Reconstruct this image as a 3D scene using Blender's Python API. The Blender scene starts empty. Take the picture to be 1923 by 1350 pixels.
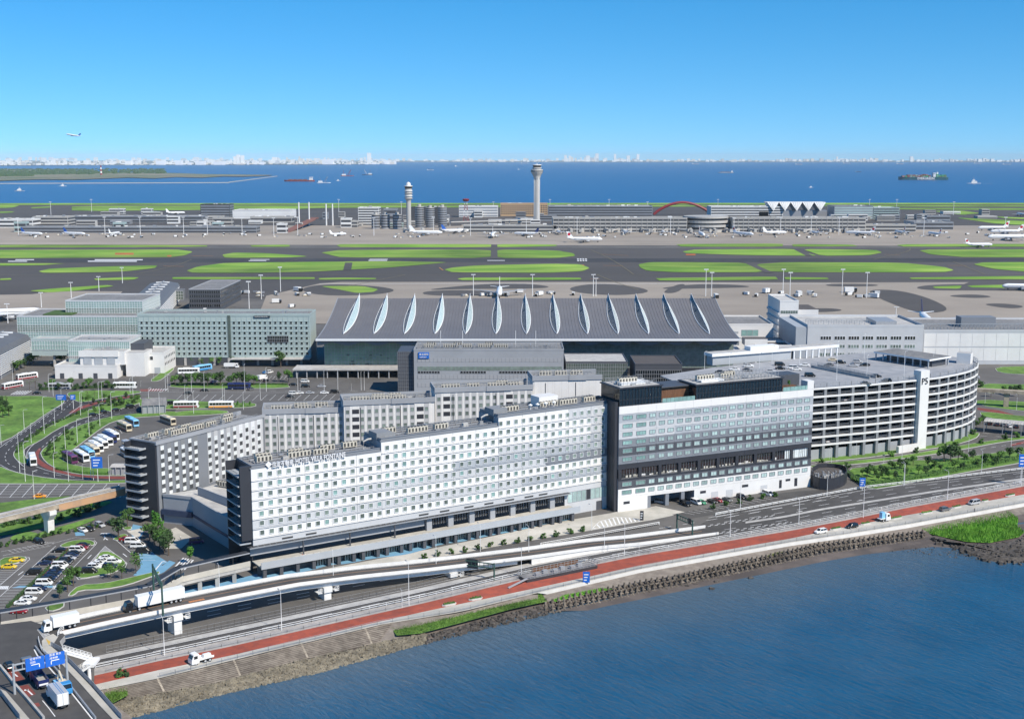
import bpy, math, random
from mathutils import Vector, Matrix
R = math.radians
sc = bpy.context.scene
COL = sc.collection
# ---------------------------------------------------------------- camera, sky, sun, exposure
F, CAMH, CX, CY = 2350.0, 127.0, 961.5, 675.0
TH = math.atan((CY - 297.0) / F)
SN, CS = math.sin(TH), math.cos(TH)
cam = bpy.data.cameras.new('camera')
camo = bpy.data.objects.new('camera', cam)
COL.objects.link(camo)
camo.location = (0, 0, CAMH)
camo.rotation_euler = (R(90) - TH, 0, 0)
cam.sensor_width = 36.0
cam.lens = 36.0 * F / 1923.0
cam.clip_start, cam.clip_end = 1.0, 200000.0
sc.camera = camo
SUN_AZ, SUN_EL = 42.0, 45.0            # azimuth from +x towards -y
sd = Vector((math.cos(R(SUN_AZ)) * math.cos(R(SUN_EL)), -math.sin(R(SUN_AZ)) * math.cos(R(SUN_EL)), math.sin(R(SUN_EL))))
w = bpy.data.worlds.new('World')
sc.world = w
w.use_nodes = True
nt = w.node_tree
bg = nt.nodes['Background']
sky = nt.nodes.new('ShaderNodeTexSky')
sky.sky_type = 'NISHITA'
sky.sun_disc = False
sky.sun_elevation = R(SUN_EL)
sky.sun_rotation = R(90 + SUN_AZ)
sky.altitude = 0
sky.air_density = 0.9
sky.dust_density = 0.0
sky.ozone_density = 6.5
hsv = nt.nodes.new('ShaderNodeHueSaturation')
hsv.inputs['Saturation'].default_value = 1.3
hsv.inputs['Hue'].default_value = .493
tcw = nt.nodes.new('ShaderNodeTexCoord')              # the whole dome raised a little: clear air, no yellow horizon band
vaw = nt.nodes.new('ShaderNodeVectorMath')
vaw.inputs[1].default_value = (0, 0, .08)
nmw = nt.nodes.new('ShaderNodeVectorMath')
nmw.operation = 'NORMALIZE'
nt.links.new(tcw.outputs['Generated'], vaw.inputs[0])
nt.links.new(vaw.outputs[0], nmw.inputs[0])
nt.links.new(nmw.outputs[0], sky.inputs[0])
nt.links.new(sky.outputs[0], hsv.inputs['Color'])
nt.links.new(hsv.outputs[0], bg.inputs['Color'])
bg.inputs['Strength'].default_value = 0.128
sl = bpy.data.lights.new('sun', 'SUN')
sl.energy = 5.0
sl.angle = R(0.5)
sl.color = (1, .925, .80)
so = bpy.data.objects.new('sun', sl)
COL.objects.link(so)
so.rotation_euler = sd.to_track_quat('Z', 'Y').to_euler()
sc.view_settings.view_transform = 'Standard'
sc.view_settings.look = 'None'
sc.view_settings.gamma = 1
sc.view_settings.use_curve_mapping = False
sc.view_settings.exposure = 0.24
sc.cycles.max_bounces = 6
sc.cycles.volume_bounces = 0
sc.cycles.use_denoising = True
# ---------------------------------------------------------------- helpers
def P(px, py, z=0.0):                    # point of the level z that the photograph shows at pixel (px, py)
    u = (px - CX) / F
    v = (CY - py) / F
    t = (CAMH - z) / (SN - v * CS)
    return (u * t, (CS + v * SN) * t)
def ZT(x, y, py):                        # height over (x, y) seen at row py
    v = (CY - py) / F
    return CAMH + y * (v * CS - SN) / (CS + v * SN)
def PX(x, y, z):
    d = y * CS - (z - CAMH) * SN
    return CX + F * x / d, CY - F * (y * SN + (z - CAMH) * CS) / d
def rnd(a, b): return random.uniform(a, b)
def lerp(a, b, t): return a + (b - a) * t
def dist(a, b): return math.hypot(b[0] - a[0], b[1] - a[1])
def ang(a, b): return math.atan2(b[1] - a[1], b[0] - a[0])

MATS = {}
def mt(k, c=None, r=.7, v=.12, s=.3, metal=0, bump=0, orand=0, c2=None, st=(1, 1, 1), sp=.5, thr=(.42, .6), trans=0, detail=5, emit=0):
    if k in MATS: return MATS[k]
    m = bpy.data.materials.new(k)
    m.use_nodes = True
    n, l = m.node_tree.nodes, m.node_tree.links
    b = n['Principled BSDF']
    b.inputs['Roughness'].default_value = r
    b.inputs['Metallic'].default_value = metal
    b.inputs['Specular IOR Level'].default_value = sp
    geo = n.new('ShaderNodeNewGeometry')
    mp = n.new('ShaderNodeMapping')
    mp.inputs['Scale'].default_value = st
    l.new(geo.outputs['Position'], mp.inputs['Vector'])
    no = n.new('ShaderNodeTexNoise')
    no.inputs['Scale'].default_value = s
    no.inputs['Detail'].default_value = detail
    no.inputs['Roughness'].default_value = .62
    l.new(mp.outputs[0], no.inputs['Vector'])
    rp = n.new('ShaderNodeMapRange')
    if c2:
        rp.inputs[1].default_value, rp.inputs[2].default_value = thr
    else:
        rp.inputs[1].default_value, rp.inputs[2].default_value = .3, .7
    l.new(no.outputs['Fac'], rp.inputs[0])
    mx = n.new('ShaderNodeMix')
    mx.data_type = 'RGBA'
    a = [min(1, x * (1 - v)) for x in c]
    d = list(c2) if c2 else [min(1, x * (1 + v)) for x in c]
    if c2: a = list(c)
    mx.inputs[6].default_value = a + [1]
    mx.inputs[7].default_value = d + [1]
    l.new(rp.outputs[0], mx.inputs[0])
    out = mx.outputs[2]
    if c2 and v:                          # a second, broad variation over both tones
        n2 = n.new('ShaderNodeTexNoise')
        n2.inputs['Scale'].default_value = s * .17
        n2.inputs['Detail'].default_value = 3
        l.new(geo.outputs['Position'], n2.inputs['Vector'])
        r2 = n.new('ShaderNodeMapRange')
        r2.inputs[1].default_value, r2.inputs[2].default_value = .3, .7
        r2.inputs[3].default_value, r2.inputs[4].default_value = 1 - v, 1 + v
        l.new(n2.outputs['Fac'], r2.inputs[0])
        h2 = n.new('ShaderNodeHueSaturation')
        l.new(out, h2.inputs['Color'])
        l.new(r2.outputs[0], h2.inputs['Value'])
        out = h2.outputs[0]
    if orand:
        oi = n.new('ShaderNodeObjectInfo')
        r3 = n.new('ShaderNodeMapRange')
        r3.inputs[3].default_value, r3.inputs[4].default_value = 1 - orand, 1 + orand
        l.new(oi.outputs['Random'], r3.inputs[0])
        h = n.new('ShaderNodeHueSaturation')
        l.new(out, h.inputs['Color'])
        l.new(r3.outputs[0], h.inputs['Value'])
        out = h.outputs[0]
    l.new(out, b.inputs['Base Color'])
    if bump:
        bp = n.new('ShaderNodeBump')
        bp.inputs['Strength'].default_value = bump
        bp.inputs['Distance'].default_value = .3
        l.new(no.outputs['Fac'], bp.inputs['Height'])
        l.new(bp.outputs[0], b.inputs['Normal'])
    if trans: b.inputs['Transmission Weight'].default_value = trans
    if emit:
        b.inputs['Emission Color'].default_value = list(c) + [1]
        b.inputs['Emission Strength'].default_value = emit
    MATS[k] = m
    return m

class MB:
    def __init__(s): s.v, s.f, s.m = [], [], []
    def face(s, pts, mi=0):
        i = len(s.v)
        s.v.extend(pts)
        s.f.append(tuple(range(i, i + len(pts))))
        s.m.append(mi)
    def raw(s, vs, fs, mi=0):
        i = len(s.v)
        s.v.extend(vs)
        for f in fs:
            s.f.append(tuple(i + k for k in f))
            s.m.append(mi)
    def box(s, x0, y0, z0, x1, y1, z1, mi=0, top=None):
        v = [(x0, y0, z0), (x1, y0, z0), (x1, y1, z0), (x0, y1, z0), (x0, y0, z1), (x1, y0, z1), (x1, y1, z1), (x0, y1, z1)]
        s.raw(v, [(3, 2, 1, 0), (0, 1, 5, 4), (1, 2, 6, 5), (2, 3, 7, 6), (3, 0, 4, 7)], mi)
        s.raw(v[4:], [(0, 1, 2, 3)], mi if top is None else top)
        return s
    def prism(s, poly, z0, z1, mi=0, top=None, bottom=False):
        k = len(poly)
        ar = sum(poly[i][0] * poly[(i + 1) % k][1] - poly[(i + 1) % k][0] * poly[i][1] for i in range(k))
        if ar < 0: poly = poly[::-1]
        i0 = [(x, y, z0) for x, y in poly]
        i1 = [(x, y, z1) for x, y in poly]
        s.raw(i0 + i1, [(i, (i + 1) % k, k + (i + 1) % k, k + i) for i in range(k)], mi)
        s.face(i1, mi if top is None else top)
        if bottom: s.face(i0[::-1], mi)
        return s
    def bar(s, p, q, wd, z0, z1, mi=0, z2=None, z3=None, top=None):   # box along a ground line; z2,z3 at the far end
        dx, dy = q[0] - p[0], q[1] - p[1]
        L = math.hypot(dx, dy) or 1
        nx, ny = -dy / L * wd / 2, dx / L * wd / 2
        a = z0 if z2 is None else z2
        b = z1 if z3 is None else z3
        v = [(p[0] - nx, p[1] - ny, z0), (q[0] - nx, q[1] - ny, a), (q[0] + nx, q[1] + ny, a), (p[0] + nx, p[1] + ny, z0),
             (p[0] - nx, p[1] - ny, z1), (q[0] - nx, q[1] - ny, b), (q[0] + nx, q[1] + ny, b), (p[0] + nx, p[1] + ny, z1)]
        s.raw(v, [(3, 2, 1, 0), (0, 1, 5, 4), (1, 2, 6, 5), (2, 3, 7, 6), (3, 0, 4, 7)], mi)
        s.raw(v[4:], [(0, 1, 2, 3)], mi if top is None else top)
        return s
    def rings(s, pts, mi=0, cap=True, closed=True):                  # list of rings, each a list of the same number of points
        k = len(pts[0])
        vs = [p for r_ in pts for p in r_]
        fs = []
        for j in range(len(pts) - 1):
            for i in range(k if closed else k - 1):
                fs.append((j * k + i, j * k + (i + 1) % k, (j + 1) * k + (i + 1) % k, (j + 1) * k + i))
        s.raw(vs, fs, mi)
        if cap:
            s.face(pts[0][::-1], mi)
            s.face(pts[-1], mi)
        return s
    def cyl(s, x, y, prof, n=12, mi=0):                               # prof: (r, z) from the bottom up
        s.rings([[(x + r_ * math.cos(6.2832 * i / n), y + r_ * math.sin(6.2832 * i / n), z) for i in range(n)] for r_, z in prof], mi)
        return s
    def tube(s, pts, r_, n=5, mi=0):
        rs = []
        for j, p in enumerate(pts):
            a = Vector(pts[max(0, j - 1)])
            b = Vector(pts[min(len(pts) - 1, j + 1)])
            d = (b - a).normalized()
            u = d.orthogonal().normalized()
            if abs(d.z) < .95: u = d.cross(Vector((0, 0, 1))).normalized()
            q = d.cross(u)
            rr = r_[j] if isinstance(r_, (list, tuple)) else r_
            rs.append([tuple(Vector(p) + rr * (math.cos(6.2832 * i / n) * u + math.sin(6.2832 * i / n) * q)) for i in range(n)])
        s.rings(rs, mi)
        return s
    def add(s, o, M=None):                                            # another builder's geometry, moved by M
        i = len(s.v)
        s.v.extend([tuple(M @ Vector(p)) for p in o.v] if M else o.v)
        s.f.extend([tuple(i + k for k in f) for f in o.f])
        s.m.extend(o.m)
        return s
    def mesh(s, name, mats, smooth=False):
        me = bpy.data.meshes.new(name)
        me.from_pydata(s.v, [], s.f)
        if any(s.m): me.polygons.foreach_set('material_index', s.m)
        for k in (mats if isinstance(mats, (list, tuple)) else [mats]): me.materials.append(MATS[k] if isinstance(k, str) else k)
        if smooth: me.polygons.foreach_set('use_smooth', [True] * len(s.f))
        me.update()
        return me
    def obj(s, name, mats, parent=None, smooth=False):
        return link(name, s.mesh(name, mats, smooth), parent)

KID = {}
def link(name, data, parent=None, loc=None, rz=0):
    o = bpy.data.objects.new(name, data)
    COL.objects.link(o)
    if parent is not None:
        o.parent = parent
        KID.setdefault(parent.name, []).append(o)
    if loc is not None: o.location = loc
    if rz: o.rotation_euler.z = rz
    return o
def tag(o, label=None, cat=None, group=None, kind=None):
    if label: o['label'] = label
    if cat: o['category'] = cat
    if group: o['group'] = group
    if kind: o['kind'] = kind
    return o
def T(name, label, cat, loc=(0, 0, 0), rz=0, group=None):             # a thing: an Empty at its base
    o = link(name, None, None, loc if len(loc) == 3 else (loc[0], loc[1], 0), rz)
    o.empty_display_size = .5
    return tag(o, label, cat, group)
def dup(o, loc=None, rz=None, label=None, parent=None, sub=None):
    c = o.copy()
    COL.objects.link(c)
    if parent is not None:
        c.parent = parent
        KID.setdefault(parent.name, []).append(c)
    if loc is not None: c.location = loc if len(loc) == 3 else (loc[0], loc[1], 0)
    if rz is not None: c.rotation_euler.z = rz
    if label: c['label'] = label
    for ch in list(KID.get(o.name, [])): dup(ch, parent=c)
    return c
def setmat(o, m, slot=0):
    s_ = o.material_slots[slot]
    s_.link = 'OBJECT'
    s_.material = MATS[m] if isinstance(m, str) else m
def pieces(parent, name, mesh, spots, limit=290, sub=None, subname=None):
    """alike pieces of one thing as parts sharing a mesh; spots are (x, y, z[, rz]) in the parent's space, nearest the camera first"""
    out = []
    for q in spots[:limit]:
        o = link(name, mesh, parent, q[:3], q[3] if len(q) > 3 else 0)
        if sub: link(subname, sub, o)
        out.append(o)
    rest = spots[limit:]
    if rest:
        mb = MB()
        for src in [mesh] + ([sub] if sub else []):
            off = 0 if src is mesh else len(mesh.materials)
            vs = [v.co.copy() for v in src.vertices]
            fs = [(tuple(p.vertices), p.material_index) for p in src.polygons]
            for q in rest:
                M = Matrix.Translation(q[:3]) @ Matrix.Rotation(q[3] if len(q) > 3 else 0, 4, 'Z')
                i = len(mb.v)
                mb.v.extend([tuple(M @ v) for v in vs])
                for f, mi in fs:
                    mb.f.append(tuple(i + k for k in f))
                    mb.m.append(mi + off)
        o = mb.obj(name, list(mesh.materials) + (list(sub.materials) if sub else []), parent)
        tag(o, kind='stuff')
    return out
def chaikin(p, n=2, closed=True, k_=.25):
    for _ in range(n):
        q = []
        k = len(p)
        if not closed: q.append(p[0])
        for i in range(k if closed else k - 1):
            a, b = p[i], p[(i + 1) % k]
            q.append((a[0] * (1 - k_) + b[0] * k_, a[1] * (1 - k_) + b[1] * k_))
            q.append((a[0] * k_ + b[0] * (1 - k_), a[1] * k_ + b[1] * (1 - k_)))
        if not closed: q.append(p[-1])
        p = q
    return p
def W(pl, z=0): return [P(a[0], a[1], a[2] if len(a) > 2 else z) for a in pl]
def grow(p, d):                                                       # polygon pushed out by d metres
    k = len(p)
    ar = sum(p[i][0] * p[(i + 1) % k][1] - p[(i + 1) % k][0] * p[i][1] for i in range(k))
    sg = 1 if ar > 0 else -1
    o = []
    for i in range(k):
        a, b, c = p[i - 1], p[i], p[(i + 1) % k]
        t = Vector((c[0] - a[0], c[1] - a[1]))
        t = t.normalized() if t.length else Vector((1, 0))
        o.append((b[0] + sg * t.y * d, b[1] - sg * t.x * d))
    return o
def resample(p, n):
    ds = [0]
    for i in range(1, len(p)): ds.append(ds[-1] + math.dist(p[i - 1], p[i]))
    o, j = [], 0
    for k in range(n + 1):
        t = ds[-1] * k / n
        while j < len(p) - 2 and ds[j + 1] < t: j += 1
        f = (t - ds[j]) / ((ds[j + 1] - ds[j]) or 1)
        o.append(tuple(lerp(a, b, f) for a, b in zip(p[j], p[j + 1])))
    return o
def line_at(L, x):                                                    # row of a pixel polyline at column x (extended past its ends)
    for i in range(len(L) - 1):
        if x <= L[i + 1][0] or i == len(L) - 2:
            a, b = L[i], L[i + 1]
            return lerp(a[1], b[1], (x - a[0]) / (b[0] - a[0]))
def strip(mb, LA, zA, LB, zB, x0, x1, n=60, mi=0):                    # a sheet between two boundary lines traced along the shore
    a, b = [], []
    for k in range(n + 1):
        x = lerp(x0, x1, k / n)
        a.append(P(x, line_at(LA, x), zA) + (zA,))
        b.append(P(x, line_at(LB, x), zB) + (zB,))
    for k in range(n):
        mb.face([a[k], a[k + 1], b[k + 1], b[k]], mi)
def inside(p, poly):
    c = False
    k = len(poly)
    for i in range(k):
        a, b = poly[i], poly[i - 1]
        if (a[1] > p[1]) != (b[1] > p[1]) and p[0] < (b[0] - a[0]) * (p[1] - a[1]) / (b[1] - a[1]) + a[0]: c = not c
    return c
def sheet(mb, poly, z, mi=0): mb.face([(x, y, z) for x, y in poly], mi)
def dash(mb, pts, wd, z, on=0, off=0, mi=0, start=0):                 # painted line along world points, solid or dashed
    ds = [0]
    for i in range(1, len(pts)): ds.append(ds[-1] + dist(pts[i - 1], pts[i]))
    L = ds[-1]
    def at(t):
        for i in range(len(ds) - 1):
            if t <= ds[i + 1] or i == len(ds) - 2:
                f = (t - ds[i]) / ((ds[i + 1] - ds[i]) or 1)
                return tuple(lerp(a, b, f) for a, b in zip(pts[i], pts[i + 1]))
    segs = []
    if on:
        t = start
        while t < L:
            segs.append((t, min(L, t + on)))
            t += on + off
    else: segs = [(ds[i], ds[i + 1]) for i in range(len(ds) - 1)]
    for a, b in segs:
        p, q = at(a), at(b)
        l_ = dist(p, q)
        if l_ < .01: continue
        nx, ny = -(q[1] - p[1]) / l_ * wd / 2, (q[0] - p[0]) / l_ * wd / 2
        za = p[2] + z if len(p) > 2 else z
        zb = q[2] + z if len(q) > 2 else z
        mb.face([(p[0] - nx, p[1] - ny, za), (q[0] - nx, q[1] - ny, zb), (q[0] + nx, q[1] + ny, zb), (p[0] + nx, p[1] + ny, za)], mi)
def text_mesh(body, size, mat, depth=.12, bold=.0):
    c = bpy.data.curves.new('lettering', 'FONT')
    c.body = body
    c.size = size
    c.extrude = depth / 2
    c.offset = bold
    c.resolution_u = 2
    o = bpy.data.objects.new('lettering', c)
    COL.objects.link(o)
    dg = bpy.context.evaluated_depsgraph_get()
    me = bpy.data.meshes.new_from_object(o.evaluated_get(dg))
    bpy.data.objects.remove(o)
    me.materials.clear()
    me.materials.append(MATS[mat])
    return me
ON = 'first second third fourth fifth sixth seventh eighth ninth tenth eleventh twelfth thirteenth fourteenth fifteenth sixteenth seventeenth eighteenth nineteenth'.split()
TENS = {2: 'twent', 3: 'thirt', 4: 'fort', 5: 'fift'}
NTH = [ON[i] if i < 19 else (TENS[(i + 1) // 10] + ('ieth' if (i + 1) % 10 == 0 else 'y-' + ON[(i + 1) % 10 - 1])) for i in range(59)]
# ---------------------------------------------------------------- materials
mt('asphalt', (.10, .094, .088), .9, .24, .12, c2=(.125, .118, .112), thr=(.35, .7))
mt('asphalt_dark', (.036, .034, .034), .9, .2, .06, c2=(.05, .05, .054), thr=(.35, .7))
mt('asphalt_new', (.06, .057, .056), .9, .2, .18, c2=(.082, .078, .075), thr=(.35, .65))
mt('taxiway', (.055, .05, .046), .92, .22, .004, c2=(.09, .082, .078), thr=(.3, .7), st=(.35, 1, 1))
mt('apron', (.25, .215, .18), .92, .14, .012, c2=(.34, .295, .245), thr=(.3, .7), st=(.5, 1, 1))
mt('concrete', (.36, .35, .34), .85, .12, .35, c2=(.44, .43, .41))
mt('concrete_light', (.5, .485, .46), .8, .1, .3)
mt('concrete_old', (.30, .25, .19), .9, .2, .4, c2=(.42, .36, .28))
mt('paint_white', (.72, .72, .72), .6, .1, 1.5)
mt('paint_orange', (.5, .22, .06), .6, .15, .4)
mt('grass', (.06, .145, .018), .95, .35, .4, c2=(.15, .26, .045), thr=(.3, .7))
mt('grass_far', (.12, .25, .018), .95, .35, .03, c2=(.27, .38, .06), thr=(.4, .7), st=(.3, 1, 1))
mt('grass_dry', (.16, .17, .05), .95, .2, .01, c2=(.22, .25, .07), st=(.3, 1, 1))
mt('reed', (.09, .26, .02), .95, .3, .6, c2=(.17, .36, .045))
mt('red_path', (.34, .072, .04), .85, .18, .35, c2=(.25, .06, .04))
mt('red_lane', (.2, .05, .04), .85, .2, .3)
mt('blue_paint', (.15, .32, .46), .8, .1, .4)
mt('pave_grey', (.38, .355, .33), .85, .15, .5, c2=(.31, .29, .275))
mt('pave_beige', (.42, .40, .35), .88, .18, .22, c2=(.5, .47, .42), thr=(.4, .62))
mt('wall_white', (.68, .67, .65), .7, .08, .5)
mt('bank_stone', (.17, .14, .11), .95, .2, .5, c2=(.26, .22, .175))
mt('bank', (.19, .16, .135), .95, .15, .5, c2=(.25, .215, .18))
mt('mud', (.085, .07, .062), .8, .2, .12, c2=(.13, .105, .09))
mt('rock', (.15, .13, .095), .9, .25, .5, c2=(.25, .215, .155), thr=(.4, .62))
mt('rock_dark', (.05, .042, .036), .85, .25, .8, c2=(.11, .095, .08))
mt('soil', (.14, .11, .08), .95, .2, .3)
mt('kerb', (.5, .49, .47), .8, .1, .6)
# water
def water(k, c, bump, sc_, c2, dist_=.4, rough=.12):
    m = mt(k, c, rough, .0, .02, sp=.5)
    n, l = m.node_tree.nodes, m.node_tree.links
    b = n['Principled BSDF']
    geo = [q for q in n if q.type == 'NEW_GEOMETRY'][0]
    mp = n.new('ShaderNodeMapping')
    mp.vector_type = 'TEXTURE'
    mp.inputs['Rotation'].default_value = (0, 0, R(-52))
    mp.inputs['Scale'].default_value = (3.2, 1, 1)
    l.new(geo.outputs['Position'], mp.inputs['Vector'])
    a = n.new('ShaderNodeTexNoise')
    a.inputs['Scale'].default_value = sc_
    a.inputs['Detail'].default_value = 6
    a.inputs['Roughness'].default_value = .6
    a.inputs['Distortion'].default_value = .6
    l.new(mp.outputs[0], a.inputs['Vector'])
    bp = n.new('ShaderNodeBump')
    bp.inputs['Strength'].default_value = bump
    bp.inputs['Distance'].default_value = dist_
    l.new(a.outputs['Fac'], bp.inputs['Height'])
    l.new(bp.outputs[0], b.inputs['Normal'])
    mx = [q for q in n if q.type == 'MIX'][0]
    mx.inputs[6].default_value = list(c) + [1]
    mx.inputs[7].default_value = list(c2) + [1]
    b.inputs['IOR'].default_value = 1.33
    return m
water('sea_water', (.006, .055, .165), .4, .03, (.012, .085, .23), 1.5, .3)
wb_ = water('bay_water', (.008, .066, .14), 1.0, .22, (.014, .088, .175), .6, .1)
n, l = wb_.node_tree.nodes, wb_.node_tree.links                      # shallows: the bed shows through towards the shore
qa, qb = P(600, 1242, -2.4), P(1726, 1036, -2.4)
ln_ = dist(qa, qb)
nv = ((qb[1] - qa[1]) / ln_, -(qb[0] - qa[0]) / ln_)
vd = n.new('ShaderNodeVectorMath')
vd.operation = 'DOT_PRODUCT'
vd.inputs[1].default_value = (nv[0], nv[1], 0)
l.new([q for q in n if q.type == 'NEW_GEOMETRY'][0].outputs['Position'], vd.inputs[0])
mr = n.new('ShaderNodeMapRange')
mr.interpolation_type = 'SMOOTHSTEP'
d0_ = qa[0] * nv[0] + qa[1] * nv[1]
mr.inputs[1].default_value, mr.inputs[2].default_value = d0_ - 6, d0_ + 42
l.new(vd.outputs['Value'], mr.inputs[0])
bs = n['Principled BSDF']
mx2 = n.new('ShaderNodeMix')
mx2.data_type = 'RGBA'
mx2.inputs[6].default_value = (.06, .105, .15, 1)
l.new(mr.outputs[0], mx2.inputs[0])
l.new(bs.inputs['Base Color'].links[0].from_socket, mx2.inputs[7])
l.new(mx2.outputs[2], bs.inputs['Base Color'])
bg_ = [q for q in n if q.type == 'TEX_NOISE'][0]
bg_.inputs['Scale'].default_value = .035
rp_ = [q for q in n if q.type == 'TEX_NOISE'][1]
rp_.inputs['Scale'].default_value = .8
rp_.inputs['Detail'].default_value = 4
n2_ = n.new('ShaderNodeTexNoise')                                    # longer swell under the ripples
n2_.inputs['Scale'].default_value = .07
l.new(rp_.inputs['Vector'].links[0].from_socket, n2_.inputs['Vector'])
b2_ = n.new('ShaderNodeBump')
b2_.inputs['Distance'].default_value = 1.6
b2_.inputs['Strength'].default_value = .6
l.new(n2_.outputs['Fac'], b2_.inputs['Height'])
b1_ = [q for q in n if q.type == 'BUMP'][0]
l.new(b2_.outputs[0], b1_.inputs['Normal'])
b1_.inputs['Distance'].default_value = .5

# ---------------------------------------------------------------- shoreline traced in the photograph
RU = [(177, 1268), (300, 1240), (420, 1216), (800, 1131), (980, 1088), (1200, 1043), (1483, 996.5), (1584, 977.5), (1700, 954), (1923, 913)]      # red path, road side
RL = [(177, 1285), (300, 1257), (420, 1233), (800, 1147), (1000, 1105), (1200, 1062), (1483, 1011), (1584, 990), (1700, 967.5), (1923, 928)]    # red path, water side
PL = [(183, 1296), (300, 1272.5), (482, 1228), (716, 1172), (866, 1148), (1009, 1113), (1200, 1069), (1483, 1018.5), (1584, 1004), (1700, 985.5), (1923, 945)]  # promenade edge
WB = [(183, 1297), (300, 1273.5), (716, 1173), (1009, 1114), (1012, 1119), (1200, 1075.5), (1483, 1025), (1584, 1010.5), (1700, 992), (1923, 951)]  # foot of the white sea wall
BK = [(200, 1318), (404, 1282), (560, 1240), (742, 1199), (800, 1188), (962, 1143), (1027, 1131), (1200, 1094), (1538, 1023), (1726, 1000), (1923, 965)]  # foot of the bank
WL = [(225, 1352), (249, 1347), (420, 1302), (600, 1262), (806, 1205), (910, 1178), (1040, 1150), (1200, 1114), (1538, 1043), (1734, 1013), (1923, 985)]   # water's edge
SEA = -2.4
sea = MB()
sea.face([(-69000, -400, SEA), (69000, -400, SEA), (69000, 65000, SEA), (-69000, 65000, SEA)])
for i in range(0): pass
tag(sea.obj('sea', 'sea_water'), kind='structure')
bay = MB()
by = [(-400, 60), (-110, 240), P(225, 1348, SEA), P(600, 1225, SEA), P(1040, 1120, SEA), P(1734, 990, SEA), P(2100, 930, SEA), (900, 620), (900, -300), (-400, -300)]
sheet(bay, by, SEA + .05)
tag(bay.obj('bay_water', 'bay_water'), kind='structure')

# land: one sheet of asphalt reaching the far sea wall, its near edge along the promenade
edge = [P(x, line_at(PL, x)) for x in [183 + k * (1923 - 183) / 60 for k in range(61)]]
land = [(-30000, 300), (-330, 262), (-150, 258), P(183, 1296)] + edge + [P(2300, 882), P(2900, 800), (1400, 900), (30000, 900), (30000, 3620), (-30000, 3560)]
g = MB()
sheet(g, land, 0)
fe = [(30000, 3620), (-30000, 3560)]
g.face([(30000, 3620, 0), (-30000, 3560, 0), (-30000, 3570, SEA - .5), (30000, 3630, SEA - .5)])
tag(g.obj('ground', 'asphalt'), kind='structure')
low = MB()                                                             # ground under the bridge at the corner
sheet(low, [(-330, 263), (-330, 180), (-150, 180), P(150, 1420), P(249, 1350, -1), P(183, 1296)], -.6)
tag(low.obj('river_bank', 'bank'), kind='structure')

m = MB()
strip(m, RU, .05, RL, .05, 177, 2050, 80)
tag(m.obj('red_footpath', 'red_path'), kind='structure')
m = MB()
strip(m, RL, .04, PL, .04, 177, 2050, 80)
tag(m.obj('promenade', 'pave_beige'), kind='structure')
m = MB()                                                               # white face of the sea wall
strip(m, PL, .1, WB, -.9, 1010, 2050, 60)
tag(m.obj('sea_wall', 'concrete_light'), 'white concrete sea wall face below the promenade railing', 'sea wall')
m = MB()
strip(m, WB, -.05, BK, -1.6, 190, 1010, 60)
strip(m, WB, -.9, BK, -1.6, 1012, 2050, 60)
m.f and tag(m.obj('bank', 'bank'), kind='structure')
m = MB()
strip(m, BK, -1.62, WL, -2.6, 200, 2050, 90)
tag(m.obj('shore', 'mud'), kind='structure')
# steps of the sloping bank on the left, each course proud of the next
for k in range(9):
    m = MB()
    L1 = [(x, lerp(line_at(WB, x), line_at(BK, x), (k + .08) / 9)) for x in range(190, 741, 25)]
    L2 = [(x, lerp(line_at(WB, x), line_at(BK, x), (k + .9) / 9)) for x in range(190, 741, 25)]
    za, zb = lerp(-.05, -1.6, k / 9), lerp(-.05, -1.6, (k + .6) / 9)
    x1 = 735 - k * 3
    strip(m, L1, za + .1, L2, zb + .1, 196, x1, 30)
    strip(m, L2, zb + .1, [(x, y + .6) for x, y in L2], zb - .3, 196, x1, 30)
    tag(m.obj('bank_step', 'bank_stone'), kind='structure')
for x in (206, 300, 443, 570, 690):                                    # ribs across the steps
    m = MB()
    a = P(x - 4, line_at(WB, x - 4))
    b = P(x + 8, line_at(BK, x + 8), -1.6)
    m.bar(a, b, .5, -.5, .12, 0, -2, -1.35)
    tag(m.obj('bank_rib', 'concrete_old'), kind='structure')
# mud flat and shoals in front of the blocks
m = MB()
fl = [(1040, 1149), (1100, 1137), (1200, 1113), (1340, 1084), (1538, 1041), (1734, 1011), (1800, 1000), (1923, 985), (1923, 1062), (1877, 1060), (1839, 1052), (1801, 1037), (1726, 1033), (1576, 1050), (1420, 1086), (1350, 1102), (1200, 1128), (1110, 1146)]
fw = [P(x, y, SEA) for x, y in fl]
m.face([(p[0], p[1], (-2.0 if i < 8 else -2.40)) for i, p in enumerate(fw)])
tag(m.obj('mud_flat', 'mud'), kind='structure')

# ---------------------------------------------------------------- airfield
PZ = [0]
def patches(name, lst, z, mat, sm=1, kind='structure'):
    for pl in lst:
        PZ[0] += .003
        m = MB()
        sheet(m, chaikin(W(pl), sm, True, .12 if name == 'airfield_grass' else .25) if sm else W(pl), z + PZ[0])
        tag(m.obj(name, mat), kind=kind)
m = MB()
sheet(m, W([(-600, 466), (2500, 466), (2500, 557), (2000, 560), (-600, 560)]), .1)
sheet(m, W([(-900, 382.5), (2900, 382.5), (2900, 432), (-900, 432)]), .1)
tag(m.obj('taxiway', 'taxiway'), kind='structure')
patches('apron', [[(-500, 424), (2500, 424), (2500, 462), (1600, 462), (1000, 461), (-500, 459)]], .2, 'apron', 0)
patches('apron', [[(500, 556), (600, 533), (640, 530), (1100, 530), (1560, 531), (1820, 530.5), (1800, 538), (1923, 545), (2400, 545), (2400, 640), (1400, 625), (480, 606)],
                  [(-300, 560), (60, 553), (110, 547), (230, 548), (205, 575), (130, 590), (-300, 600)]], .25, 'apron', 0)
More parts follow.
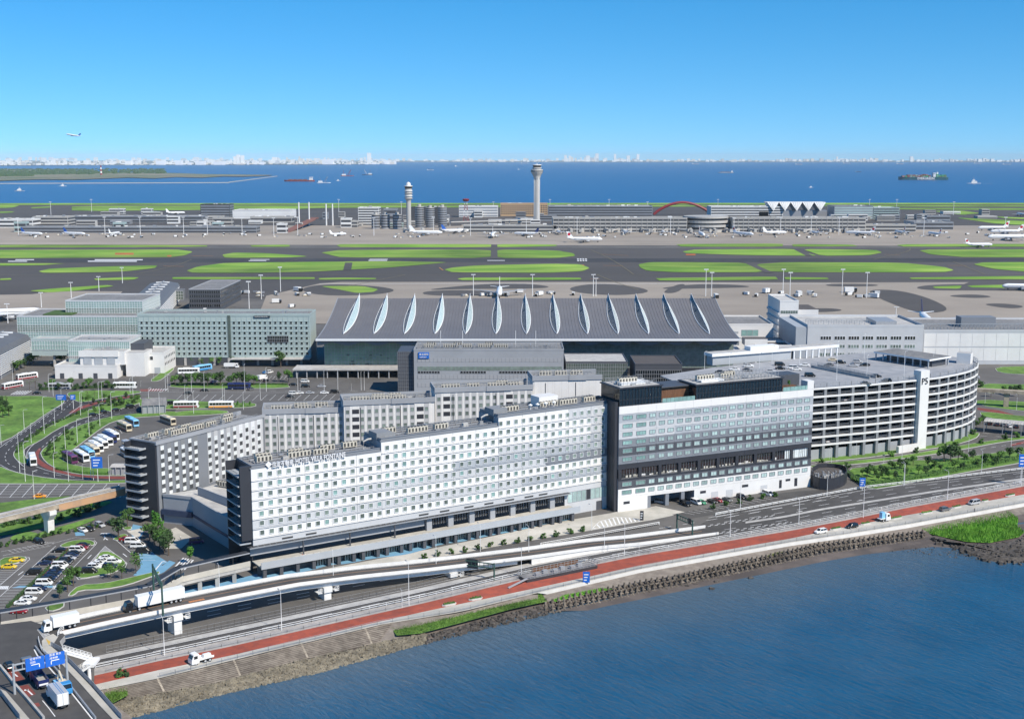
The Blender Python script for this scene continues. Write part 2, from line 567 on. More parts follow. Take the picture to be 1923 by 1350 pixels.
for pl in ([(640, 534), (720, 539), (748, 547), (700, 555), (600, 556), (560, 545), (590, 536)], [(786, 546), (880, 536), (960, 532), (1020, 536), (1036, 541), (980, 543), (880, 543)],
           [(1062, 542), (1110, 533), (1180, 536), (1230, 548), (1170, 556), (1090, 552)], [(1222, 544), (1300, 534), (1380, 535), (1420, 540), (1330, 542)],
           [(1618, 546), (1678, 544), (1740, 558), (1790, 583), (1740, 590), (1695, 580)], [(790, 548), (860, 545), (930, 548), (920, 556), (800, 556)],
           [(1715, 540), (1753, 535), (1850, 534), (2000, 535), (2000, 548), (1850, 546), (1740, 546)], [(1770, 556), (1830, 553), (1870, 558), (1830, 561)], [(1500, 581), (1560, 579), (1590, 584), (1530, 588)],
           [(1270, 535), (1290, 533.5), (1273, 551), (1240, 551)], [(1840, 572), (1880, 570), (1930, 576), (1900, 581)], [(1545, 534), (1640, 534), (1655, 538), (1560, 539)]):
    patches('apron_stain', [pl], .33, 'taxiway', 2)
GR = [[(0, 460), (389, 461), (389, 464), (0, 466)], [(-200, 470), (331, 469), (363, 473), (348, 480), (318, 484), (-200, 486)], [(470, 461), (544, 460), (544, 464), (473, 464)],
      [(417, 479), (439, 475), (500, 476), (581, 482), (541, 484), (423, 485)], [(-200, 495), (128, 495), (74, 499), (-200, 501)], [(72, 510), (95, 505), (200, 501), (296, 499), (291, 504), (237, 510), (189, 512), (81, 513)],
      [(350, 509), (372, 501), (426, 494), (735, 491), (844, 493), (800, 497), (730, 503), (640, 508), (580, 511), (480, 513), (362, 513)],
      [(834, 507), (850, 503), (897, 499), (1039, 496), (1090, 497), (1108, 504), (1093, 510), (1029, 513), (850, 512)],
      [(632, 461), (640, 459), (925, 459), (925, 465), (640, 465)], [(603, 475), (640, 470), (922, 469), (922, 485), (640, 484), (615, 478)],
      [(933, 469), (1046, 471), (1076, 476), (1081, 481), (1046, 485), (933, 485)], [(934, 459), (1046, 460), (1044, 463), (934, 465)],
      [(858, 524), (877, 522), (1090, 522), (1092, 526), (870, 527)], [(598, 523), (640, 522), (708, 523), (704, 525), (600, 526)], [(324, 521), (591, 521), (591, 525), (324, 525)],
      [(600, 538), (681, 538), (711, 544), (701, 549), (670, 551), (640, 545)], [(1269, 459), (1470, 458), (1470, 464), (1280, 464)], [(1487, 459), (1600, 460), (1612, 463), (1490, 464)],
      [(1281, 473), (1307, 469), (1493, 468), (1516, 476), (1536, 481), (1408, 480), (1290, 476)], [(1506, 468), (1645, 470), (1657, 475), (1631, 480), (1543, 481)],
      [(1726, 471), (1746, 469), (2300, 468), (2300, 483), (1814, 484), (1746, 478)], [(1683, 461), (1706, 459), (2300, 458), (2300, 464), (1699, 464)],
      [(1199, 497), (1221, 493), (1273, 493), (1402, 494), (1440, 512), (1273, 512), (1215, 509), (1202, 503)], [(1418, 497), (1476, 493), (1695, 494), (1773, 502), (1792, 508), (1773, 512), (1449, 512)],
      [(1827, 497), (1848, 493), (2300, 493), (2300, 512), (1930, 511), (1868, 506)], [(1230, 523), (1456, 520), (1462, 526), (1240, 528)], [(1472, 521), (1553, 522), (1557, 525), (1476, 526)],
      [(1707, 522), (1923, 519), (2300, 519), (2300, 526), (1712, 525)], [(1751, 539), (1807, 537), (1802, 543), (1756, 542)], [(1815, 537), (1923, 535), (2300, 535), (2300, 544), (1827, 541)],
      [(54, 547), (95, 543), (200, 536), (215, 538), (140, 547), (92, 550)], 
      [(176, 524), (240, 521), (262, 522), (250, 526), (180, 527)], [(0, 524), (20, 523), (22, 526), (0, 527)],
      [(-300, 382.2), (2400, 381.2), (2400, 384.6), (-300, 385.4)], [(135, 387.4), (560, 386.6), (1450, 386), (1450, 388), (600, 391), (560, 393), (135, 397)], [(-60, 386), (38, 386), (22, 391), (-60, 392)], [(60, 389.5), (98, 388), (92, 391), (58, 392)],
      [(-60, 398.5), (28, 397.5), (22, 400), (-60, 402.5)], [(1490, 386), (2100, 386.5), (2100, 389), (1600, 388.5)], [(1552, 391), (1760, 391), (2000, 392), (2000, 395), (1700, 394)], [(1752, 397), (1802, 395.5), (1842, 401), (1806, 404)],
      [(1790, 409), (1880, 413), (2100, 424), (2100, 428), (1880, 422)], [(1865, 407), (2000, 412), (2000, 415), (1890, 411)]]
patches('airfield_grass', GR, .3, 'grass_far', 1, 'stuff')
m = MB()
sheet(m, W([(-600, 486.6), (700, 486), (2500, 485), (2500, 492), (700, 493), (-600, 494)]), .2)
tag(m.obj('runway', 'asphalt_dark'), kind='structure')
m = MB()                                                               # white runway paint
for x0, x1, y0, y1 in ((15, 51, 490.6, 492), (29, 64, 487.6, 489), (165, 257, 490.4, 492.1), (178, 268, 487.6, 489.2), (467, 500, 489.6, 490.6), (470, 506, 487.4, 488.3), (692, 727, 489, 490.3), (694, 728, 487, 488), (915, 948, 489.3, 490.2)):
    sheet(m, W([(x0, y0), (x1, y0), (x1, y1), (x0, y1)]), .3)
for x in (1083, 1088, 1093, 1098):
    for dy in (0, 3):
        sheet(m, W([(x, 486 + dy), (x + 3, 486 + dy), (x + 5, 488 + dy), (x + 2, 488 + dy)]), .3)
sheet(m, W([(600, 533.2), (1560, 533.2), (1560, 533.5), (600, 533.5)]), .35)
tag(m.obj('runway_marking', 'paint_white'), kind='structure')
m = MB()                                                               # yellow-orange stop lines
for x0, y0, x1, y1 in ((1130, 478, 1180, 480.5), (1133, 499, 1170, 499.6), (1660, 478, 1690, 480), (1780, 499, 1815, 499.5), (360, 481, 400, 481.4), (307, 500, 345, 501), (825, 503, 832, 508), (1108, 524, 1126, 524.6)):
    a, b = P(x0, y0), P(x1, y1)
    m.bar(a, b, 1.2, .3, .34)
tag(m.obj('taxiway_marking', 'paint_orange'), kind='structure')
m = MB()
for L in ([(-100, 467.4), (700, 467), (2000, 466)], [(-100, 517.5), (500, 517), (1300, 516.5), (2000, 515.5)], [(360, 488), (330, 500), (250, 517)], [(1110, 470), (1150, 488), (1190, 516)], [(1640, 488), (1720, 470), (1690, 462)], [(1790, 492), (1850, 516)], [(560, 488), (420, 517)], [(1120, 516), (1150, 529), (1200, 545)], [(620, 545), (700, 529), (760, 517)]):
    dash(m, chaikin(W(L), 2, False), .8, .48)
tag(m.obj('taxi_line', mt('taxi_line', (.22, .19, .11), .9, .2, .1)), kind='structure')
m = MB()
for L in ([(655, 494), (652, 508)], [(928, 460), (928, 486)], [(1402, 493), (1445, 513)], [(1493, 467), (1520, 481)]): dash(m, W(L), 9, .44)
tag(m.obj('service_road', 'taxiway'), kind='structure')
m = MB()
for x0, x1, y0, y1 in ((216, 251, 475.5, 479), (314, 322, 480, 482.5), (1000, 1012, 477, 480), (1060, 1076, 479, 482), (1085, 1097, 498, 500.5), (1395, 1412, 497, 499.5), (1222, 1240, 507, 509.5), (1288, 1306, 477.5, 480)):
    sheet(m, W([(x0, y0), (x1, y0), (x1, y1), (x0, y1)]), .36)
tag(m.obj('bare_soil', mt('orange_soil', (.42, .12, .03), .9, .2, .05)), kind='structure')

# ---------------------------------------------------------------- lawns on the land side
LZ = [.12]
def lawn(pl, z=None, sm=1, mat='grass', kerb=True, h=.1, name='lawn', kind='stuff'):
    LZ[0] += .004
    z = z or LZ[0]
    p = chaikin(W(pl), sm)
    if kerb:
        k = MB()
        k.prism(grow(p, .28), 0, z - .02)
        tag(k.obj('kerb', 'kerb'), kind='structure')
    m = MB()
    sheet(m, p, z)
    return tag(m.obj(name, mat), kind=kind)
S1 = lambda L, ox, oy, s: [(ox + x / s, oy + y / s) for x, y in L]
ZL = lambda L: S1(L, 0, 640, 4.5)
m = MB()
sheet(m, W(ZL([(520, 470), (700, 480), (1180, 445), (1180, 560), (1485, 555), (1485, 595), (1125, 620), (930, 642), (700, 707), (560, 762), (450, 852), (345, 935), (362, 990), (420, 1052), (560, 1112), (760, 1140), (1130, 1140), (1130, 1176), (800, 1186), (600, 1180), (300, 1150), (80, 1100), (0, 1060), (-120, 1040), (-120, 930), (0, 882), (60, 842), (200, 750), (400, 610), (530, 530)])), .008)
tag(m.obj('loop_road', mt('asphalt_loop', (.045, .043, .045), .9, .2, .3)), kind='structure')
lawn([(-150, 760), (-60, 740), (20, 745), (67, 743), (104, 747), (121, 751), (118, 758), (89, 775), (44, 807), (13, 827), (-60, 850), (-150, 860)])
lawn(ZL([(-300, 1040), (0, 1060), (80, 1100), (300, 1150), (600, 1180), (800, 1187), (1135, 1176), (1135, 1196), (830, 1206), (0, 1206), (-300, 1206)]))
lawn(ZL([(112, 955), (150, 900), (210, 850), (430, 715), (640, 620), (760, 575), (900, 530), (1180, 470), (1195, 520), (1100, 555), (860, 612), (650, 668), (470, 752), (330, 850), (205, 905), (200, 960), (240, 1030), (190, 1040), (135, 1000)]))
lawn(ZL([(342, 935), (450, 850), (560, 760), (700, 705), (930, 640), (1125, 617), (1485, 590), (1485, 628), (1100, 650), (950, 682), (850, 740), (720, 840), (580, 945), (500, 1000), (640, 1062), (940, 1082), (1130, 1085), (1130, 1138), (760, 1138), (560, 1108), (420, 1050), (360, 990)]))
lawn(ZL([(600, 430), (780, 420), (1000, 424), (1190, 425), (1180, 442), (900, 480), (700, 522), (640, 510), (560, 455)]))
lawn([(322, 722), (420, 722), (540, 722), (545, 729), (420, 730), (318, 728)])
lawn([(262, 745), (330, 752), (440, 757), (480, 757), (480, 764), (440, 766), (330, 768), (262, 768)], mat='grass')
lawn([(300, 779), (360, 770), (425, 771), (430, 776), (380, 780), (320, 782)])
lawn([(1080, 702)] and [(315, 688), (330, 690), (312, 706), (298, 716), (280, 716), (300, 702)])
ZR = lambda L: S1(L, 1483, 720, 3.97)
lawn(ZR([(160, 565), (600, 520), (900, 480), (1040, 455), (1230, 400), (1400, 365), (1415, 378), (1380, 415), (1200, 465), (850, 515), (500, 562), (160, 590)]))
lawn(ZR([(160, 612), (420, 580), (700, 560), (960, 520), (1300, 460), (1550, 420), (1747, 395), (2100, 350), (2100, 365), (1747, 415), (1560, 440), (1300, 490), (960, 545), (600, 590), (400, 610), (160, 628)]))
lawn(ZR([(420, 640), (600, 620), (830, 575), (1100, 572), (1400, 540), (1747, 485), (2100, 440), (2100, 520), (1747, 588), (1300, 663), (850, 752), (580, 797), (480, 722)]))
lawn(ZR([(1400, 118), (1747, 140), (2100, 150), (2100, 225), (1747, 210), (1390, 162)]))
lawn(ZR([(1400, 0), (1747, 10), (2100, 15), (2100, 90), (1747, 80), (1395, 70)]))
lawn([(1840, 772), (1923, 782), (2000, 790), (2000, 800), (1923, 792), (1845, 784)], mat='grass')
lawn([(1868, 690), (1923, 688), (2000, 688), (2000, 702), (1923, 704), (1875, 700)])
# left, beside and beneath the guideway
lawn([(-100, 952), (0, 945), (60, 938), (150, 930), (120, 945), (60, 955), (0, 962), (-100, 980)], kerb=False)
lawn([(-100, 990), (0, 985), (60, 975), (140, 955), (200, 940), (215, 944), (150, 965), (90, 990), (20, 1004), (-100, 1020)], kerb=False)
lawn([(15, 1010), (50, 998), (75, 1002), (55, 1012), (30, 1018)], kerb=False)
lawn([(82, 997), (130, 985), (170, 973), (183, 975), (150, 988), (110, 1003), (60, 1014), (40, 1017)], kerb=False)
# ---------------------------------------------------------------- building materials and helpers
mt('white_clad', (.69, .68, .665), .55, .05, .15)
mt('tone1', (.50, .51, .525), .55, .05, .15)
mt('tone2', (.36, .385, .415), .55, .06, .15)
mt('tone3', (.19, .205, .23), .55, .06, .15)
mt('tone4', (.07, .075, .088), .5, .08, .15)
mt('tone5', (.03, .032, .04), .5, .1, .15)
mt('wall_gray', (.30, .315, .34), .7, .08, .1)
mt('wall_mid', (.22, .23, .245), .7, .08, .1)
mt('roof_gray', (.17, .17, .175), .9, .15, .4, c2=(.23, .225, .22))
mt('roof_light', (.38, .37, .36), .85, .12, .3, c2=(.46, .45, .43))
mt('roof_dark', (.085, .075, .07), .85, .15, .3)
mt('glass', (.15, .19, .17), .2, .25, .5, orand=.45, sp=.7)
mt('glass_pale', (.34, .45, .44), .2, .15, .6, orand=.25, sp=.6)
mt('glass_green', (.20, .33, .31), .15, .2, .4, orand=.2, sp=.6)
mt('glass_dark', (.012, .016, .02), .08, .3, .4, orand=.3, sp=.8)
mt('curtain', (.62, .66, .66), .5, .12, .8, orand=.15)
mt('frame_white', (.74, .75, .76), .5, .04, 1)
mt('frame_gray', (.33, .34, .36), .5, .06, 1)
mt('steel', (.36, .37, .385), .45, .12, 1, metal=.3)
mt('steel_dark', (.035, .037, .042), .5, .2, 1)
mt('ac_beige', (.50, .47, .40), .7, .1, .8)
mt('louver', (.05, .05, .05), .7, .2, 2)
mt('wood', (.13, .06, .03), .8, .3, 2, st=(1, 1, .2))
mt('white_metal', (.78, .78, .77), .45, .05, 1)

def VPL(A, an, px, py):                  # pixel -> (distance along a vertical plane through A, height)
    u, v = (px - CX) / F, (CY - py) / F
    dx, dy, dz = u, CS + v * SN, -SN + v * CS
    ca, sa = math.cos(an), math.sin(an)
    t = (A[0] * sa - A[1] * ca) / (dx * sa - dy * ca)
    return (t * dx - A[0]) * ca + (t * dy - A[1]) * sa, CAMH + t * dz
def win_mesh(name, w_, h_, mats, fr=.1, proud=.12, div=1, hdiv=1, hood=0):
    m = MB()
    x0, x1 = -w_ / 2, w_ / 2
    for a, b, c, d in ((x0, 0, x0 + fr, h_), (x1 - fr, 0, x1, h_), (x0 + fr, 0, x1 - fr, fr), (x0 + fr, h_ - fr, x1 - fr, h_)):
        m.box(a, -proud, b, c, .02, d, 0)
    for i in range(1, div): m.box(x0 + w_ * i / div - .03, -proud * .6, fr, x0 + w_ * i / div + .03, 0, h_ - fr, 0)
    for i in range(1, hdiv): m.box(x0 + fr, -proud * .6, h_ * i / hdiv - .03, x1 - fr, 0, h_ * i / hdiv + .03, 0)
    if hood: m.box(x0 - .05, -hood, h_ + .02, x1 + .05, 0, h_ + .12, 0)
    return m.mesh(name, mats[:1])
def pane_mesh(w_, h_, mat, fr=.1, y=-.015):
    m = MB()
    m.face([(-w_ / 2 + fr, y, fr), (w_ / 2 - fr, y, fr), (w_ / 2 - fr, y, h_ - fr), (-w_ / 2 + fr, y, h_ - fr)])
    return m.mesh('pane', [mat])
def rail_bars(m, pts, h=1.1, step=2.0, r_=.05, mi=0, z=None, mid=1):  # posts and rails along world points (x, y, z)
    for i in range(len(pts) - 1):
        a, b = pts[i], pts[i + 1]
        L = dist(a, b)
        n = max(1, int(L / step))
        for k in range(n + 1):
            f = k / n
            x, y, zz = lerp(a[0], b[0], f), lerp(a[1], b[1], f), lerp(a[2], b[2], f)
            m.box(x - r_, y - r_, zz, x + r_, y + r_, zz + h, mi)
        for q in [h] + [h * (j + 1) / (mid + 1) for j in range(mid)]:
            m.bar(a, b, r_ * 1.6, a[2] + q - r_, a[2] + q + r_, mi, b[2] + q - r_, b[2] + q + r_)
def ac_bank(n=6):                         # long beige roof unit with dark slots
    m = MB()
    L = n * 1.25
    m.box(0, 0, .5, L, 1.5, 2.3, 0)
    m.box(.2, .2, 0, .5, 1.3, .5, 2)
    m.box(L - .5, .2, 0, L - .2, 1.3, .5, 2)
    for i in range(n):
        m.box(i * 1.25 + .3, -.03, .75, i * 1.25 + .95, .02, 2.0, 1)
        m.cyl(i * 1.25 + .62, .75, [(.45, 2.3), (.45, 2.42)], 8, 1)
    return m.mesh('air_unit', ['ac_beige', 'louver', 'steel'])
AC6, AC4 = ac_bank(6), ac_bank(4)
def roof_kit(root, x0, x1, y0, y1, z, seed=0, dens=1.0, banks=True):
    """plant on a flat roof: rows of units, ducts, pipe racks, boxes (parts of the building)"""
    rg = random.Random(seed)
    L, D = x1 - x0, y1 - y0
    if banks:
        x = x0 + 2
        while x < x1 - 8:
            if rg.random() < .75 * dens:
                link('air_unit', AC6 if rg.random() < .6 else AC4, root, (x, y0 + D * .3 + rg.uniform(0, .6), z))
            x += rg.choice((8.3, 8.6, 10.5))
        x = x0 + 3
        while x < x1 - 6:
            if rg.random() < .55 * dens:
                link('air_unit', AC4, root, (x, y0 + D * .68, z))
            x += rg.choice((6.5, 8, 11))
    m = MB()
    for k in range(int(L / 4 * dens)):
        x, y = rg.uniform(x0 + .5, x1 - 2.5), rg.uniform(y0 + .5, y1 - 2)
        a, b, h = rg.uniform(.6, 2.2), rg.uniform(.6, 1.6), rg.uniform(.5, 1.8)
        m.box(x, y, z, x + a, y + b, z + h, rg.choice((0, 0, 1, 2)))
    for k in range(3):
        y = y0 + D * (.14 + .3 * k)
        m.box(x0 + 1, y, z + .5, x1 - 1, y + .22, z + .72, 0)
        m.box(x0 + 1.5, y + .4, z + .4, x1 - 2, y + .52, z + .54, 1)
        for i in range(int(L / 3)): m.box(x0 + 1.5 + 3 * i, y, z, x0 + 1.65 + 3 * i, y + .5, z + .5, 0)
    m.obj('roof_pipework', ['steel', 'roof_light', 'wall_mid'], root)
    m = MB()
    for y in (y0 + .35, y1 - .35):
        rail_bars(m, [(x0 + .3, y, z), (x1 - .3, y, z)], 1.5, 1.6, .045)
    m.obj('roof_railing', 'steel', root)
def parapet(m, x0, x1, y0, y1, z0, z1, t=.3, mi=0):
    m.box(x0, y0, z0, x1, y0 + t, z1, mi)
    m.box(x0, y1 - t, z0, x1, y1, z1, mi)
    m.box(x0, y0 + t, z0, x0 + t, y1 - t, z1, mi)
    m.box(x1 - t, y0 + t, z0, x1, y1 - t, z1, mi)

# ---------------------------------------------------------------- long white hotel in front
HA, HB = P(475.5, 1026, 8.2), R(32.2)
FH, Z0 = 3.07, 11.45                      # storey height, sill of the lowest window row
hotel = T('hotel_building', 'long white stepped hotel with rows of small windows facing the bay road', 'hotel', HA, HB)
SEC = [(0, 44.4, 32.8, 7), (44.4, 89.2, 35.9, 8), (89.2, 138.2, 39.0, 9)]
DEP = 13.0
w1, p1 = win_mesh('window', 1.55, 1.65, ['frame_white'], .11, .2), pane_mesh(1.55, 1.65, 'glass', .11, -.03)
spots = []
for si, (x0, x1, zt, nr) in enumerate(SEC):
    m = MB()
    m.box(x0, .1, 8.4, x1, DEP, zt, 0, 1)
    m.obj('wall', ['wall_gray', 'roof_gray'], hotel)
    m = MB()
    parapet(m, x0 + .25, x1 - (.25 if si == 2 else 0), .5, DEP - .1, zt, zt + 1.0, .35)
    m.box(x0 - .3, -.25, zt + .02, x1, .5, zt + .3)
    m.box(x0 + .2, .3, zt + 1.0, x1, .95, zt + 1.15)
    m.obj('cornice', 'tone3', hotel)
    roof_kit(hotel, x0 + 2, x1 - 1.5, 1.2, DEP - .7, zt + .02, 5 + si)
for x_, z_ in ((44.4, 32.8), (89.2, 35.9)): MB().box(x_, 3, z_, x_ + 5.6, 9, z_ + 5.4).obj('stair_head', 'wall_mid', hotel)
for x, z in ((41, 33.9), (86, 37)): MB().tube([(x, 6, z - 1), (x, 6, z + 1.4), (x + 1.6, 6, z + 2), (x + 3.2, 6, z + 2)], .32, 8).obj('duct', 'roof_light', hotel)
m = MB()
for x in (104, 107, 110.5, 114): m.cyl(x, 2.5, [(.08, 39), (.08, 41), (.7, 41.2), (.75, 41.5), (0, 41.9)], 10)
m.obj('dish_aerial', 'white_metal', hotel)
m = MB()
m.box(110, 6, 39.0, 118, 11.5, 43.0)
m.obj('plant_room', 'white_clad', hotel)
def tone(row, x):
    c = x / 3.11
    if row == 0: return 0
    if row == 1: return 1 if c < 31 else 2
    if row == 2: return 0
    if row == 3: return 0 if c < 7 else (1 if c < 34 else 3)
    if row == 4: return 0 if c < 23 else 2
    if row == 5: return 0 if c < 11 else (1 if c < 40 else 2) if c > 28 else 0
    if row == 8: return 0 if c < 37 else 1
    return 0 if c < 40 else 1
TN = ['white_clad', 'tone1', 'tone2', 'tone3']
pm = {}
for si, (x0, x1, zt, nr) in enumerate(SEC):
    n = round((x1 - x0) / 9.33)
    pw = (x1 - x0) / n
    for r_ in range(nr):
        zb = Z0 - .95 + FH * r_
        for k in range(n):
            ztop = zb + FH - .06 if r_ < nr - 1 else zt - .05
            key = (round(pw, 3), round(ztop - zb, 2))
            if key not in pm:
                q = MB()
                q.box(.05, -.08, .3, pw - .05, .1, ztop - zb)
                q.box(.0, -.4, .0, pw, .1, .2)
                pm[key] = q.mesh('cladding_panel', ['white_clad'])
            xm = x0 + pw * (k + .5)
            o = link('cladding_panel', pm[key], hotel, (x0 + pw * k, 0, zb))
            tn = tone(r_, xm)
            if tn: setmat(o, TN[tn])
for r_ in range(9):
    for k in range(44):
        x = 3.0 + 3.11 * k
        nr = SEC[0][3] if x < 44.4 else SEC[1][3] if x < 89.2 else SEC[2][3]
        if r_ < nr and x < 137: spots.append((x, -.08, Z0 + FH * r_))
spots.sort(key=lambda q: q[0])
rg = random.Random(40)
for o in pieces(hotel, 'window', w1, spots, 290, p1, 'pane'):
    if rg.random() < .12: setmat(KID[o.name][0], 'glass_green')
m = MB()
m.box(0, -.08, 8.2, 138.2, .1, 10.4)
m.obj('lower_wall', 'tone1', hotel)
# end wall with the outside stair landings
m = MB()
m.box(-.25, .6, 0, .0, DEP - .5, 33.6)
m.box(-3.6, DEP - 1.0, 0, -.25, DEP - .6, 33.4)
m.obj('end_wall', 'tone5', hotel)
m = MB()
m.box(-3.4, .25, 10.2, .4, 1.0, 33.8)
m.obj('corner_fin', 'tone5', hotel)
lm = MB()
lm.box(-3.9, 1.0, 0, -.25, DEP - 2, .2)
lm.box(-4.0, 1.0, -.1, -3.85, DEP - 2, .35)
lm.box(-3.9, .85, -.1, -.2, 1.0, .35)
land_mesh = lm.mesh('landing', ['tone2'])
rm = MB()
for y in range(2, 11): rm.box(-3.9, y, .2, -3.84, y + .06, 1.3)
rm.box(-3.92, 1, 1.25, -3.84, DEP - 2, 1.33)
sm_ = MB()
for i in range(8): sm_.box(-3.3 + 0, 2.2 + i * .95, i * .38, -1.4, 3.15 + i * .95, i * .38 + .12)
for z in [9.0 + FH * i for i in range(8)]:
    o = link('landing', land_mesh, hotel, (0, 0, z))
rail_mesh, flight_mesh = rm.mesh('landing_railing', ['steel_dark']), sm_.mesh('stair_flight', ['wall_mid'])
for z in [9.0 + FH * i for i in range(8)]:
    link('landing_railing', rail_mesh, hotel, (0, 0, z))
    if z < 30: link('stair_flight', flight_mesh, hotel, (0, 0, z + .1))
# canopy, deck, colonnade
m = MB()
m.box(-2, -2.3, 8.25, 118.5, .0, 8.42)
m.obj('canopy', 'steel_dark', hotel)
m = MB()
for i in range(60): m.box(-1 + 2 * i, -2.2, 8.42, -.9 + 2 * i, -.1, 8.5)
m.box(-2, -2.4, 8.2, 118.5, -2.3, 8.55)
m.obj('canopy_beam', 'steel', hotel)
m = MB()
m.box(-1, -.05, 5.3, 60, .1, 8.25)
m.obj('deck_wall', 'wall_gray', hotel)
for i in range(7): MB().box(60.5 + 8.3 * i, -.9, 3.65, 62.5 + 8.3 * i, .1, 8.24).obj('pier', 'wall_gray', hotel)
bay_m = MB()
bay_m.box(0, .3, 0, 6.2, .5, 3.2, 0)
for i in range(7): bay_m.box(i * 1.0 + .05, .12, 0, i * 1.0 + .15, .3, 3.2, 1)
bay_m.box(0, .1, 3.0, 6.2, .3, 3.2, 1)
bay_m = bay_m.mesh('glazed_bay', ['glass_dark', 'frame_gray'])
for i in range(7): link('glazed_bay', bay_m, hotel, (62.5 + 8.3 * i, 0, 5.05))
m = MB()
m.box(-.5, -7.6, 3.4, 118.6, .1, 3.65)
m.obj('deck', 'pave_beige', hotel)
m = MB()
m.box(-.5, -7.9, 3.0, 118.5, -7.6, 5.15)
m.obj('deck_parapet', 'tone2', hotel)
for x in (15.5, 31.6, 47.7): MB().box(x, -2.3, 3.65, x + .4, -1.9, 8.2).obj('deck_post', 'tone4', hotel)
bp = MB()
for i in range(24): bp.box(i * 2.4 + .1, -7.55, 3.7, i * 2.4 + 2.2, -7.45, 5.35)
bp.obj('deck_balustrade', 'pave_beige', hotel)
m = MB()
m.box(-.5, -4.4, 0, 117, -4.2, 3.4)
m.obj('ground_wall', 'tone4', hotel)
cm = MB()
cm.box(-.55, -7.4, 0, .55, -6.2, 3.4)
cm = cm.mesh('column', ['tone4'])
x, k = .8, 0
while x < 117:
    link('column', cm, hotel, (x, 0, 0))
    x += (3.3, 5.2)[k % 2] if x > 12 else 5.4
    k += 1
gm = MB()
gm.box(0, -4.8, .1, 3.9, -4.6, 3.2, 0)
for i in range(5): gm.box(.2 + i * .85, -5.0, .1, .62 + i * .85, -4.8, 3.1, 1)
gm.box(0, -5.0, 3.1, 3.9, -4.8, 3.35, 2)
gm = gm.mesh('shop_window', ['glass_dark', 'pave_beige', 'tone4'])
for i in range(19): link('shop_window', gm, hotel, (18 + 5.2 * i, 0, 0))
# right end: pale wall with tall glazing
m = MB()
m.box(117, -.3, 0, 138.2, .1, 8.2)
m.obj('lower_wall', 'tone1', hotel)
m = MB()
m.box(131, -.38, 0, 133.6, -.28, 3.3)
m.obj('service_door', 'tone4', hotel)
bw, bpn = win_mesh('tall_window', 2.0, 3.9, ['frame_gray'], .07, .12), pane_mesh(2.0, 3.9, 'glass_pale', .07, -.03)
for i in range(9):
    o = link('tall_window', bw, hotel, (119.3 + 2.02 * i, -.3, 4.5))
    q = link('pane', bpn, o)
    if i == 4: setmat(q, 'tone5')
m = MB()
for x in (9.5, 17.5, 58, 66, 75.5, 83.5, 92, 100, 106):
    m.box(x, -.2, 9.0, x + 3.6, -.05, 9.5)
m.obj('vent_louver', 'louver', hotel)
# sign on the cornice
mt('sign_gray', (.30, .31, .33), .5, .05, 1)
mt('sign_white', (.85, .85, .85), .5, .03, 1)
mt('sign_pale', (.70, .70, .71), .5, .05, 1)
sg = T('hotel_sign', 'raised hotel name lettering on the parapet of the white hotel', 'sign', HA, HB)
for body, sz, x0p, x1p in (('HOTEL VILLA FONTAINE', 2.4, 553, 647), ('住友不動産', 1.9, 509, 549)):
    tm = text_mesh(body, sz, 'sign_pale', .3, .02)
    xa, xb = VPL(HA, HB, x0p, 872)[0], VPL(HA, HB, x1p, 862)[0]
    wx = max(v.co.x for v in tm.vertices)
    for v in tm.vertices: v.co.x *= (xb - xa) / wx
    o = link('lettering', tm, sg, (xa, -.7, 32.75))
    o.rotation_euler.x = R(90)
m = MB()
for dx, dz in ((0, .55), (0, -.55), (.55, 0), (-.55, 0)):
    m.prism([(dx - .48, dz), (dx, dz - .48), (dx + .48, dz), (dx, dz + .48)], 0, .2)
o = m.obj('emblem', 'sign_white', sg)
o.location = (VPL(HA, HB, 503, 878)[0], -.5, 33.7)
o.rotation_euler.x = R(90)

# ---------------------------------------------------------------- grey and white hotel to its right
GA, GB = P(1160, 961), R(24.5)
GL, GT = 86.0, 38.9
gh = T('hotel_building', 'grey banded hotel with dark glass rooms on its roof next to the round car park', 'hotel', GA, GB)
m = MB()
m.box(0, .1, 5.6, GL, 17, 12.2, 0, 1)
m.box(0, 6, 12.2, GL, 17, 15.75, 0)
m.box(0, .1, 15.75, GL, 17, GT, 0, 1)
m.box(0, .1, 0, 12.4, 17, 5.6, 0)
m.box(32.6, .1, 0, GL, 17, 5.6, 0)
m.box(12.4, 8, 0, 32.6, 17, 5.6, 0)
m.obj('wall', ['wall_gray', 'roof_gray'], gh)
m = MB()
m.box(-1.3, .6, 0, 0, 15, 40.5)
m.obj('recess_wall', 'tone5', gh)
rows = [34.0, 30.93, 27.86, 24.8, 21.73, 18.66, 9.35, 6.3]
tones = ['tone2', 'tone1', 'tone2', 'tone3', 'tone4', 'tone3', 'tone4', 'white_clad']
cl = {}
def panels(parent, z0, z1, mat, n=11, L=GL, gap=.025):
    key = (round(z1 - z0, 2), n, L)
    if key not in cl:
        q = MB()
        q.box(gap, -.1, 0, L / n - gap, .1, z1 - z0 - .05)
        cl[key] = q.mesh('cladding_panel', ['white_clad'])
    for k in range(n):
        o = link('cladding_panel', cl[key], parent, (k * L / n, 0, z0))
        if mat == 'tone2' and k < 3 and z0 < 29: setmat(o, 'tone1')
        else: setmat(o, mat)
panels(gh, 36.1, GT, 'white_clad')
for z, t in zip(rows, tones): panels(gh, z - 1.0, z + 2.07, t)
panels(gh, 15.75, 17.6, 'tone5')
panels(gh, 11.47, 12.2, 'tone5')
m = MB()
m.box(0, -.1, 0, 12.4, .1, 5.25)
m.box(32.6, -.1, 0, GL, .1, 5.25)
m.box(12.4, -.1, 4.6, 32.6, .1, 5.25)
m.obj('lower_wall', 'white_clad', gh)
cx = []
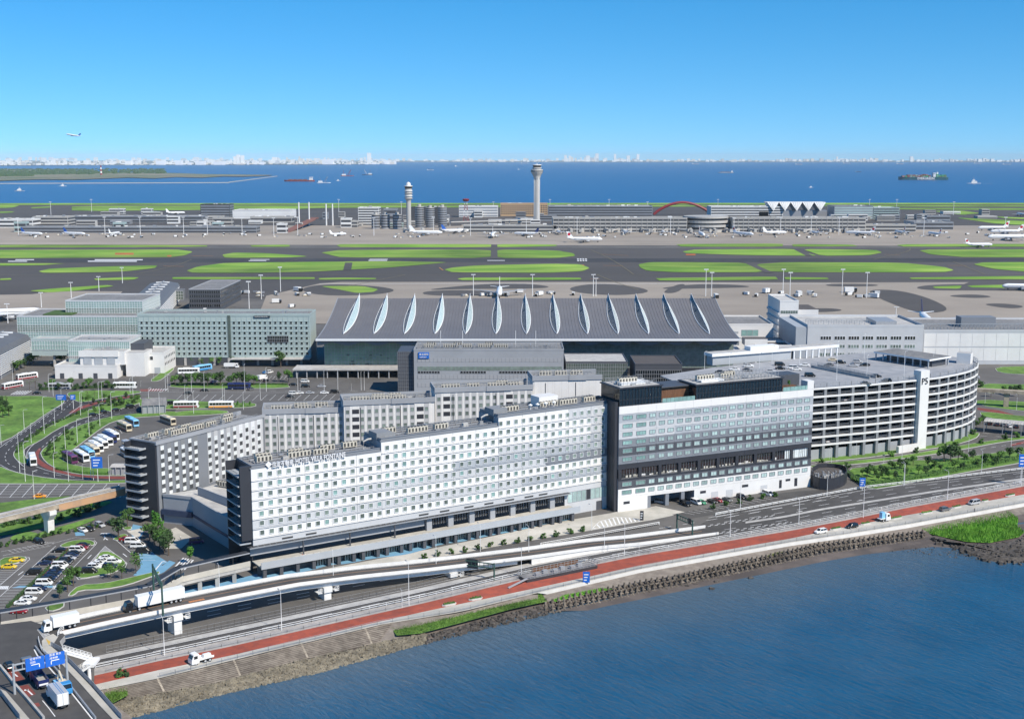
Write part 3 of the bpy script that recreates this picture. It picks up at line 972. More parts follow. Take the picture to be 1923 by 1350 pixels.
for zx in (207, 303, 382, 448, 510, 575, 635, 698, 758, 822, 880, 943, 1000, 1062, 1120, 1181, 1238, 1299, 1355, 1413, 1468):
    cx.append(VPL(GA, GB, 1123 + zx / 3.751, 660 + (590 - (zx - 207) * .1) / 3.751)[0])
wa, pa = win_mesh('window', 2.5, 1.55, ['frame_gray'], .08, .2, 2, 1, 0), pane_mesh(2.5, 1.55, 'glass_pale', .08, -.03)
wb, pb = win_mesh('window', 4.0, 1.55, ['frame_gray'], .08, .2, 3, 1, 0), pane_mesh(4.0, 1.55, 'glass_green', .08, -.03)
for z in rows:
    for i, x in enumerate(cx):
        o = link('window', wb if i < 2 else wa, gh, (x, -.1, z))
        link('pane', pb if i < 2 else pa, o)
# glazed restaurant storey
m = MB()
m.box(0, .5, 12.2, GL, .6, 15.75)
m.obj('glazing', 'glass_dark', gh)
lm = MB()
lm.box(0, -.12, 12.2, 1.3, .5, 15.75)
lm = lm.mesh('pier', ['tone5'])
for i in range(11): link('pier', lm, gh, (i * 8.45 + .01, 0, 0))
cm = MB()
for i in range(6): cm.box(i * 1.15 + 1.4, .35, 12.3, i * 1.15 + 1.46, .48, 15.7)
cm = cm.mesh('mullion', ['steel'])
for i in range(10): link('mullion', cm, gh, (i * 8.45, 0, 0))
cm = MB()
for i in range(7): cm.box(i * .9 + 1.5, .3, 12.3, i * .9 + 2.1, .42, 15.6)
cm = cm.mesh('curtain', ['curtain'])
for i in (8.55, 9.15): link('curtain', cm, gh, (i * 8.45, 0, 0))
rg = random.Random(4)
m = MB()
for i in range(90):
    x = rg.uniform(2, 70)
    m.box(x, .36, 12.35, x + rg.uniform(.3, .9), .49, 12.35 + rg.uniform(.3, .9), rg.choice((0, 1, 1)))
m.obj('furniture', ['white_clad', 'ac_beige'], gh)
# garage mouth and doors at street level
for x in (12.4, 20.2, 27.0): MB().box(x, .1, 0, x + 1.5, 1.4, 4.6).obj('garage_pillar', 'tone3', gh)
m = MB()
for x, z, a, b in ((2.3, 2.6, 2.6, 1.0), (35.2, 2.9, 2.5, 1.0), (54, 3.2, 2.8, 1.0), (71.2, 1.0, 1.2, 3.2), (74.2, 3.4, 2.2, .9), (78.4, 1.0, 1.4, 3.2)):
    m.box(x, -.16, z, x + a, -.05, z + b)
m.obj('louver', 'tone5', gh)
dm = MB()
dm.box(0, -.16, 0, 3.0, -.1, 3.0)
dm = dm.mesh('garage_door', ['tone1'])
for x in (40.2, 46.8, 62.6): link('garage_door', dm, gh, (x, 0, 0))
# roof storey: two dark glass volumes, terrace between, terrace with a tree at the end
def glass_box(x0, x1, y1, h):
    m = MB()
    m.box(x0, .2, GT, x1, y1, GT + h)
    m.obj('roof_room', 'glass_dark', gh)
    m = MB()
    m.box(x0 - .5, -.35, GT + h, x1 + .5, y1 + .3, GT + h + .4)
    m.obj('room_roof', 'tone5', gh)
    m = MB()
    n = int((x1 - x0) / 1.3)
    for i in range(n + 1): m.box(lerp(x0, x1, i / n) - .05, .0, GT, lerp(x0, x1, i / n) + .05, .2, GT + h)
    for z in (.1, 2.2, h - .25): m.box(x0, .05, GT + z, x1, .18, GT + z + .1)
    m.obj('mullion', 'steel_dark', gh)
    m = MB()
    m.box(x0 + .5, .6, GT + h + .4, x1 - .5, y1 - .5, GT + h + .5)
    m.obj('roof_panel', 'roof_light', gh)
glass_box(.2, 17.6, 14, 6.4)
glass_box(32.5, 71.2, 12, 5.2)
m = MB()
m.box(17.8, 5, GT, 32.4, 14, GT + 4.6)
m.obj('terrace_wall', 'wood', gh)
MB().box(17.6, 4, GT + 4.6, 32.4, 14.4, GT + 5.0).obj('terrace_roof', 'tone4', gh)
MB().box(71.4, 9, GT, GL, 16.6, GT + 4.5).obj('roof_house', 'tone4', gh)
m = MB()
m.box(71.6, 4, GT + .02, GL - 3, 8.9, GT + .5)
m.obj('planter', 'wood', gh)
m = MB()
m.box(GL - 3, -.1, GT, GL, 4, GT + 3.2)
m.obj('roof_wall', 'white_clad', gh)
bm_ = MB()
for i in range(8): bm_.box(i * 1.75 + .05, -.05, GT + .05, i * 1.75 + 1.68, .05, GT + 1.6)
bm_ = bm_.mesh('glass_balustrade', ['glass_green'])
for x in (18.0, 71.4 - 2.2): link('glass_balustrade', bm_, gh, (x + (2.4 if x > 30 else 0), 0, 0))
roof_kit(gh, 34, 70, 2, 11, GT + 5.65, 31, .7)
roof_kit(gh, 1, 17, 2, 13, GT + 6.9, 32, .8)
m = MB()
m.box(2.5, 3, GT + 7, 12.5, 8, GT + 7.9)
m.box(36, 2, GT + 5.8, 46, 6, GT + 6.5)
m.obj('white_unit', 'white_metal', gh)
m = MB()
for y in (1.2, 9.0): rail_bars(m, [(44, y, GT + 5.6), (70, y, GT + 5.6)], 2.2, 1.5, .07)
m.obj('roof_screen', 'steel', gh)

# ---------------------------------------------------------------- dark and white hotel wing behind
LA_, LB_ = (-123.9, 426.3), R(59.1)
LW = 54.9
lw = T('hotel_building', 'dark hotel wing with checkered windows joined to taller white striped blocks behind', 'hotel', LA_, LB_)
m = MB()
m.box(0, .1, 0, LW, 13, 28.2, 0, 1)
m.obj('wall', ['tone3', 'roof_gray'], lw)
m = MB()
m.box(-.6, .4, 0, 0, 12.4, 28.9)
m.obj('end_wall', 'tone5', lw)
m = MB()
m.box(-.6, -.25, 28.2, LW + .5, .5, 29.4)
m.box(-.6, 12.3, 28.2, LW + .5, 13, 29.4)
m.box(-.6, .5, 28.2, -.2, 12.3, 29.4)
m.obj('cornice', 'wall_gray', lw)
roof_kit(lw, 1, LW - 2, 1, 12.2, 28.2, 77)
m = MB()
m.box(-3.2, 12.4, 0, 0, 12.8, 28.5)
m.obj('stair_wall', 'tone5', lw)
lm = MB()
lm.box(-3.4, 5.2, 0, -.6, 12.8, .2)
lm.box(-3.6, 5.2, -.1, -3.4, 12.8, .5)
lm.box(-3.6, 4.9, -.1, -.6, 5.2, .5)
lm = lm.mesh('landing', ['tone2'])
rm = MB()
for y in range(6, 13): rm.box(-3.5, y, .2, -3.44, y + .06, 1.4)
rm.box(-3.52, 5.2, 1.32, -3.44, 12.8, 1.4)
rm = rm.mesh('landing_railing', ['steel_dark'])
for i in range(9):
    link('landing', lm, lw, (0, 0, 1.9 + 3.05 * i))
    link('landing_railing', rm, lw, (0, 0, 1.9 + 3.05 * i))
mt('strip_mid', (.20, .21, .22), .6, .06, .2)
mt('strip_light', (.44, .445, .455), .6, .06, .2)
mt('strip_white', (.66, .67, .69), .6, .05, .2)
mt('panel_dark', (.06, .065, .07), .5, .1, .3, orand=.2)
sw, sp_ = win_mesh('window', 1.5, 1.5, ['frame_white'], .08, .08, 2, 2), pane_mesh(1.5, 1.5, 'curtain', .08, -.02)
dp = MB()
dp.box(-.75, -.06, 0, .75, .02, 1.5)
dp = dp.mesh('dark_panel', ['panel_dark'])
st_m = {}
xs = [2.3, 5.6, 8.9, 12.2, 15.5, 18.4, 25.3, 28.6, 31.9, 35.2, 38.5, 41.8, 45.1, 48.4, 51.7]
for i, x in enumerate(xs):
    q = MB()
    q.box(x - 1.0, -.04, 9 if x > 3 else 4, x + 1.0, .1, 28.1)
    q.obj('facade_strip', 'strip_mid' if i < 6 else ('strip_light' if i < 11 else 'strip_white'), lw)
    for r_ in range(6):
        z = 26.2 - 3.05 * r_ - (1.52 if i % 2 else 0)
        o = link('window', sw, lw, (x, -.05, z - .2))
        link('pane', sp_, o)
        link('dark_panel', dp, lw, (x, -.05, z - 1.72))
    q = MB()
    q.box(x + 1.02, -.02, 9, x + 2.25, .1, 28.1)
    q.obj('facade_strip', 'tone3' if i < 6 else ('wall_gray' if i < 10 else 'tone1'), lw)
# the white striped blocks, each one storey higher than the last
bw_, bp_ = win_mesh('window', 1.35, 1.6, ['frame_gray'], .09, .1), pane_mesh(1.35, 1.6, 'glass', .09, -.02)
bk = MB()
bk.box(-1.35, -.06, 0, 1.35, .02, 1.7)
bk = bk.mesh('dark_panel', ['tone5'])
WBLK = [((-96.5, 475.2), (-65.6, 480.0), 31.0), ((-65.4, 477.6), (-30.6, 485.3), 34.0), ((-30.4, 487.6), (8.3, 495.0), 37.2), ((8.5, 497.6), (36.5, 501.3), 40.2)]
for bi, (a, b, zt) in enumerate(WBLK):
    an = ang(a, b)
    L = dist(a, b)
    rt = link('striped_block', None, lw)
    rt.matrix_local = Matrix.Rotation(-LB_, 4, 'Z') @ Matrix.Translation((a[0] - LA_[0], a[1] - LA_[1], 0)) @ Matrix.Rotation(an, 4, 'Z')
    m = MB()
    m.box(0, .1, 0, L, 14, zt - 2.0, 0, 1)
    m.obj('block_wall', ['white_clad', 'roof_gray'], rt)
    m = MB()
    m.box(-.3, -.35, zt - 2.0, L + .2, .4, zt)
    m.box(-.3, 13.2, zt - 2.0, L + .2, 14, zt)
    m.box(-.3, .4, zt - 2.0, .1, 13.2, zt)
    m.box(L * .52, -.55, zt - 2.05, L * .78, -.35, zt + .12)
    m.obj('block_cornice', 'wall_gray', rt)
    roof_kit(rt, 1, L - 1, 1, 13, zt - 2.0, 90 + bi, 1.0)
    m = MB()
    rail_bars(m, [(1, .8, zt - .2), (L - 1, .8, zt - .2)], 1.6, 1.5, .05)
    m.obj('block_railing', 'steel', rt)
    x, k = 1.4, 0
    while x < L - 1.2:
        blk = (k % 9 == 1 and bi in (1, 2))
        for nm, x0, x1, t in (('facade_strip', x - .95, x + .95, 'tone2' if bi < 3 and not blk else 'white_clad'), ('facade_strip', x + .97, x + 1.83, 'white_clad')):
            if x1 < L:
                q = MB()
                q.box(x0, -.03, 0, x1, .1, zt - 2.02)
                q.obj(nm, t if not (t == 'tone2') else 'strip_light', rt)
        for r_ in range(5 if bi < 2 else 3):
            z = zt - 5.4 - 3.05 * r_
            if bi == 3: continue
            if blk: link('dark_panel', bk, rt, (x + .3, -.05, z))
            else:
                o = link('window', bw_, rt, (x, -.04, z))
                link('pane', bp_, o)
        x += 2.82
        k += 1
    m = MB()
    for f in (.18, .62):
        m.cyl(L * f, -.15, [(.11, 0), (.11, zt - 3)], 6)
    m.obj('downpipe', 'steel_dark', rt)
m = MB()                                      # low service block in the court between the wings
pod = W([(306, 927), (360, 933), (392, 952), (444, 981)], 10.5) + W([(452, 925), (428, 897), (372, 914), (318, 922)], 10.5)
pb_ = T('service_building', 'low grey service building with curved flat roof between the two hotel wings', 'building', pod[0])
loc = [(x - pod[0][0], y - pod[0][1]) for x, y in pod]
m.prism(loc, 0, 9.6, 0, 1)
m.obj('wall', ['wall_gray', 'roof_light'], pb_)
m = MB()
for i in range(3): m.bar(loc[i], loc[i + 1], .5, 9.6, 10.6)
m.obj('parapet', 'wall_gray', pb_)
m = MB()
i0, i1 = P(372, 914, 12.5), P(444, 941, 12.5)
m.bar((i0[0] - pod[0][0], i0[1] - pod[0][1]), (i1[0] - pod[0][0], i1[1] - pod[0][1]), .5, 9.6, 12.6)
m.obj('screen_wall', 'wall_gray', pb_)
for i in range(4):
    o = link('air_unit', AC4, pb_, (loc[6][0] + 6 + 4.6 * i, loc[6][1] + 3.2 - i * 2.8, 9.6), R(-28))
m = MB()
for k in (1, 2): m.bar(loc[k], (loc[k + 1]), .3, 3.6, 4.6)
m.bar((loc[0][0] - .5, loc[0][1] - .5), (loc[1][0], loc[1][1] - .6), .8, 3.2, 5.2)
m.obj('fascia', mt('navy', (.03, .045, .09), .5), pb_)
# ---------------------------------------------------------------- generic building from photograph corners
def bld(name, label, cat, a, b, depth, top=None, h=None, wall='tone1', roof='roof_gray', par=1.0, group=None, rz=None, z0=0, par_mat=None):
    """a, b: pixels of the front corners at the ground; top: row of the roof edge above a"""
    A, B = P(*a), P(*b)
    an = ang(A, B) if rz is None else rz
    L = dist(A, B)
    hh = h if h else ZT(A[0], A[1], top)
    t = T(name, label, cat, A, an, group)
    m = MB()
    m.box(0, 0, z0, L, depth, hh, 0, 1)
    m.obj('wall', [wall, roof], t)
    if par:
        m = MB()
        parapet(m, -.1, L + .1, -.1, depth + .1, hh, hh + par, .35)
        m.obj('parapet', par_mat or wall, t)
    t['L'], t['h'] = L, hh
    return t, L, hh
def band(t, x0, x1, z0, z1, n, glass='glass', frame='frame_gray', name='window', y=0, one=False, fr=.12):
    """a run of n windows; each a part with its pane, unless one=True (then one ribbon)"""
    w_ = (x1 - x0) / n
    if one:
        m = MB()
        m.box(x0, y - .06, z0, x1, y + .05, z1, 0)
        for i in range(n + 1): m.box(x0 + w_ * i - fr / 2, y - .14, z0, x0 + w_ * i + fr / 2, y - .06, z1, 1)
        return m.obj('window_ribbon', [glass, frame], t)
    key = ('b', round(w_, 2), round(z1 - z0, 2), glass, frame)
    if key not in cl: cl[key] = (win_mesh(name, w_, z1 - z0, [frame], fr, .12), pane_mesh(w_, z1 - z0, glass, fr, -.03))
    for i in range(n):
        o = link(name, cl[key][0], t, (x0 + w_ * (i + .5), y - .02, z0))
        link('pane', cl[key][1], o)
def side(t, x, y0, y1, z0, z1, n, glass='glass', frame='frame_gray', sgn=-1):
    m = MB()
    m.box(x - .06, y0, z0, x + .06, y1, z1, 0)
    for i in range(n + 1): m.box(x - .12, lerp(y0, y1, i / n) - .06, z0, x + .12, lerp(y0, y1, i / n) + .06, z1, 1)
    m.obj('side_glazing', [glass, frame], t)
def grid(t, x0, x1, z0, z1, nx, nz, glass, frame, y=0, d=.15, wd=.12):
    m = MB()
    m.box(x0, y - .05, z0, x1, y + .05, z1, 0)
    for i in range(nx + 1): m.box(lerp(x0, x1, i / nx) - wd / 2, y - d, z0, lerp(x0, x1, i / nx) + wd / 2, y - .05, z1, 1)
    for i in range(nz + 1): m.box(x0, y - d - .03, lerp(z0, z1, i / nz) - wd / 2, x1, y - .05, lerp(z0, z1, i / nz) + wd / 2, 1)
    return m.obj('curtain_wall', [glass, frame], t)

# ---------------------------------------------------------------- great terminal with the swept roof
mt('roof_t3', (.19, .18, .182), .5, .07, .06, metal=.25, orand=.06)
mt('green_pane', (.16, .27, .21), .12, .3, .12, sp=.7)
TX0, TX1, TY0, TY1 = -114.5, 133.5, 724.0, 818.0
t3 = T('terminal_building', 'large terminal with dark swept roof carrying thirteen leaf shaped skylights', 'terminal', (0, 735, 0))
ZE, ZRG = ZT(0, TY0, 637), ZT(0, TY1, 560)
def rz_(t): return ZE + (ZRG - ZE) * (t ** 2.1 * .8 + t * .2)
NB = 14
bx = [TX0 + (TX1 - TX0) * i / NB for i in range(NB + 1)]
for b in range(NB):                                                # roof bays
    m = MB()
    for k in range(16):
        t0, t1 = k / 16, (k + 1) / 16
        a = [(bx[b] + .06, TY0 - 735 + (TY1 - TY0) * t0, rz_(t0)), (bx[b + 1] - .06, TY0 - 735 + (TY1 - TY0) * t0, rz_(t0)),
             (bx[b + 1] - .06, TY0 - 735 + (TY1 - TY0) * t1, rz_(t1)), (bx[b] + .06, TY0 - 735 + (TY1 - TY0) * t1, rz_(t1))]
        m.face(a)
        for s_ in range(1, 9):                                      # standing seams
            x = lerp(bx[b], bx[b + 1], s_ / 9)
            m.face([(x, a[0][1], a[0][2] + .02), (x, a[0][1], a[0][2] + .16), (x, a[2][1], a[2][2] + .16), (x, a[2][1], a[2][2] + .02)])
    m.obj('roof_bay', 'roof_t3', t3)
m = MB()                                                           # underside and white eave edge
for k in range(16):
    t0, t1 = k / 16, (k + 1) / 16
    y0, y1 = TY0 - 735 + (TY1 - TY0) * t0, TY0 - 735 + (TY1 - TY0) * t1
    m.face([(TX0, y1, rz_(t1) - .9), (TX1, y1, rz_(t1) - .9), (TX1, y0, rz_(t0) - .9), (TX0, y0, rz_(t0) - .9)])
m.obj('soffit', 'tone4', t3)
m = MB()
m.box(TX0 - .3, TY0 - 735 - .5, ZE - 1.0, TX1 + .3, TY0 - 735 + .05, ZE + .25)
m.obj('eave', 'frame_white', t3)
for x in (TX0, TX1):
    m = MB()
    for k in range(16):
        t0, t1 = k / 16, (k + 1) / 16
        y0, y1 = TY0 - 735 + (TY1 - TY0) * t0, TY0 - 735 + (TY1 - TY0) * t1
        m.raw([(x - .25, y0, rz_(t0) - 1), (x + .25, y0, rz_(t0) - 1), (x + .25, y0, rz_(t0) + .2), (x - .25, y0, rz_(t0) + .2),
               (x - .25, y1, rz_(t1) - 1), (x + .25, y1, rz_(t1) - 1), (x + .25, y1, rz_(t1) + .2), (x - .25, y1, rz_(t1) + .2)],
              [(0, 4, 5, 1), (1, 5, 6, 2), (2, 6, 7, 3), (3, 7, 4, 0)])
    m.obj('verge', 'steel', t3)
m = MB()                                                           # wavy fascia below the eave
for b in range(NB):
    for k in range(8):
        f0, f1 = k / 8, (k + 1) / 8
        d0, d1 = 1.2 + 2.0 * abs(math.sin(math.pi * (f0 + .5))), 1.2 + 2.0 * abs(math.sin(math.pi * (f1 + .5)))
        xa, xb = lerp(bx[b], bx[b + 1], f0), lerp(bx[b], bx[b + 1], f1)
        m.raw([(xa, -7.4, ZE - .9), (xb, -7.4, ZE - .9), (xb, -7.4, ZE - .9 - d1), (xa, -7.4, ZE - .9 - d0), (xa, -7, ZE - .9), (xb, -7, ZE - .9), (xb, -7, ZE - .9 - d1), (xa, -7, ZE - .9 - d0)],
              [(0, 3, 2, 1), (4, 5, 6, 7), (3, 7, 6, 2)])
m.obj('fascia', 'tone3', t3)
m = MB()
m.box(TX0 + 3, 0, 0, TX1 - 2, 80, 21.5)
m.obj('wall', 'tone5', t3)
grid(t3, TX0 + 3, TX0 + 52, 3.8, 20.5, 24, 9, 'green_pane', 'frame_gray', -.1)
grid(t3, TX0 + 52, TX1 - 2, 3.8, 20.5, 60, 9, 'glass', 'wall_mid', -.1)
rg = random.Random(2)
wl = MB()
for i in range(60):                                                # pale inner counters and blinds seen through the glass
    x, z = TX0 + 4 + rg.uniform(0, 45), rg.choice((5.4, 7.2, 9.0, 11))
    wl.box(x, -.2, z, x + rg.uniform(.8, 3), -.16, z + rg.uniform(.5, 1.3))
wl.obj('blind', 'glass_green', t3)
fm = MB()                                                          # a leaf: raised glass vault along the slope
LN, LT0, LT1 = 14, .17, 1.03
edgeL, edgeR, crest = [], [], []
for k in range(LN + 1):
    f = k / LN
    t = LT0 + (LT1 - LT0) * f
    wd = 2.9 * math.sin(math.pi * min(1, f ** .95)) ** .85 if 0 < f < 1 else 0
    y = TY0 - 735 + (TY1 - TY0) * t
    z = rz_(min(t, 1)) + (t - 1) * 40 * (t > 1)
    edgeL.append((-wd, y, z + .25))
    edgeR.append((wd, y, z + .25))
    crest.append((.25, y, z + .3 + wd * .95 + (1.2 * f if f > .6 else .6 * f)))
for k in range(LN):
    fm.face([edgeL[k], crest[k], crest[k + 1], edgeL[k + 1]], 1)
    fm.face([crest[k], edgeR[k], edgeR[k + 1], crest[k + 1]], 0)
fm = fm.mesh('skylight', ['glass_pale', 'steel_dark'])
fr = MB()
fr.tube(edgeL, .3, 4)
fr.tube(edgeR, .3, 4)
fr.tube(crest, .16, 4)
fr = fr.mesh('skylight_frame', ['frame_white'])
rb = MB()
for k in range(1, LN * 2):
    f = k / 2
    i = min(LN - 1, int(f))
    q = [tuple(lerp(a_, b_, f - i) for a_, b_ in zip(E[i], E[i + 1])) for E in (edgeL, crest, edgeR)]
    rb.tube(q, .1, 3)
rb = rb.mesh('skylight_rib', ['frame_white'])
for k in range(13):
    o = link('skylight', fm, t3, (-100.6 + 18.2 * k, 0, .1))
    link('skylight_frame', fr, o)
    tag(link('skylight_rib', rb, o), kind='stuff')
m = MB()
m.box(-128, -15, 4.6, -58, 0, 5.5)
m.obj('entrance_canopy', 'roof_light', t3)
pm_ = MB()
pm_.cyl(0, 0, [(.35, 0), (.35, 4.6)], 8)
pm_ = pm_.mesh('canopy_post', ['frame_gray'])
for i in range(12): link('canopy_post', pm_, t3, (-126 + 6 * i, -14, 0))
m = MB()
m.box(TX1 - 2, 20, 0, TX1 + 8, 70, 10)
m.obj('annex', 'tone2', t3)

# grey office block with the blue sign in front of it
mt('sign_blue', (.01, .13, .5), .5, .1, 1)
ob, L, h = bld('office_building', 'grey office block with railed roof and small blue sign before the great terminal', 'building', (778, 742), (1058, 742), 26, h=24.5, wall='wall_gray', roof='roof_gray', par=.9)
for z in (4.5, 9.0, 13.5, 18.2): band(ob, 2, L - 1, z, z + 2.2, 36, 'frame_gray' if z != 13.5 else 'glass', 'wall_mid', one=True)
for x0, x1 in ((2, 14), (25, 39), (46, 62)): band(ob, x0, x1, 11.9, 13.3, int((x1 - x0) / 1.5), 'glass_dark', 'frame_gray')
m = MB()
m.box(-9, 3, 0, 0, 24, 23.5)
m.obj('glass_wing', 'tone4', ob)
grid(ob, -9, 0, 0, 23.4, 8, 12, 'tone4', 'wall_mid', 3)
m = MB()
m.box(2.5, -.5, 20.2, 8.3, -.1, 23.6)
o = m.obj('sign_board', 'sign_blue', ob)
q = link('lettering', text_mesh('東京国際', 1.25, 'sign_white', .1), ob, (2.9, -.58, 22.0))
q.rotation_euler.x = R(90)
q = link('lettering', text_mesh('AIRPORT', .95, 'sign_white', .1), ob, (3.1, -.58, 20.6))
q.rotation_euler.x = R(90)
m = MB()
rail_bars(m, [(1, .5, 25), (L - 1, .5, 25)], 2.4, 2.6, .09)
rail_bars(m, [(1, 9, 25), (L - 1, 9, 25)], 2.4, 2.6, .09)
for i in range(8): m.bar((i * 10 + 3, .5), (i * 10 + 3, 9), .25, 27, 27.3)
m.obj('roof_frame', 'steel', ob)
roof_kit(ob, 3, L - 3, 2, 20, 24.5, 8, .6)
m = MB()
for x in (14, 26, 55, 66): m.cyl(x, 10, [(.12, 24), (.12, 34)], 6)
m.obj('mast', 'white_metal', ob)
gb, L, h = bld('glass_pavilion', 'low glazed pavilion between the grey office block and the parking', 'building', (1062, 738), (1178, 738), 30, h=17, wall='tone4', roof='roof_light', par=.5)
grid(gb, .3, L - .3, 4, 16.5, 26, 6, 'glass', 'frame_gray', -.1)
gb, L, h = bld('pavilion', 'dark roofed pavilion with glazed front beside the parking deck', 'building', (1192, 745), (1280, 745), 30, h=17.5, wall='tone4', roof='roof_dark', par=.5)
grid(gb, .3, L - .3, 6, 14.5, 20, 4, 'glass_dark', 'frame_gray', -.1)

# ---------------------------------------------------------------- pale green hotel left of it
mt('pale_green', (.36, .43, .42), .5, .07, .1)
mt('pale_green2', (.42, .50, .49), .45, .06, .1)
rp, L, h = bld('hotel_building', 'pale green grid fronted hotel left of the great terminal', 'hotel', (262, 686), (585, 686), 22, h=31.2, wall='pale_green', roof='roof_gray', par=1.2, rz=0)
wv, pv = win_mesh('window', 1.5, 1.65, ['pale_green2'], .1, .2), pane_mesh(1.5, 1.65, 'glass_dark', .1, -.02)
n1, n2 = 17, 15
sp2 = []
for r_ in range(7):
    z = 6.6 + 3.2 * r_
    for i in range(n1): sp2.append((2.6 + 3.2 * i, -.05, z))
    for i in range(n2): sp2.append((59.6 + 3.2 * i, -.05, z))
pieces(rp, 'window', wv, sp2, 290, pv, 'pane')
m = MB()
for i in range(18): m.box(.9 + 3.2 * i - .06, -.22, 5.2, .9 + 3.2 * i + .06, 0, 30.5)
for i in range(16): m.box(58 + 3.2 * i - .06, -.22, 5.2, 58 + 3.2 * i + .06, 0, 30.5)
for r_ in range(9): m.box(.5, -.25, 5.2 + 3.2 * r_ - .05, L - .4, -.0, 5.2 + 3.2 * r_ + .07)
m.obj('facade_fin', 'pale_green2', rp)
m = MB()
m.box(55.6, -.3, 4.8, 57.4, .05, 31.2)
m.obj('joint', 'glass', rp)
m = MB()
m.box(0, -.1, 0, L, .2, 4.8)
m.obj('ground_wall', 'tone4', rp)
for i in range(12):
    m = MB()
    m.box(1 + 9 * i, -.6, 0, 2.4 + 9 * i, -.1, 4.7)
    m.obj('pillar', 'concrete', rp)
m = MB()
m.box(58, -7, 4.6, L, 0, 5.1)
m.obj('canopy', 'roof_light', rp)
grid(rp, 80, 93, 14.5, 18.5, 12, 2, 'glass_dark', 'frame_gray', -.3)
m = MB()
m.box(72, -.6, 29.8, 82, -.3, 31.0)
m.obj('sign_board', 'tone5', rp)
q = link('lettering', text_mesh('THE ROYAL PARK HOTEL', .72, 'sign_white', .08), rp, (72.4, -.66, 30.2))
q.rotation_euler.x = R(90)
roof_kit(rp, 2, L - 2, 1.5, 20, 31.3, 14, .5, False)

# glass terminal wing with green roof at far left
mt('gt_glass', (.27, .38, .36), .2, .12, .12, sp=.6)
def glassblk(label, a, b, depth, h, z0=0, roof='roof_light', nx=20, floors=((0, 1),), top=None, group=None):
    t, L, hh = bld('terminal_wing', label, 'terminal', a, b, depth, h=h, wall='pale_green', roof=roof, par=.8, rz=0, z0=z0, par_mat='tone1')
    for (f0, f1, g) in floors: grid(t, .1, L - .1, lerp(z0, hh, f0), lerp(z0, hh, f1) - .1, int(nx * L / 30), 3, g, 'frame_white', -.1, .2)
    grid2 = MB()
    for i in range(int(depth / 2.2)): grid2.box(L, i * 2.2 + .3, z0, L + .15, i * 2.2 + .42, hh)
    for z in range(int(z0), int(hh), 2): grid2.box(L, .2, z, L + .12, depth, z + .12)
    grid2.obj('side_frame', 'frame_white', t)
    return t, L, hh
mt('roof_lawn', (.05, .10, .02), .95, .2, .4)
t, L, h = glassblk('long green glass terminal wing with planted roof terrace at far left', (36, 668), (262, 668), 40, 25.5, 0, 'roof_gray', 18, ((0, .25, 'gt_glass'), (.25, .42, 'glass_dark'), (.42, .62, 'gt_glass'), (.62, .8, 'glass'), (.8, 1, 'gt_glass')))
m = MB()
m.box(14, 8, 25.6, 33, 30, 26.2)
m.obj('roof_lawn', 'roof_lawn', t)
t, L, h = glassblk('upper glass storeys of the far left terminal wing with grey roof', (128, 660), (272, 660), 42, 33.5, 25.6, 'roof_gray', 18, ((.0, .45, 'glass'), (.45, 1, 'gt_glass')))
t, L, h = glassblk('lower glazed block in front of the far left terminal wing', (131, 702), (246, 702), 24, 19.5, 0, 'roof_light', 26, ((0, .48, 'gt_glass'), (.48, .56, 'glass_dark'), (.56, 1, 'gt_glass')))
roof_kit(t, 2, L - 2, 2, 14, 19.6, 3, .6, False)
m = MB()
m.box(L, 2, 0, L + 8, 20, 18)
m.obj('dark_return', 'tone4', t)
# bridge over the road with a glazed parapet
t, L, h = bld('link_bridge', 'glazed link bridge carried over the road at far left', 'bridge', (62, 690), (131, 690), 14, h=17, wall='pale_green', roof='roof_light', z0=7.5, rz=0)
grid(t, 0, L, 11, 16.5, 14, 2, 'gt_glass', 'frame_white', -.1, .2)
m = MB()
m.box(12, 2, 0, 13.2, 3.2, 7.5)
m.obj('pier', 'concrete', t)

# silver concourse running back to the apron, and the louvred one at the frame's left edge
def concourse(name, label, axis, wd, zs, z1, nsk, side_lines=9):
    A, B = axis
    an = ang(A, B)
    L = dist(A, B)
    t = T(name, label, 'concourse', A, an)
    prof = [(-wd / 2 - .6, zs), (-wd / 2 + 1.2, zs + (z1 - zs) * .55), (-wd / 4, z1 - .8), (0, z1), (wd / 4, z1 - .8), (wd / 2 - 1.2, zs + (z1 - zs) * .55), (wd / 2 + .6, zs)]
    m = MB()
    m.rings([[(0, y, z) for y, z in prof], [(L, y, z) for y, z in prof]], 0, True, True)
    m.obj('roof', 'roof_silver', t)
    m = MB()
    m.box(.5, -wd / 2, 0, L - .5, wd / 2, zs + .1)
    m.obj('wall', 'tone3', t)
    m = MB()
    for k in range(side_lines):
        z = lerp(2.5, zs - .2, k / (side_lines - 1))
        m.box(0, -wd / 2 - .5, z, L, -wd / 2, z + .35)
        m.box(0, wd / 2, z, L, wd / 2 + .5, z + .35)
    m.obj('louver', 'frame_white', t)
    sk = MB()
    sk.box(-.5, -wd * .22, z1 - .55, .5, wd * .22, z1 + .25)
    sk = sk.mesh('rooflight', ['frame_white'])
    for i in range(nsk): link('rooflight', sk, t, (L * (i + .5) / nsk, 0, 0))
    m = MB()
    for i in range(int(L / 6)): m.box(6 * i, -wd / 2 - .7, zs - .3, 6 * i + .3, wd / 2 + .7, zs)
    m.box(0, -.3, z1 + .05, L, .3, z1 + .5)
    m.obj('roof_rib', 'steel', t)
    return t
mt('roof_silver', (.12, .125, .135), .6, .08, .05)
a, b = P(222, 612, 18), P(308, 530, 18)
concourse('concourse', 'silver roofed concourse with a row of rooflights running back to the apron', (a, b), 26, 15, 19, 15)
a, b = P(-150, 660, 15), P(62, 628, 15)
e0, e1 = P(-8, 718), P(60, 679)
ea = ang(e0, e1)
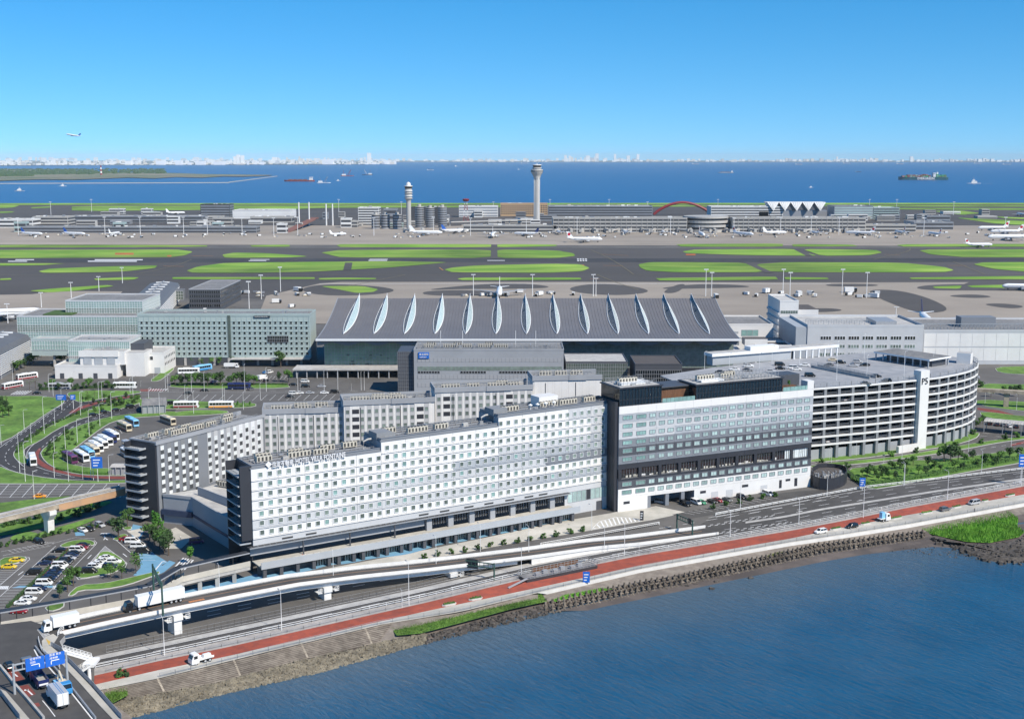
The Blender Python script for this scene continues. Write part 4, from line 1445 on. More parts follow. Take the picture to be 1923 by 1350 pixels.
off = (-math.sin(ea) * 16, math.cos(ea) * 16)
concourse('concourse', 'white louvred concourse end at the left edge behind the road', ((e0[0] + off[0] - 60 * math.cos(ea), e0[1] + off[1] - 60 * math.sin(ea)), (e1[0] + off[0], e1[1] + off[1])), 31, 14.5, 19.5, 14, 11)
t, L, h = bld('gate_building', 'dark glazed gate building with flat grey roof on the apron', 'building', (356, 583), (415, 583), 80, h=17.5, wall='tone4', roof='roof_gray', par=.8, rz=0, par_mat='frame_gray')
for z in (3, 7, 11, 14.4): band(t, .2, L - .2, z, z + 2.2, 14, 'glass_dark', 'frame_gray', one=True)
for z in (3, 7, 11, 14.4): side(t, L, 1, 79, z, z + 2, 26, 'glass_dark', 'frame_gray')
t, L, h = bld('link_bridge', 'glass link bridge joining the concourse to the dark gate building', 'bridge', (290, 576), (345, 576), 7, h=14, wall='tone3', roof='roof_gray', z0=6, rz=0)
grid(t, 0, L, 6.2, 13.6, 12, 3, 'glass', 'frame_white', -.1, .2)
# white utility buildings by the loop road
ub, L, h = bld('utility_building', 'low white utility building with flat roof and dark doors by the loop road', 'building', (104, 711), (218, 712), 26, h=7.2, wall='white_clad', roof='roof_light', par=.9, rz=0)
m = MB()
m.box(L * .36, 6, 7.2, L + 3, 26, 15.2, 0, 1)
m.box(L * .36 - .6, 5.2, 12.0, L * .99, 6, 15.6)
m.obj('upper_storey', ['white_clad', 'roof_light'], ub)
m = MB()
for x in (.42, .6, .8): m.box(L * x, 5.6, 7.5, L * (x + .13), 5.95, 11.6)
m.obj('grey_bay', 'tone2', ub)  # grey bay panels set before the white upper wall
dm = MB()
dm.box(0, -.12, 0, 2.4, .0, 3.2)
dm = dm.mesh('door', ['tone4'])
for x in (.08, .38, .62, .86): link('door', dm, ub, (L * x, 0, 0))
roof_kit(ub, L * .5, L - 1, 9, 22, 15.2, 41, .5, False)
m = MB()
m.box(L + 3, 8, 0, L + 14, 24, 14.0, 0, 1)
m.obj('annex', ['white_clad', 'roof_light'], ub)
sb, L, h = bld('utility_building', 'small white three storey building with dark windows beside the green hotel', 'building', (267, 701), (304, 703), 26, h=12, wall='white_clad', roof='roof_light', par=.6, rz=0)
band(sb, 3, 7, 8, 10.4, 2, 'glass_dark', 'frame_white')
for z in (4.6, 8.4):
    for i in range(7):
        m = MB()
        m.box(L, 2 + 3.4 * i, z, L + .08, 3.3 + 3.4 * i, z + 1.5)
        m.obj('window', 'glass_dark', sb)
m = MB()
m.box(7.5, -.1, 0, 11, .0, 3.6)
m.obj('garage_door', 'tone2', sb)
m = MB()
m.box(1, -2, 3.2, 4.5, 0, 3.6)
m.obj('porch', 'tone3', sb)
# ---------------------------------------------------------------- white buildings right of the terminal
t, L, h = bld('cargo_building', 'white stepped building with teal window right of the great terminal', 'building', (1362, 668), (1450, 668), 45, h=20, wall='white_clad', roof='roof_gray', rz=0)
band(t, 10, 21, 13, 17, 3, 'glass_green', 'frame_gray')
band(t, 2, 8, 14.5, 16, 3, 'tone2', 'frame_gray', one=True)
m = MB()
m.box(2, -8, 0, L + 4, 0, 12, 0, 1)
m.obj('lower_block', ['white_clad', 'roof_gray'], t)
t, L, h = bld('low_building', 'low white flat roofed building with dark band beside the parking ramp', 'building', (1418, 690), (1485, 690), 18, h=13, wall='white_clad', roof='roof_dark', rz=0)
band(t, 1, L - 1, 3, 5.4, 14, 'glass', 'frame_gray', one=True)
m = MB()
m.box(-6, 4, 13, 8, 14, 17, 0, 1)
m.obj('roof_house', ['white_clad', 'roof_dark'], t)
t, L, h = bld('office_building', 'tall white block with side balconies right of the great terminal', 'building', (1462, 652), (1497, 652), 40, h=31, wall='white_clad', roof='roof_light', rz=0)
for z in (5, 9.5, 14, 18.5, 23): band(t, .6, L - .5, z, z + 2.0, 7, 'glass', 'frame_white', one=True)
m = MB()
for z in (5, 9.5, 14, 18.5, 23): m.box(-1.2, 0, z - 1, 0, 38, z + .6)
m.obj('balcony', 'tone1', t)
m = MB()
m.box(L, 6, 0, L + 15, 36, 25, 0, 1)
m.obj('annex', ['white_clad', 'roof_dark'], t)
t, L, h = bld('cargo_building', 'long grey white cargo building with two rows of small windows', 'building', (1514, 690), (1731, 690), 50, h=25, wall='tone1', roof='roof_light', par=1.5, rz=0)
for z, g in ((7, 'glass'), (12, 'glass'), (17.2, 'glass_dark')):
    for k in range(7): band(t, 8 + 8.6 * k, 14.6 + 8.6 * k, z, z + 2.2, 4, g, 'frame_white')
m = MB()
m.box(-7, .5, 0, 0, 50, 25)
m.obj('end_wall', 'tone2', t)
m = MB()
for y in (4, 10): rail_bars(m, [(1, y, 26), (L * .55, y, 26)], 2.6, 3, .12)
m.box(L * .62, 8, 25, L * .8, 30, 27.5)
m.obj('roof_frame', 'steel', t)
t, L, h = bld('cargo_building', 'long white panelled cargo shed with framed roof edge at far right', 'building', (1732, 684), (2150, 684), 60, h=20.5, wall='tone1', roof='roof_gray', par=1.2, rz=0)
q = MB()
q.box(.05, -.12, 0, 7.4, 0, 8.0)
q = q.mesh('wall_panel', ['white_clad'])
for i in range(17):
    for z in (2.2, 11.2): link('wall_panel', q, t, (i * 7.5 + .3, 0, z))
m = MB()
for i in range(60):
    m.bar((i * 2.2, 2), (i * 2.2 + 1.1, 2.05), .2, 21, 21.3, 0, 24, 24.3)
    m.bar((i * 2.2 + 1.1, 2), (i * 2.2 + 2.2, 2.05), .2, 24, 24.3, 0, 21, 21.3)
    m.box(i * 2.2, 3, 21, i * 2.2 + .2, 3.2, 25)
m.box(0, 2.8, 24.8, 130, 3.3, 25.2)
m.obj('roof_truss', 'steel', t)
m = MB()
m.box(30, 20, 20, 52, 30, 27, 0, 0)
m.obj('roof_house', 'tone3', t)

# ---------------------------------------------------------------- round multi-storey car park
ZD = 31.0
pk = [P(x, y, ZD) for x, y in [(1345, 748), (1440, 739), (1527, 730), (1632, 722), (1732, 712.5), (1765, 708.5), (1795, 703), (1815, 698.5), (1829, 693.5), (1836.5, 688), (1837, 682), (1826, 676.5), (1800, 671), (1740, 665), (1640, 661), (1500, 672), (1340, 690), (1240, 705)]]
pt = T('parking_building', 'round ended white car park with eight open decks and cars on its roof', 'car park', pk[4])
lp = [(x - pk[4][0], y - pk[4][1]) for x, y in pk]
front = lp[0:13]
fp = resample([(x, y) for x, y in front], 46)
NL, LH = 8, 3.5
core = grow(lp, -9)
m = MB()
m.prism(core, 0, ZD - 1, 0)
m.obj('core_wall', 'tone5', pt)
for k in range(NL):
    z = 6.5 + LH * k
    m = MB()
    if k == NL - 1: m.prism(lp, z - .35, z, 0, 1)
    else: m.prism(lp, z - .35, z, 0, 1, True)
    m.obj('deck', ['tone2', 'roof_deck' if k == NL - 1 else 'roof_gray'] if 'roof_deck' in MATS else ['tone2', mt('roof_deck', (.27, .28, .30), .8, .12, .2, c2=(.33, .335, .35))], pt)
    m = MB()
    for i in range(len(fp) - 1):
        a, b = fp[i], fp[i + 1]
        m.bar(a, b, .5, z - .55, z + .22)
    m.obj('deck_edge', 'white_clad', pt)
    if k < NL - 1:
        m = MB()
        for i in range(len(fp) - 1):
            a, b = fp[i], fp[i + 1]
            L = dist(a, b)
            for j in range(int(L / .55)):
                f = j / int(L / .55)
                x, y = lerp(a[0], b[0], f), lerp(a[1], b[1], f) + .5
                m.box(x - .05, y - .05, z + .22, x + .05, y + .05, z + 1.25)
            m.bar((a[0], a[1] + .5), (b[0], b[1] + .5), .1, z + 1.2, z + 1.32)
        m.obj('deck_railing', 'tone3', pt)
cpos = resample([(x, y) for x, y in front], 27)
q = MB()
q.box(-.65, -.1, 0, .65, 1.2, ZD - .4)
q = q.mesh('column', ['wall_mid'])
m = MB()
for i in range(len(fp) - 1): m.bar((fp[i][0], fp[i][1] + 1.5), (fp[i + 1][0], fp[i + 1][1] + 1.5), .3, 0, 4.2)
m.obj('ground_wall', 'wall_gray', pt)
for i, p in enumerate(cpos):
    a = cpos[max(0, i - 1)]
    b = cpos[min(len(cpos) - 1, i + 1)]
    link('column', q, pt, (p[0], p[1], 0), ang(a, b))
m = MB()
rail_bars(m, [(x, y, ZD) for x, y in [(p[0], p[1] + .7) for p in resample(front, 30)]], 2.0, 2.2, .07, mid=3)
m.obj('roof_railing', 'steel', pt)
# tower with the P5 sign
tw = T('sign_tower', 'tall white stair tower with the car park number on the round car park', 'tower', (pk[4][0] + .3, pk[4][1] - 1.2, 0), R(30))
m = MB()
m.box(-2.6, -.6, 0, 2.8, 3.5, 35.2)
m.obj('shaft', 'white_clad', tw)
q = link('lettering', text_mesh('P5', 4.1, 'tone5', .2), tw, (-2.2, -.75, 29.2))
q.rotation_euler.x = R(90)
m = MB()
m.box(-15, -1.5, 0, -2.6, 0, 3.0)
m.obj('base_wall', 'white_clad', tw)
# roof structures of the car park
def onroof(a, b, depth, h0, h1, name, label, mat='roof_light', wall=None, par=0, rz=None):
    A, B = P(a[0], a[1], ZD), P(b[0], b[1], ZD)
    t = T(name, label, 'roof structure', (A[0], A[1], ZD), ang(A, B) if rz is None else rz)
    L = dist(A, B)
    return t, L
t, L = onroof((1640, 676), (1745, 692), 12, 0, 4, 'parking_canopy', 'long grey canopy over the car park roof ramp')
m = MB()
m.box(0, 0, 3.4, L, 17, 4.2, 0, 1)
m.obj('roof', ['frame_white', 'roof_gray'], t)
q = MB()
q.box(-.25, -.25, 0, .25, .25, 3.4)
q = q.mesh('post', ['tone2'])
for i in range(8):
    link('post', q, t, (1 + (L - 2) * i / 7, .6, 0))
    link('post', q, t, (1 + (L - 2) * i / 7, 16, 0))
m = MB()
m.box(4, 5, 0, L - 2, 15.6, 3.0)
m.obj('ramp_wall', 'tone4', t)
t, L = onroof((1337, 687), (1575, 668), 8, 0, 4, 'parking_canopy', 'white covered walkway along the back of the car park roof')
m = MB()
m.box(0, 0, 4.2, L, 7, 5.6, 0, 1)
m.obj('roof', ['frame_white', 'roof_light'], t)
m = MB()
m.box(1, 1, 0, L * .62, 6, 4.2)
m.obj('wall', 'tone2', t)
m = MB()
m.box(L * .3, 1, 5.6, L * .52, 6, 7.4)
m.obj('lantern', 'frame_white', t)
q = MB()
q.box(-.3, -.3, 0, .3, .3, 4.2)
q = q.mesh('post', ['frame_white'])
for i in range(8): link('post', q, t, (L * (.64 + .05 * i), .6, 0))
t, L = onroof((1796, 682), (1822, 684), 8, 0, 4, 'stair_house', 'small white stair house on the round end of the car park roof')
m = MB()
m.box(0, 0, 0, L, 6, 5.0, 0, 1)
m.obj('wall', ['white_clad', 'roof_light'], t)
t, L = onroof((1523, 690), (1633, 712), 8, 0, 4, 'ramp_wall', 'grey ramp wall running diagonally across the car park roof')
m = MB()
for y in (0, 4): m.box(0, y, 0, L, y + .25, 1.2)
m.obj('wall', 'concrete', t)
m = MB()
for y in (0, 4): rail_bars(m, [(0, y, 1.2), (L, y, 1.2)], .7, 2.5, .05)
m.obj('railing', 'steel', t)
# ---------------------------------------------------------------- coastal road
RG = [(177, 1254), (300, 1228), (780, 1124), (975, 1079), (1280, 1023), (1483, 989), (1584, 970), (1700, 946.5), (1923, 905)]      # road edge, water side
RK = [(177, 1238), (300, 1213), (780, 1112), (1014, 1058), (1150, 1034), (1280, 1013)]                 # kerb under the ramp
RB = [(1238, 985), (1344, 968), (1485, 942), (1625, 917), (1923, 882)]                                 # barrier on the land side
MD = [(1340, 990), (1474, 970), (1538, 957), (1760, 922), (1923, 899)]
def off(L, d): return [(x, y + d) for x, y in L]
m = MB()
strip(m, RK, .012, RG, .012, 160, 1280, 60)
strip(m, [(1240, 1014), (1280, 1004), (1344, 968), (1485, 942), (1625, 917), (1923, 882)], .008, RG, .008, 1275, 2080, 60)
tag(m.obj('coast_road', 'asphalt_new'), kind='structure')
m = MB()
strip(m, RG, .03, RU, .03, 177, 2060, 70)
tag(m.obj('pavement', 'pave_grey'), kind='structure')
m = MB()
strip(m, off(RK, -6), .1, RK, .1, 177, 1275, 50)
strip(m, RK, .1, off(RK, .6), .0, 177, 1275, 50)
tag(m.obj('kerb', 'concrete'), kind='structure')
m = MB()
strip(m, off(MD, -2), .1, off(MD, 1.5), .1, 1400, 2060, 40)
tag(m.obj('median', 'concrete'), kind='structure')
wl = lambda L, x0, x1, n=40: [P(lerp(x0, x1, k / n), line_at(L, lerp(x0, x1, k / n))) for k in range(n + 1)]
def mix(A, B, t): return [(x, lerp(line_at(A, x), line_at(B, x), t)) for x in range(160, 2060, 20)]
m = MB()
dash(m, wl(off(RG, -1.2), 177, 2050), .22, .03)
dash(m, wl(off(RK, 1.2), 177, 1275), .22, .03)
dash(m, wl(mix(RK, RG, .52), 177, 1275), .25, .03, 6, 9)
dash(m, wl(off(RB, 2.5), 1344, 2050), .2, .03)
for t in (.33, .67):
    dash(m, wl(mix(MD, RG, t), 1360, 2050), .19, .03, 5, 6)
    dash(m, wl(mix(RB, MD, t), 1360, 2050), .19, .03, 5, 6)
for a, b in (((1320, 988), (1455, 966.5)), ((1342, 1001), (1487, 978.5))):
    for o_ in (0, 2.0): dash(m, [P(a[0], a[1] + o_), P(b[0], b[1] + o_)], .35, .04, 1.4, 1.6, 0, o_)
for a, b in (((1480, 965), (1523, 960)), ((1590, 946), (1640, 938)), ((1700, 934), (1760, 924))):      # arrows
    c = P((a[0] + b[0]) / 2 - 6, (a[1] + b[1]) / 2 - 1)
    d = P((a[0] + b[0]) / 2 + 6, (a[1] + b[1]) / 2 - 3)
    dash(m, [c, d], .25, .04)
    dash(m, [d, (d[0] - 1.6, d[1] + .2)], .4, .04)
for r_ in (.3, .62):                                                    # lane lines in the shade below the ramp
    dash(m, [P(330, 1176 - r_ * 26), P(800, 1078 - r_ * 14)], .3, .03, 4, 5)
dash(m, wl(off(RK, -9), 200, 900), .15, .03)
tag(m.obj('road_marking', 'paint_white'), kind='structure')

def rail_thing(label, L, x0, x1, z, h, step, mat='white_metal', r_=.06, mid=1, n=60, name='guard_rail', cat='guard rail', dx=0):
    pts = [P(lerp(x0, x1, k / n), line_at(L, lerp(x0, x1, k / n)), z) for k in range(n + 1)]
    t = T(name, label, cat, pts[0] + (0,))
    q = MB()
    rail_bars(q, [(x - pts[0][0], y - pts[0][1], z) for x, y in pts], h, step, r_, 0, mid=mid)
    q.obj('rails', mat, t)
    return t
rail_thing('white guard rail between the coast road and the grey verge', off(RG, 1.0), 180, 2050, .03, 1.0, 2.6, 'frame_gray' if 0 else 'white_metal', r_=.05)
rail_thing('second white rail along the red footpath', off(RU, -2.6), 200, 2050, .03, .8, 2.8, 'steel', r_=.04)
rail_thing('thin handrail along the water side of the promenade', off(PL, -1.2), 300, 2050, .05, 1.15, 2.6, 'steel', .035, 3, name='railing', cat='railing')
rail_thing('wire fence on the kerb in the shade of the ramp', off(RK, -8), 200, 960, .1, 2.0, 3.4, 'steel', .022, 1, name='fence', cat='fence')
rail_thing('white barrier on the land side of the coast road', RB, 1344, 2050, .03, 1.0, 2.2, r_=.09)
rail_thing('white barrier between the hotel access road and the ramp', [(1010, 1026), (1105, 1009), (1238, 985)], 1015, 1238, .03, 1.0, 2.2, r_=.09)
# ---------------------------------------------------------------- ramp bridge
NPX = [(112, 1186, 8.5), (200, 1166, 8.45), (320, 1141, 8.3), (450, 1115, 7.7), (560, 1094, 7.2), (680, 1079, 6.0), (800, 1067, 4.9), (900, 1055, 4.0), (1006, 1042, 3.1), (1118, 1026, 2.2), (1200, 1018.5, 1.5), (1280, 1008, 1.0), (1350, 999, .8)]
NE = resample([P(x, y, z) + (z,) for x, y, z in NPX], 48)
def sideways(L, d):
    o = []
    for i, p in enumerate(L):
        a, b = L[max(0, i - 1)], L[min(len(L) - 1, i + 1)]
        l_ = dist(a, b)
        o.append((p[0] - (b[1] - a[1]) / l_ * d, p[1] + (b[0] - a[0]) / l_ * d, p[2]))
    return o
rp0 = NE[0]
ramp = T('ramp_bridge', 'white elevated road ramp descending past the hotel front', 'bridge', (rp0[0], rp0[1], 0))
def along(A, za, B, zb, name, mat, n0=0, n1=None, parent=ramp, o=rp0):
    q = MB()
    for i in range(n0, (n1 or len(A)) - 1):
        p = [(A[i][0], A[i][1], A[i][2] + za), (A[i + 1][0], A[i + 1][1], A[i + 1][2] + za), (B[i + 1][0], B[i + 1][1], B[i + 1][2] + zb), (B[i][0], B[i][1], B[i][2] + zb)]
        q.face([(x - o[0], y - o[1], z) for x, y, z in p])
    return q.obj(name, mat, parent)
def wallbar(A, w_, z0, z1, name, mat, n0=0, n1=None, parent=ramp, o=rp0, ground=False):
    q = MB()
    for i in range(n0, (n1 or len(A)) - 1):
        a, b = A[i], A[i + 1]
        q.bar((a[0] - o[0], a[1] - o[1]), (b[0] - o[0], b[1] - o[1]), w_, 0 if ground else a[2] + z0, a[2] + z1, 0, 0 if ground else b[2] + z0, b[2] + z1)
    return q.obj(name, mat, parent)
def at_x(px): return min(range(len(NE)), key=lambda i: abs(PX(*NE[i])[0] - px))
iw = at_x(1000)
along(sideways(NE, .3), -.85, sideways(NE, 8.3), -.85, 'deck_surface', 'asphalt_new')
wallbar(sideways(NE, .15), .3, -1.0, 0, 'parapet', 'wall_white')
wallbar(sideways(NE, 8.5), .3, -1.0, .15, 'parapet', 'wall_white')
wallbar(sideways(NE, 1.6), .3, -2.75, -1.25, 'girder', 'wall_white', 0, iw)
wallbar(sideways(NE, 6.8), .3, -2.75, -1.25, 'girder', 'wall_white', 0, iw)
along(sideways(NE, 8.4), -1.25, sideways(NE, .1), -1.25, 'soffit', 'concrete', 0, iw + 1)
wallbar(sideways(NE, .35), .3, -1.25, -.86, 'deck_edge', 'concrete', 0, iw + 1)
wallbar(sideways(NE, .5), .4, 0, -.9, 'retaining_wall', 'wall_white', iw, None, ground=True)
wallbar(sideways(NE, 8.2), .4, 0, -.9, 'retaining_wall', 'wall_white', iw, None, ground=True)
m = MB()
for d, w_ in ((2.6, .45), (5.6, .35)):
    dash(m, [(x - rp0[0], y - rp0[1], z) for x, y, z in sideways(NE, d)], w_, -.835)
m.obj('lane_band', mt('lane_brown', (.27, .16, .09), .8, .2, .3), ramp)
m = MB()
for d in (.75, 7.9): dash(m, [(x - rp0[0], y - rp0[1], z) for x, y, z in sideways(NE, d)], .18, -.835)
tag(m.obj('edge_line', 'paint_white', ramp), kind='stuff')
m = MB()
i0, i1 = at_x(365), at_x(392)
for d in (3.6, 4.2): dash(m, [(x - rp0[0], y - rp0[1], z) for x, y, z in sideways(NE, d)[i0:i1 + 1]], .35, -.83)
m.obj('rumble_patch', mt('orange_bright', (.75, .28, .08), .7, .1, .5), ramp)
for px in (343, 616, 858):                                              # piers with crossheads and inspection cages
    i = at_x(px)
    a, b = NE[i - 1], NE[i + 1]
    an = ang(a, b)
    z = NE[i][2]
    c = sideways(NE, 2.4)[i]
    t = link('pier', None, ramp, (c[0] - rp0[0], c[1] - rp0[1], 0), an)
    m = MB()
    m.box(-1.1, -1.3, 0, 1.1, 3.2, max(.5, z - 4.3))
    m.obj('column', 'wall_white', t)
    m = MB()
    m.box(-1.3, -1.8, max(.4, z - 4.3), 1.3, 4.6, z - 2.76)
    m.obj('crosshead', 'wall_white', t)
    for x in (-3.2, 2.0):
        if z < 5 and x < 0: continue
        m = MB()
        zb = max(.2, z - 4.2)
        m.box(x, -1.9, zb, x + 1.3, 1.0, zb + .15)
        rail_bars(m, [(x, -1.9, zb), (x + 1.3, -1.9, zb), (x + 1.3, 1, zb)], 1.3, .65, .05)
        m.obj('cage', 'white_metal', t)
# ---------------------------------------------------------------- corner bridge with the trucks
BZ = 8.0
def B8(L, z=BZ): return [P(x, y, z) for x, y in L]
S8 = lambda L: S1(L, 0, 1190, 8.0125)
c0 = P(60, 1250, BZ)
cb = T('road_bridge', 'wide asphalt road bridge in the lower left corner carrying waiting trucks', 'bridge', (c0[0], c0[1], 0))
rel = lambda L: [(x - c0[0], y - c0[1]) for x, y in L]
dk = rel(B8([(-260, 1235), (-120, 1190), (0, 1172), (58, 1165), (112, 1183), (122, 1192), (112, 1204), (120, 1222), (170, 1280), (240, 1370), (300, 1450), (40, 1450), (-20, 1310), (-260, 1300)]))
m = MB()
m.prism(dk, BZ - 1.6, BZ, 1, 0, True)
m.obj('deck', ['asphalt_new', 'concrete'], cb)
def cover(L, z, name, mat, h=0, parent=cb, f=S8):
    q = MB()
    p = rel(B8(f(L)))
    if h: q.prism(p, BZ, BZ + h)
    else: sheet(q, p, BZ + z)
    return q.obj(name, mat, parent)
cover([(630, 110), (700, 40), (800, 5), (870, 50), (830, 110), (770, 190), (1000, 390), (1830, 1290), (1700, 1290), (1500, 1080), (1200, 740), (1000, 530), (800, 330), (640, 260)], 0, 'footway', 'pave_beige', .15)
cover([(690, 80), (760, 120), (740, 180), (715, 130)], .17, 'tactile_strip', mt('yellow_paint', (.6, .38, .06), .7))
cover([(70, 560), (270, 560), (380, 690), (220, 710)], .015, 'red_lane', 'red_lane')
cover([(260, 790), (420, 760), (540, 900), (420, 950)], .015, 'red_lane', 'red_lane')
cover([(470, 1050), (580, 1030), (610, 1080), (520, 1100)], .015, 'red_lane', 'red_lane')
cover([(-60, 830), (0, 830), (90, 870), (450, 1290), (270, 1290), (60, 950), (-60, 900)], 0, 'footway', 'pave_beige', .15)
m = MB()
for L, w_ in (([(515, 230), (560, 320), (730, 490), (900, 690), (1080, 890), (1400, 1290)], .3), ([(640, 1000), (740, 1120), (830, 1240)], .2), ([(400, 830), (490, 915)], .35), ([(400, 830), (395, 850)], .9), ([(180, 570), (265, 640)], .35)):
    dash(m, rel(B8(S8(L))), w_, BZ + .02)
for i in range(9): dash(m, rel(B8(S8([(560 + i * 12, -60 + 16 * i), (640 + i * 18, -80 + 14 * i)]))), .35, BZ + .02)
tag(m.obj('road_marking', 'paint_white', cb), kind='stuff')
def barrier(L, h, name, mat, w_=.25, f=S8, z=BZ):
    q = MB()
    p = rel(B8(f(L), z))
    for i in range(len(p) - 1): q.bar(p[i], p[i + 1], w_, z, z + h)
    return q.obj(name, mat, cb)
def railing(L, h, name, mat, step=1.2, mid=3, f=S8):
    q = MB()
    p = rel(B8(f(L)))
    rail_bars(q, [(x, y, BZ) for x, y in p], h, step, .05, 0, mid=mid)
    return q.obj(name, mat, cb)
barrier([(0, 500), (130, 660), (230, 790), (400, 980), (660, 1290)], .75, 'median_barrier', 'concrete', .5)
barrier([(530, 210), (620, 330), (760, 460), (1000, 730), (1440, 1290)], .7, 'kerb_barrier', 'steel', .3)
railing([(770, 190), (920, 270), (1000, 390), (1400, 800), (1830, 1290)], 1.3, 'parapet_railing', 'steel', .9, 5)
railing([(0, 900), (120, 1060), (300, 1290)], 1.3, 'parapet_railing', 'steel', .9, 5)
railing([(580, 90), (600, 190), (640, 270), (800, 420), (900, 520)], 1.0, 'inner_railing', 'white_metal', 1.2, 2)
railing([(870, 40), (900, -20), (960, -60)], 1.2, 'inner_railing', 'white_metal', 1.2, 2)
m = MB()
for px, py in ((30, 1420), (160, 1330), (-60, 1290)):
    x, y = rel([P(px, py)])[0]
    m.box(x - 1, y - 1, -2, x + 1, y + 1, BZ - 1.5)
m.obj('pier', 'concrete', cb)
# stairs down to the promenade
s0, s1, s2 = P(118, 1221, BZ), P(173, 1237, 4.6), P(190, 1266, .2)
stt = T('stairs', 'white steel stairs from the bridge footway down to the red path', 'stairs', (s0[0], s0[1], 0))
def flight(a, za, b, zb, wd=2.0):
    q = MB()
    n = int(abs(za - zb) / .25) + 1
    for i in range(n):
        f0, f1 = i / n, (i + 1) / n
        p0 = (lerp(a[0], b[0], f0) - s0[0], lerp(a[1], b[1], f0) - s0[1])
        p1 = (lerp(a[0], b[0], f1) - s0[0], lerp(a[1], b[1], f1) - s0[1])
        z = lerp(za, zb, f1)
        q.bar(p0, p1, wd, z, z + .12)
    return q.obj('flight', 'white_metal', stt)
flight(s0, BZ, s1, 4.6)
s1b = (s1[0] + .6, s1[1] - 3)
flight(s1b, 4.6, (s1b[0] - 7, s1b[1] - 2.0), .3)
for a, za, b, zb in ((s0, BZ, s1, 4.6), (s1b, 4.6, (s1b[0] - 7, s1b[1] - 2), .3)):
    for sg in (-1, 1):
        q = MB()
        L_ = dist(a, b)
        nx, ny = -(b[1] - a[1]) / L_ * sg, (b[0] - a[0]) / L_ * sg
        pa, pb2 = (a[0] - s0[0] + nx, a[1] - s0[1] + ny), (b[0] - s0[0] + nx, b[1] - s0[1] + ny)
        q.bar(pa, pb2, .1, za - .4, za + .1, 0, zb - .4, zb + .1)
        rail_bars(q, [pa + (za,), pb2 + (zb,)], 1.15, .8, .045, mid=2)
        q.obj('balustrade', 'white_metal', stt)
q = MB()
q.bar((s1[0] - s0[0] - 1.2, s1[1] - s0[1] - 1.4), (s1[0] - s0[0] + 1.6, s1[1] - s0[1] - 1.4), 4.8, 4.0, 4.7)
q.obj('landing', 'white_metal', stt)
q = MB()
q.cyl(s1[0] - s0[0] + .3, s1[1] - s0[1] - 3.4, [(.45, -.5), (.45, 4.0)], 10)
q.obj('column', 'white_metal', stt)
# ---------------------------------------------------------------- covered walkway along the car park to the hotel deck
WKP = [(0, 1150), (90, 1135), (170, 1121), (283, 1100), (339, 1067), (405, 1052), (469, 1038)]
wk = [P(x, y, 8.4) for x, y in WKP]
wkt = T('covered_walkway', 'long dark roofed walkway between the car park and the ramp', 'walkway', wk[0] + (0,))
wr = [(x - wk[0][0], y - wk[0][1]) for x, y in wk]
def seglist(a, b): return [(wr[i], wr[i + 1]) for i in range(a, b)]
for nm, mat, w_, z0, z1, o_ in (('roof', 'steel_dark', 2.6, 8.2, 8.45, 1.2), ('roof_edge', 'frame_gray', .15, 8.2, 8.5, -.1), ('floor', 'pave_beige', 2.8, 4.2, 4.6, 1.2), ('girder', 'concrete', .4, 3.1, 4.2, .2), ('parapet', 'pave_beige', .15, 4.6, 5.9, -.15)):
    q = MB()
    p3 = sideways([(x, y, 0) for x, y in wr], o_)
    for i in range(len(wr) - 1):
        q.bar(p3[i][:2], p3[i + 1][:2], w_, z0, z1)
    q.obj(nm, mat, wkt)
q = MB()
q.box(-.1, -.1, 4.6, .1, .1, 8.2)
q = q.mesh('post', ['steel_dark'])
pm2 = MB()
pm2.box(-.5, -.5, 0, .5, .5, 3.1)
pm2 = pm2.mesh('pier', ['concrete'])
for i, (a, b) in enumerate(seglist(0, 6)):
    n = max(2, int(dist(a, b) / 4))
    for k in range(n):
        link('post', q, wkt, (lerp(a[0], b[0], k / n), lerp(a[1], b[1], k / n), 0))
    link('pier', pm2, wkt, (lerp(a[0], b[0], .5), lerp(a[1], b[1], .5) + 1, 0))
    if i > 3: link('pier', pm2, wkt, (a[0], a[1] + 1, 0))
def stairway(label, a, za, b, zb, mat, roof=None, name='stairs', wd=3.0):
    t = T(name, label, 'stairs', (a[0], a[1], 0), ang(a, b))
    L_ = dist(a, b)
    q = MB()
    n = 16
    for i in range(n): q.box(L_ * i / n, -wd / 2, lerp(za, zb, (i + 1) / n), L_ * (i + 1) / n, wd / 2, lerp(za, zb, i / n))
    q.obj('steps', mat, t)
    for s_ in (-1, 1):
        q = MB()
        q.bar((0, s_ * wd / 2), (L_, s_ * wd / 2), .15, za - .5, za + 1.1, 0, zb - .5, zb + 1.1)
        q.obj('side_wall', 'pave_beige' if not roof else 'wall_mid', t)
    if roof:
        q = MB()
        for k in range(9): q.bar((L_ * k / 9, 0), (L_ * (k + .55) / 9, 0), wd + .4, lerp(za, zb, k / 9) + 2.9, lerp(za, zb, k / 9) + 3.05, 0, lerp(za, zb, (k + .55) / 9) + 2.9, lerp(za, zb, (k + .55) / 9) + 3.05)
        for s_ in (-1, 1): q.bar((0, s_ * wd / 2), (L_, s_ * wd / 2), .2, za + 2.7, za + 3.0, 0, zb + 2.7, zb + 3.0)
        q.obj('roof', roof, t)
        q = MB()
        for k in range(6):
            for s_ in (-1, 1): q.box(L_ * k / 5 - .07, s_ * wd / 2 - .07, lerp(za, zb, k / 5), L_ * k / 5 + .07, s_ * wd / 2 + .07, lerp(za, zb, k / 5) + 2.8)
        q.obj('roof_post', 'steel_dark', t)
    return t
stairway('beige stairs turning down from the covered walkway beside the ramp', P(345, 1083, 4.4), 4.4, P(312, 1111, .1), .1, 'pave_beige')
stairway('dark slatted stair roof climbing from the blue pavement to the walkway', P(334, 1080, 4.4), 4.4, P(308, 1100, .3), .3, 'concrete', 'steel_dark')
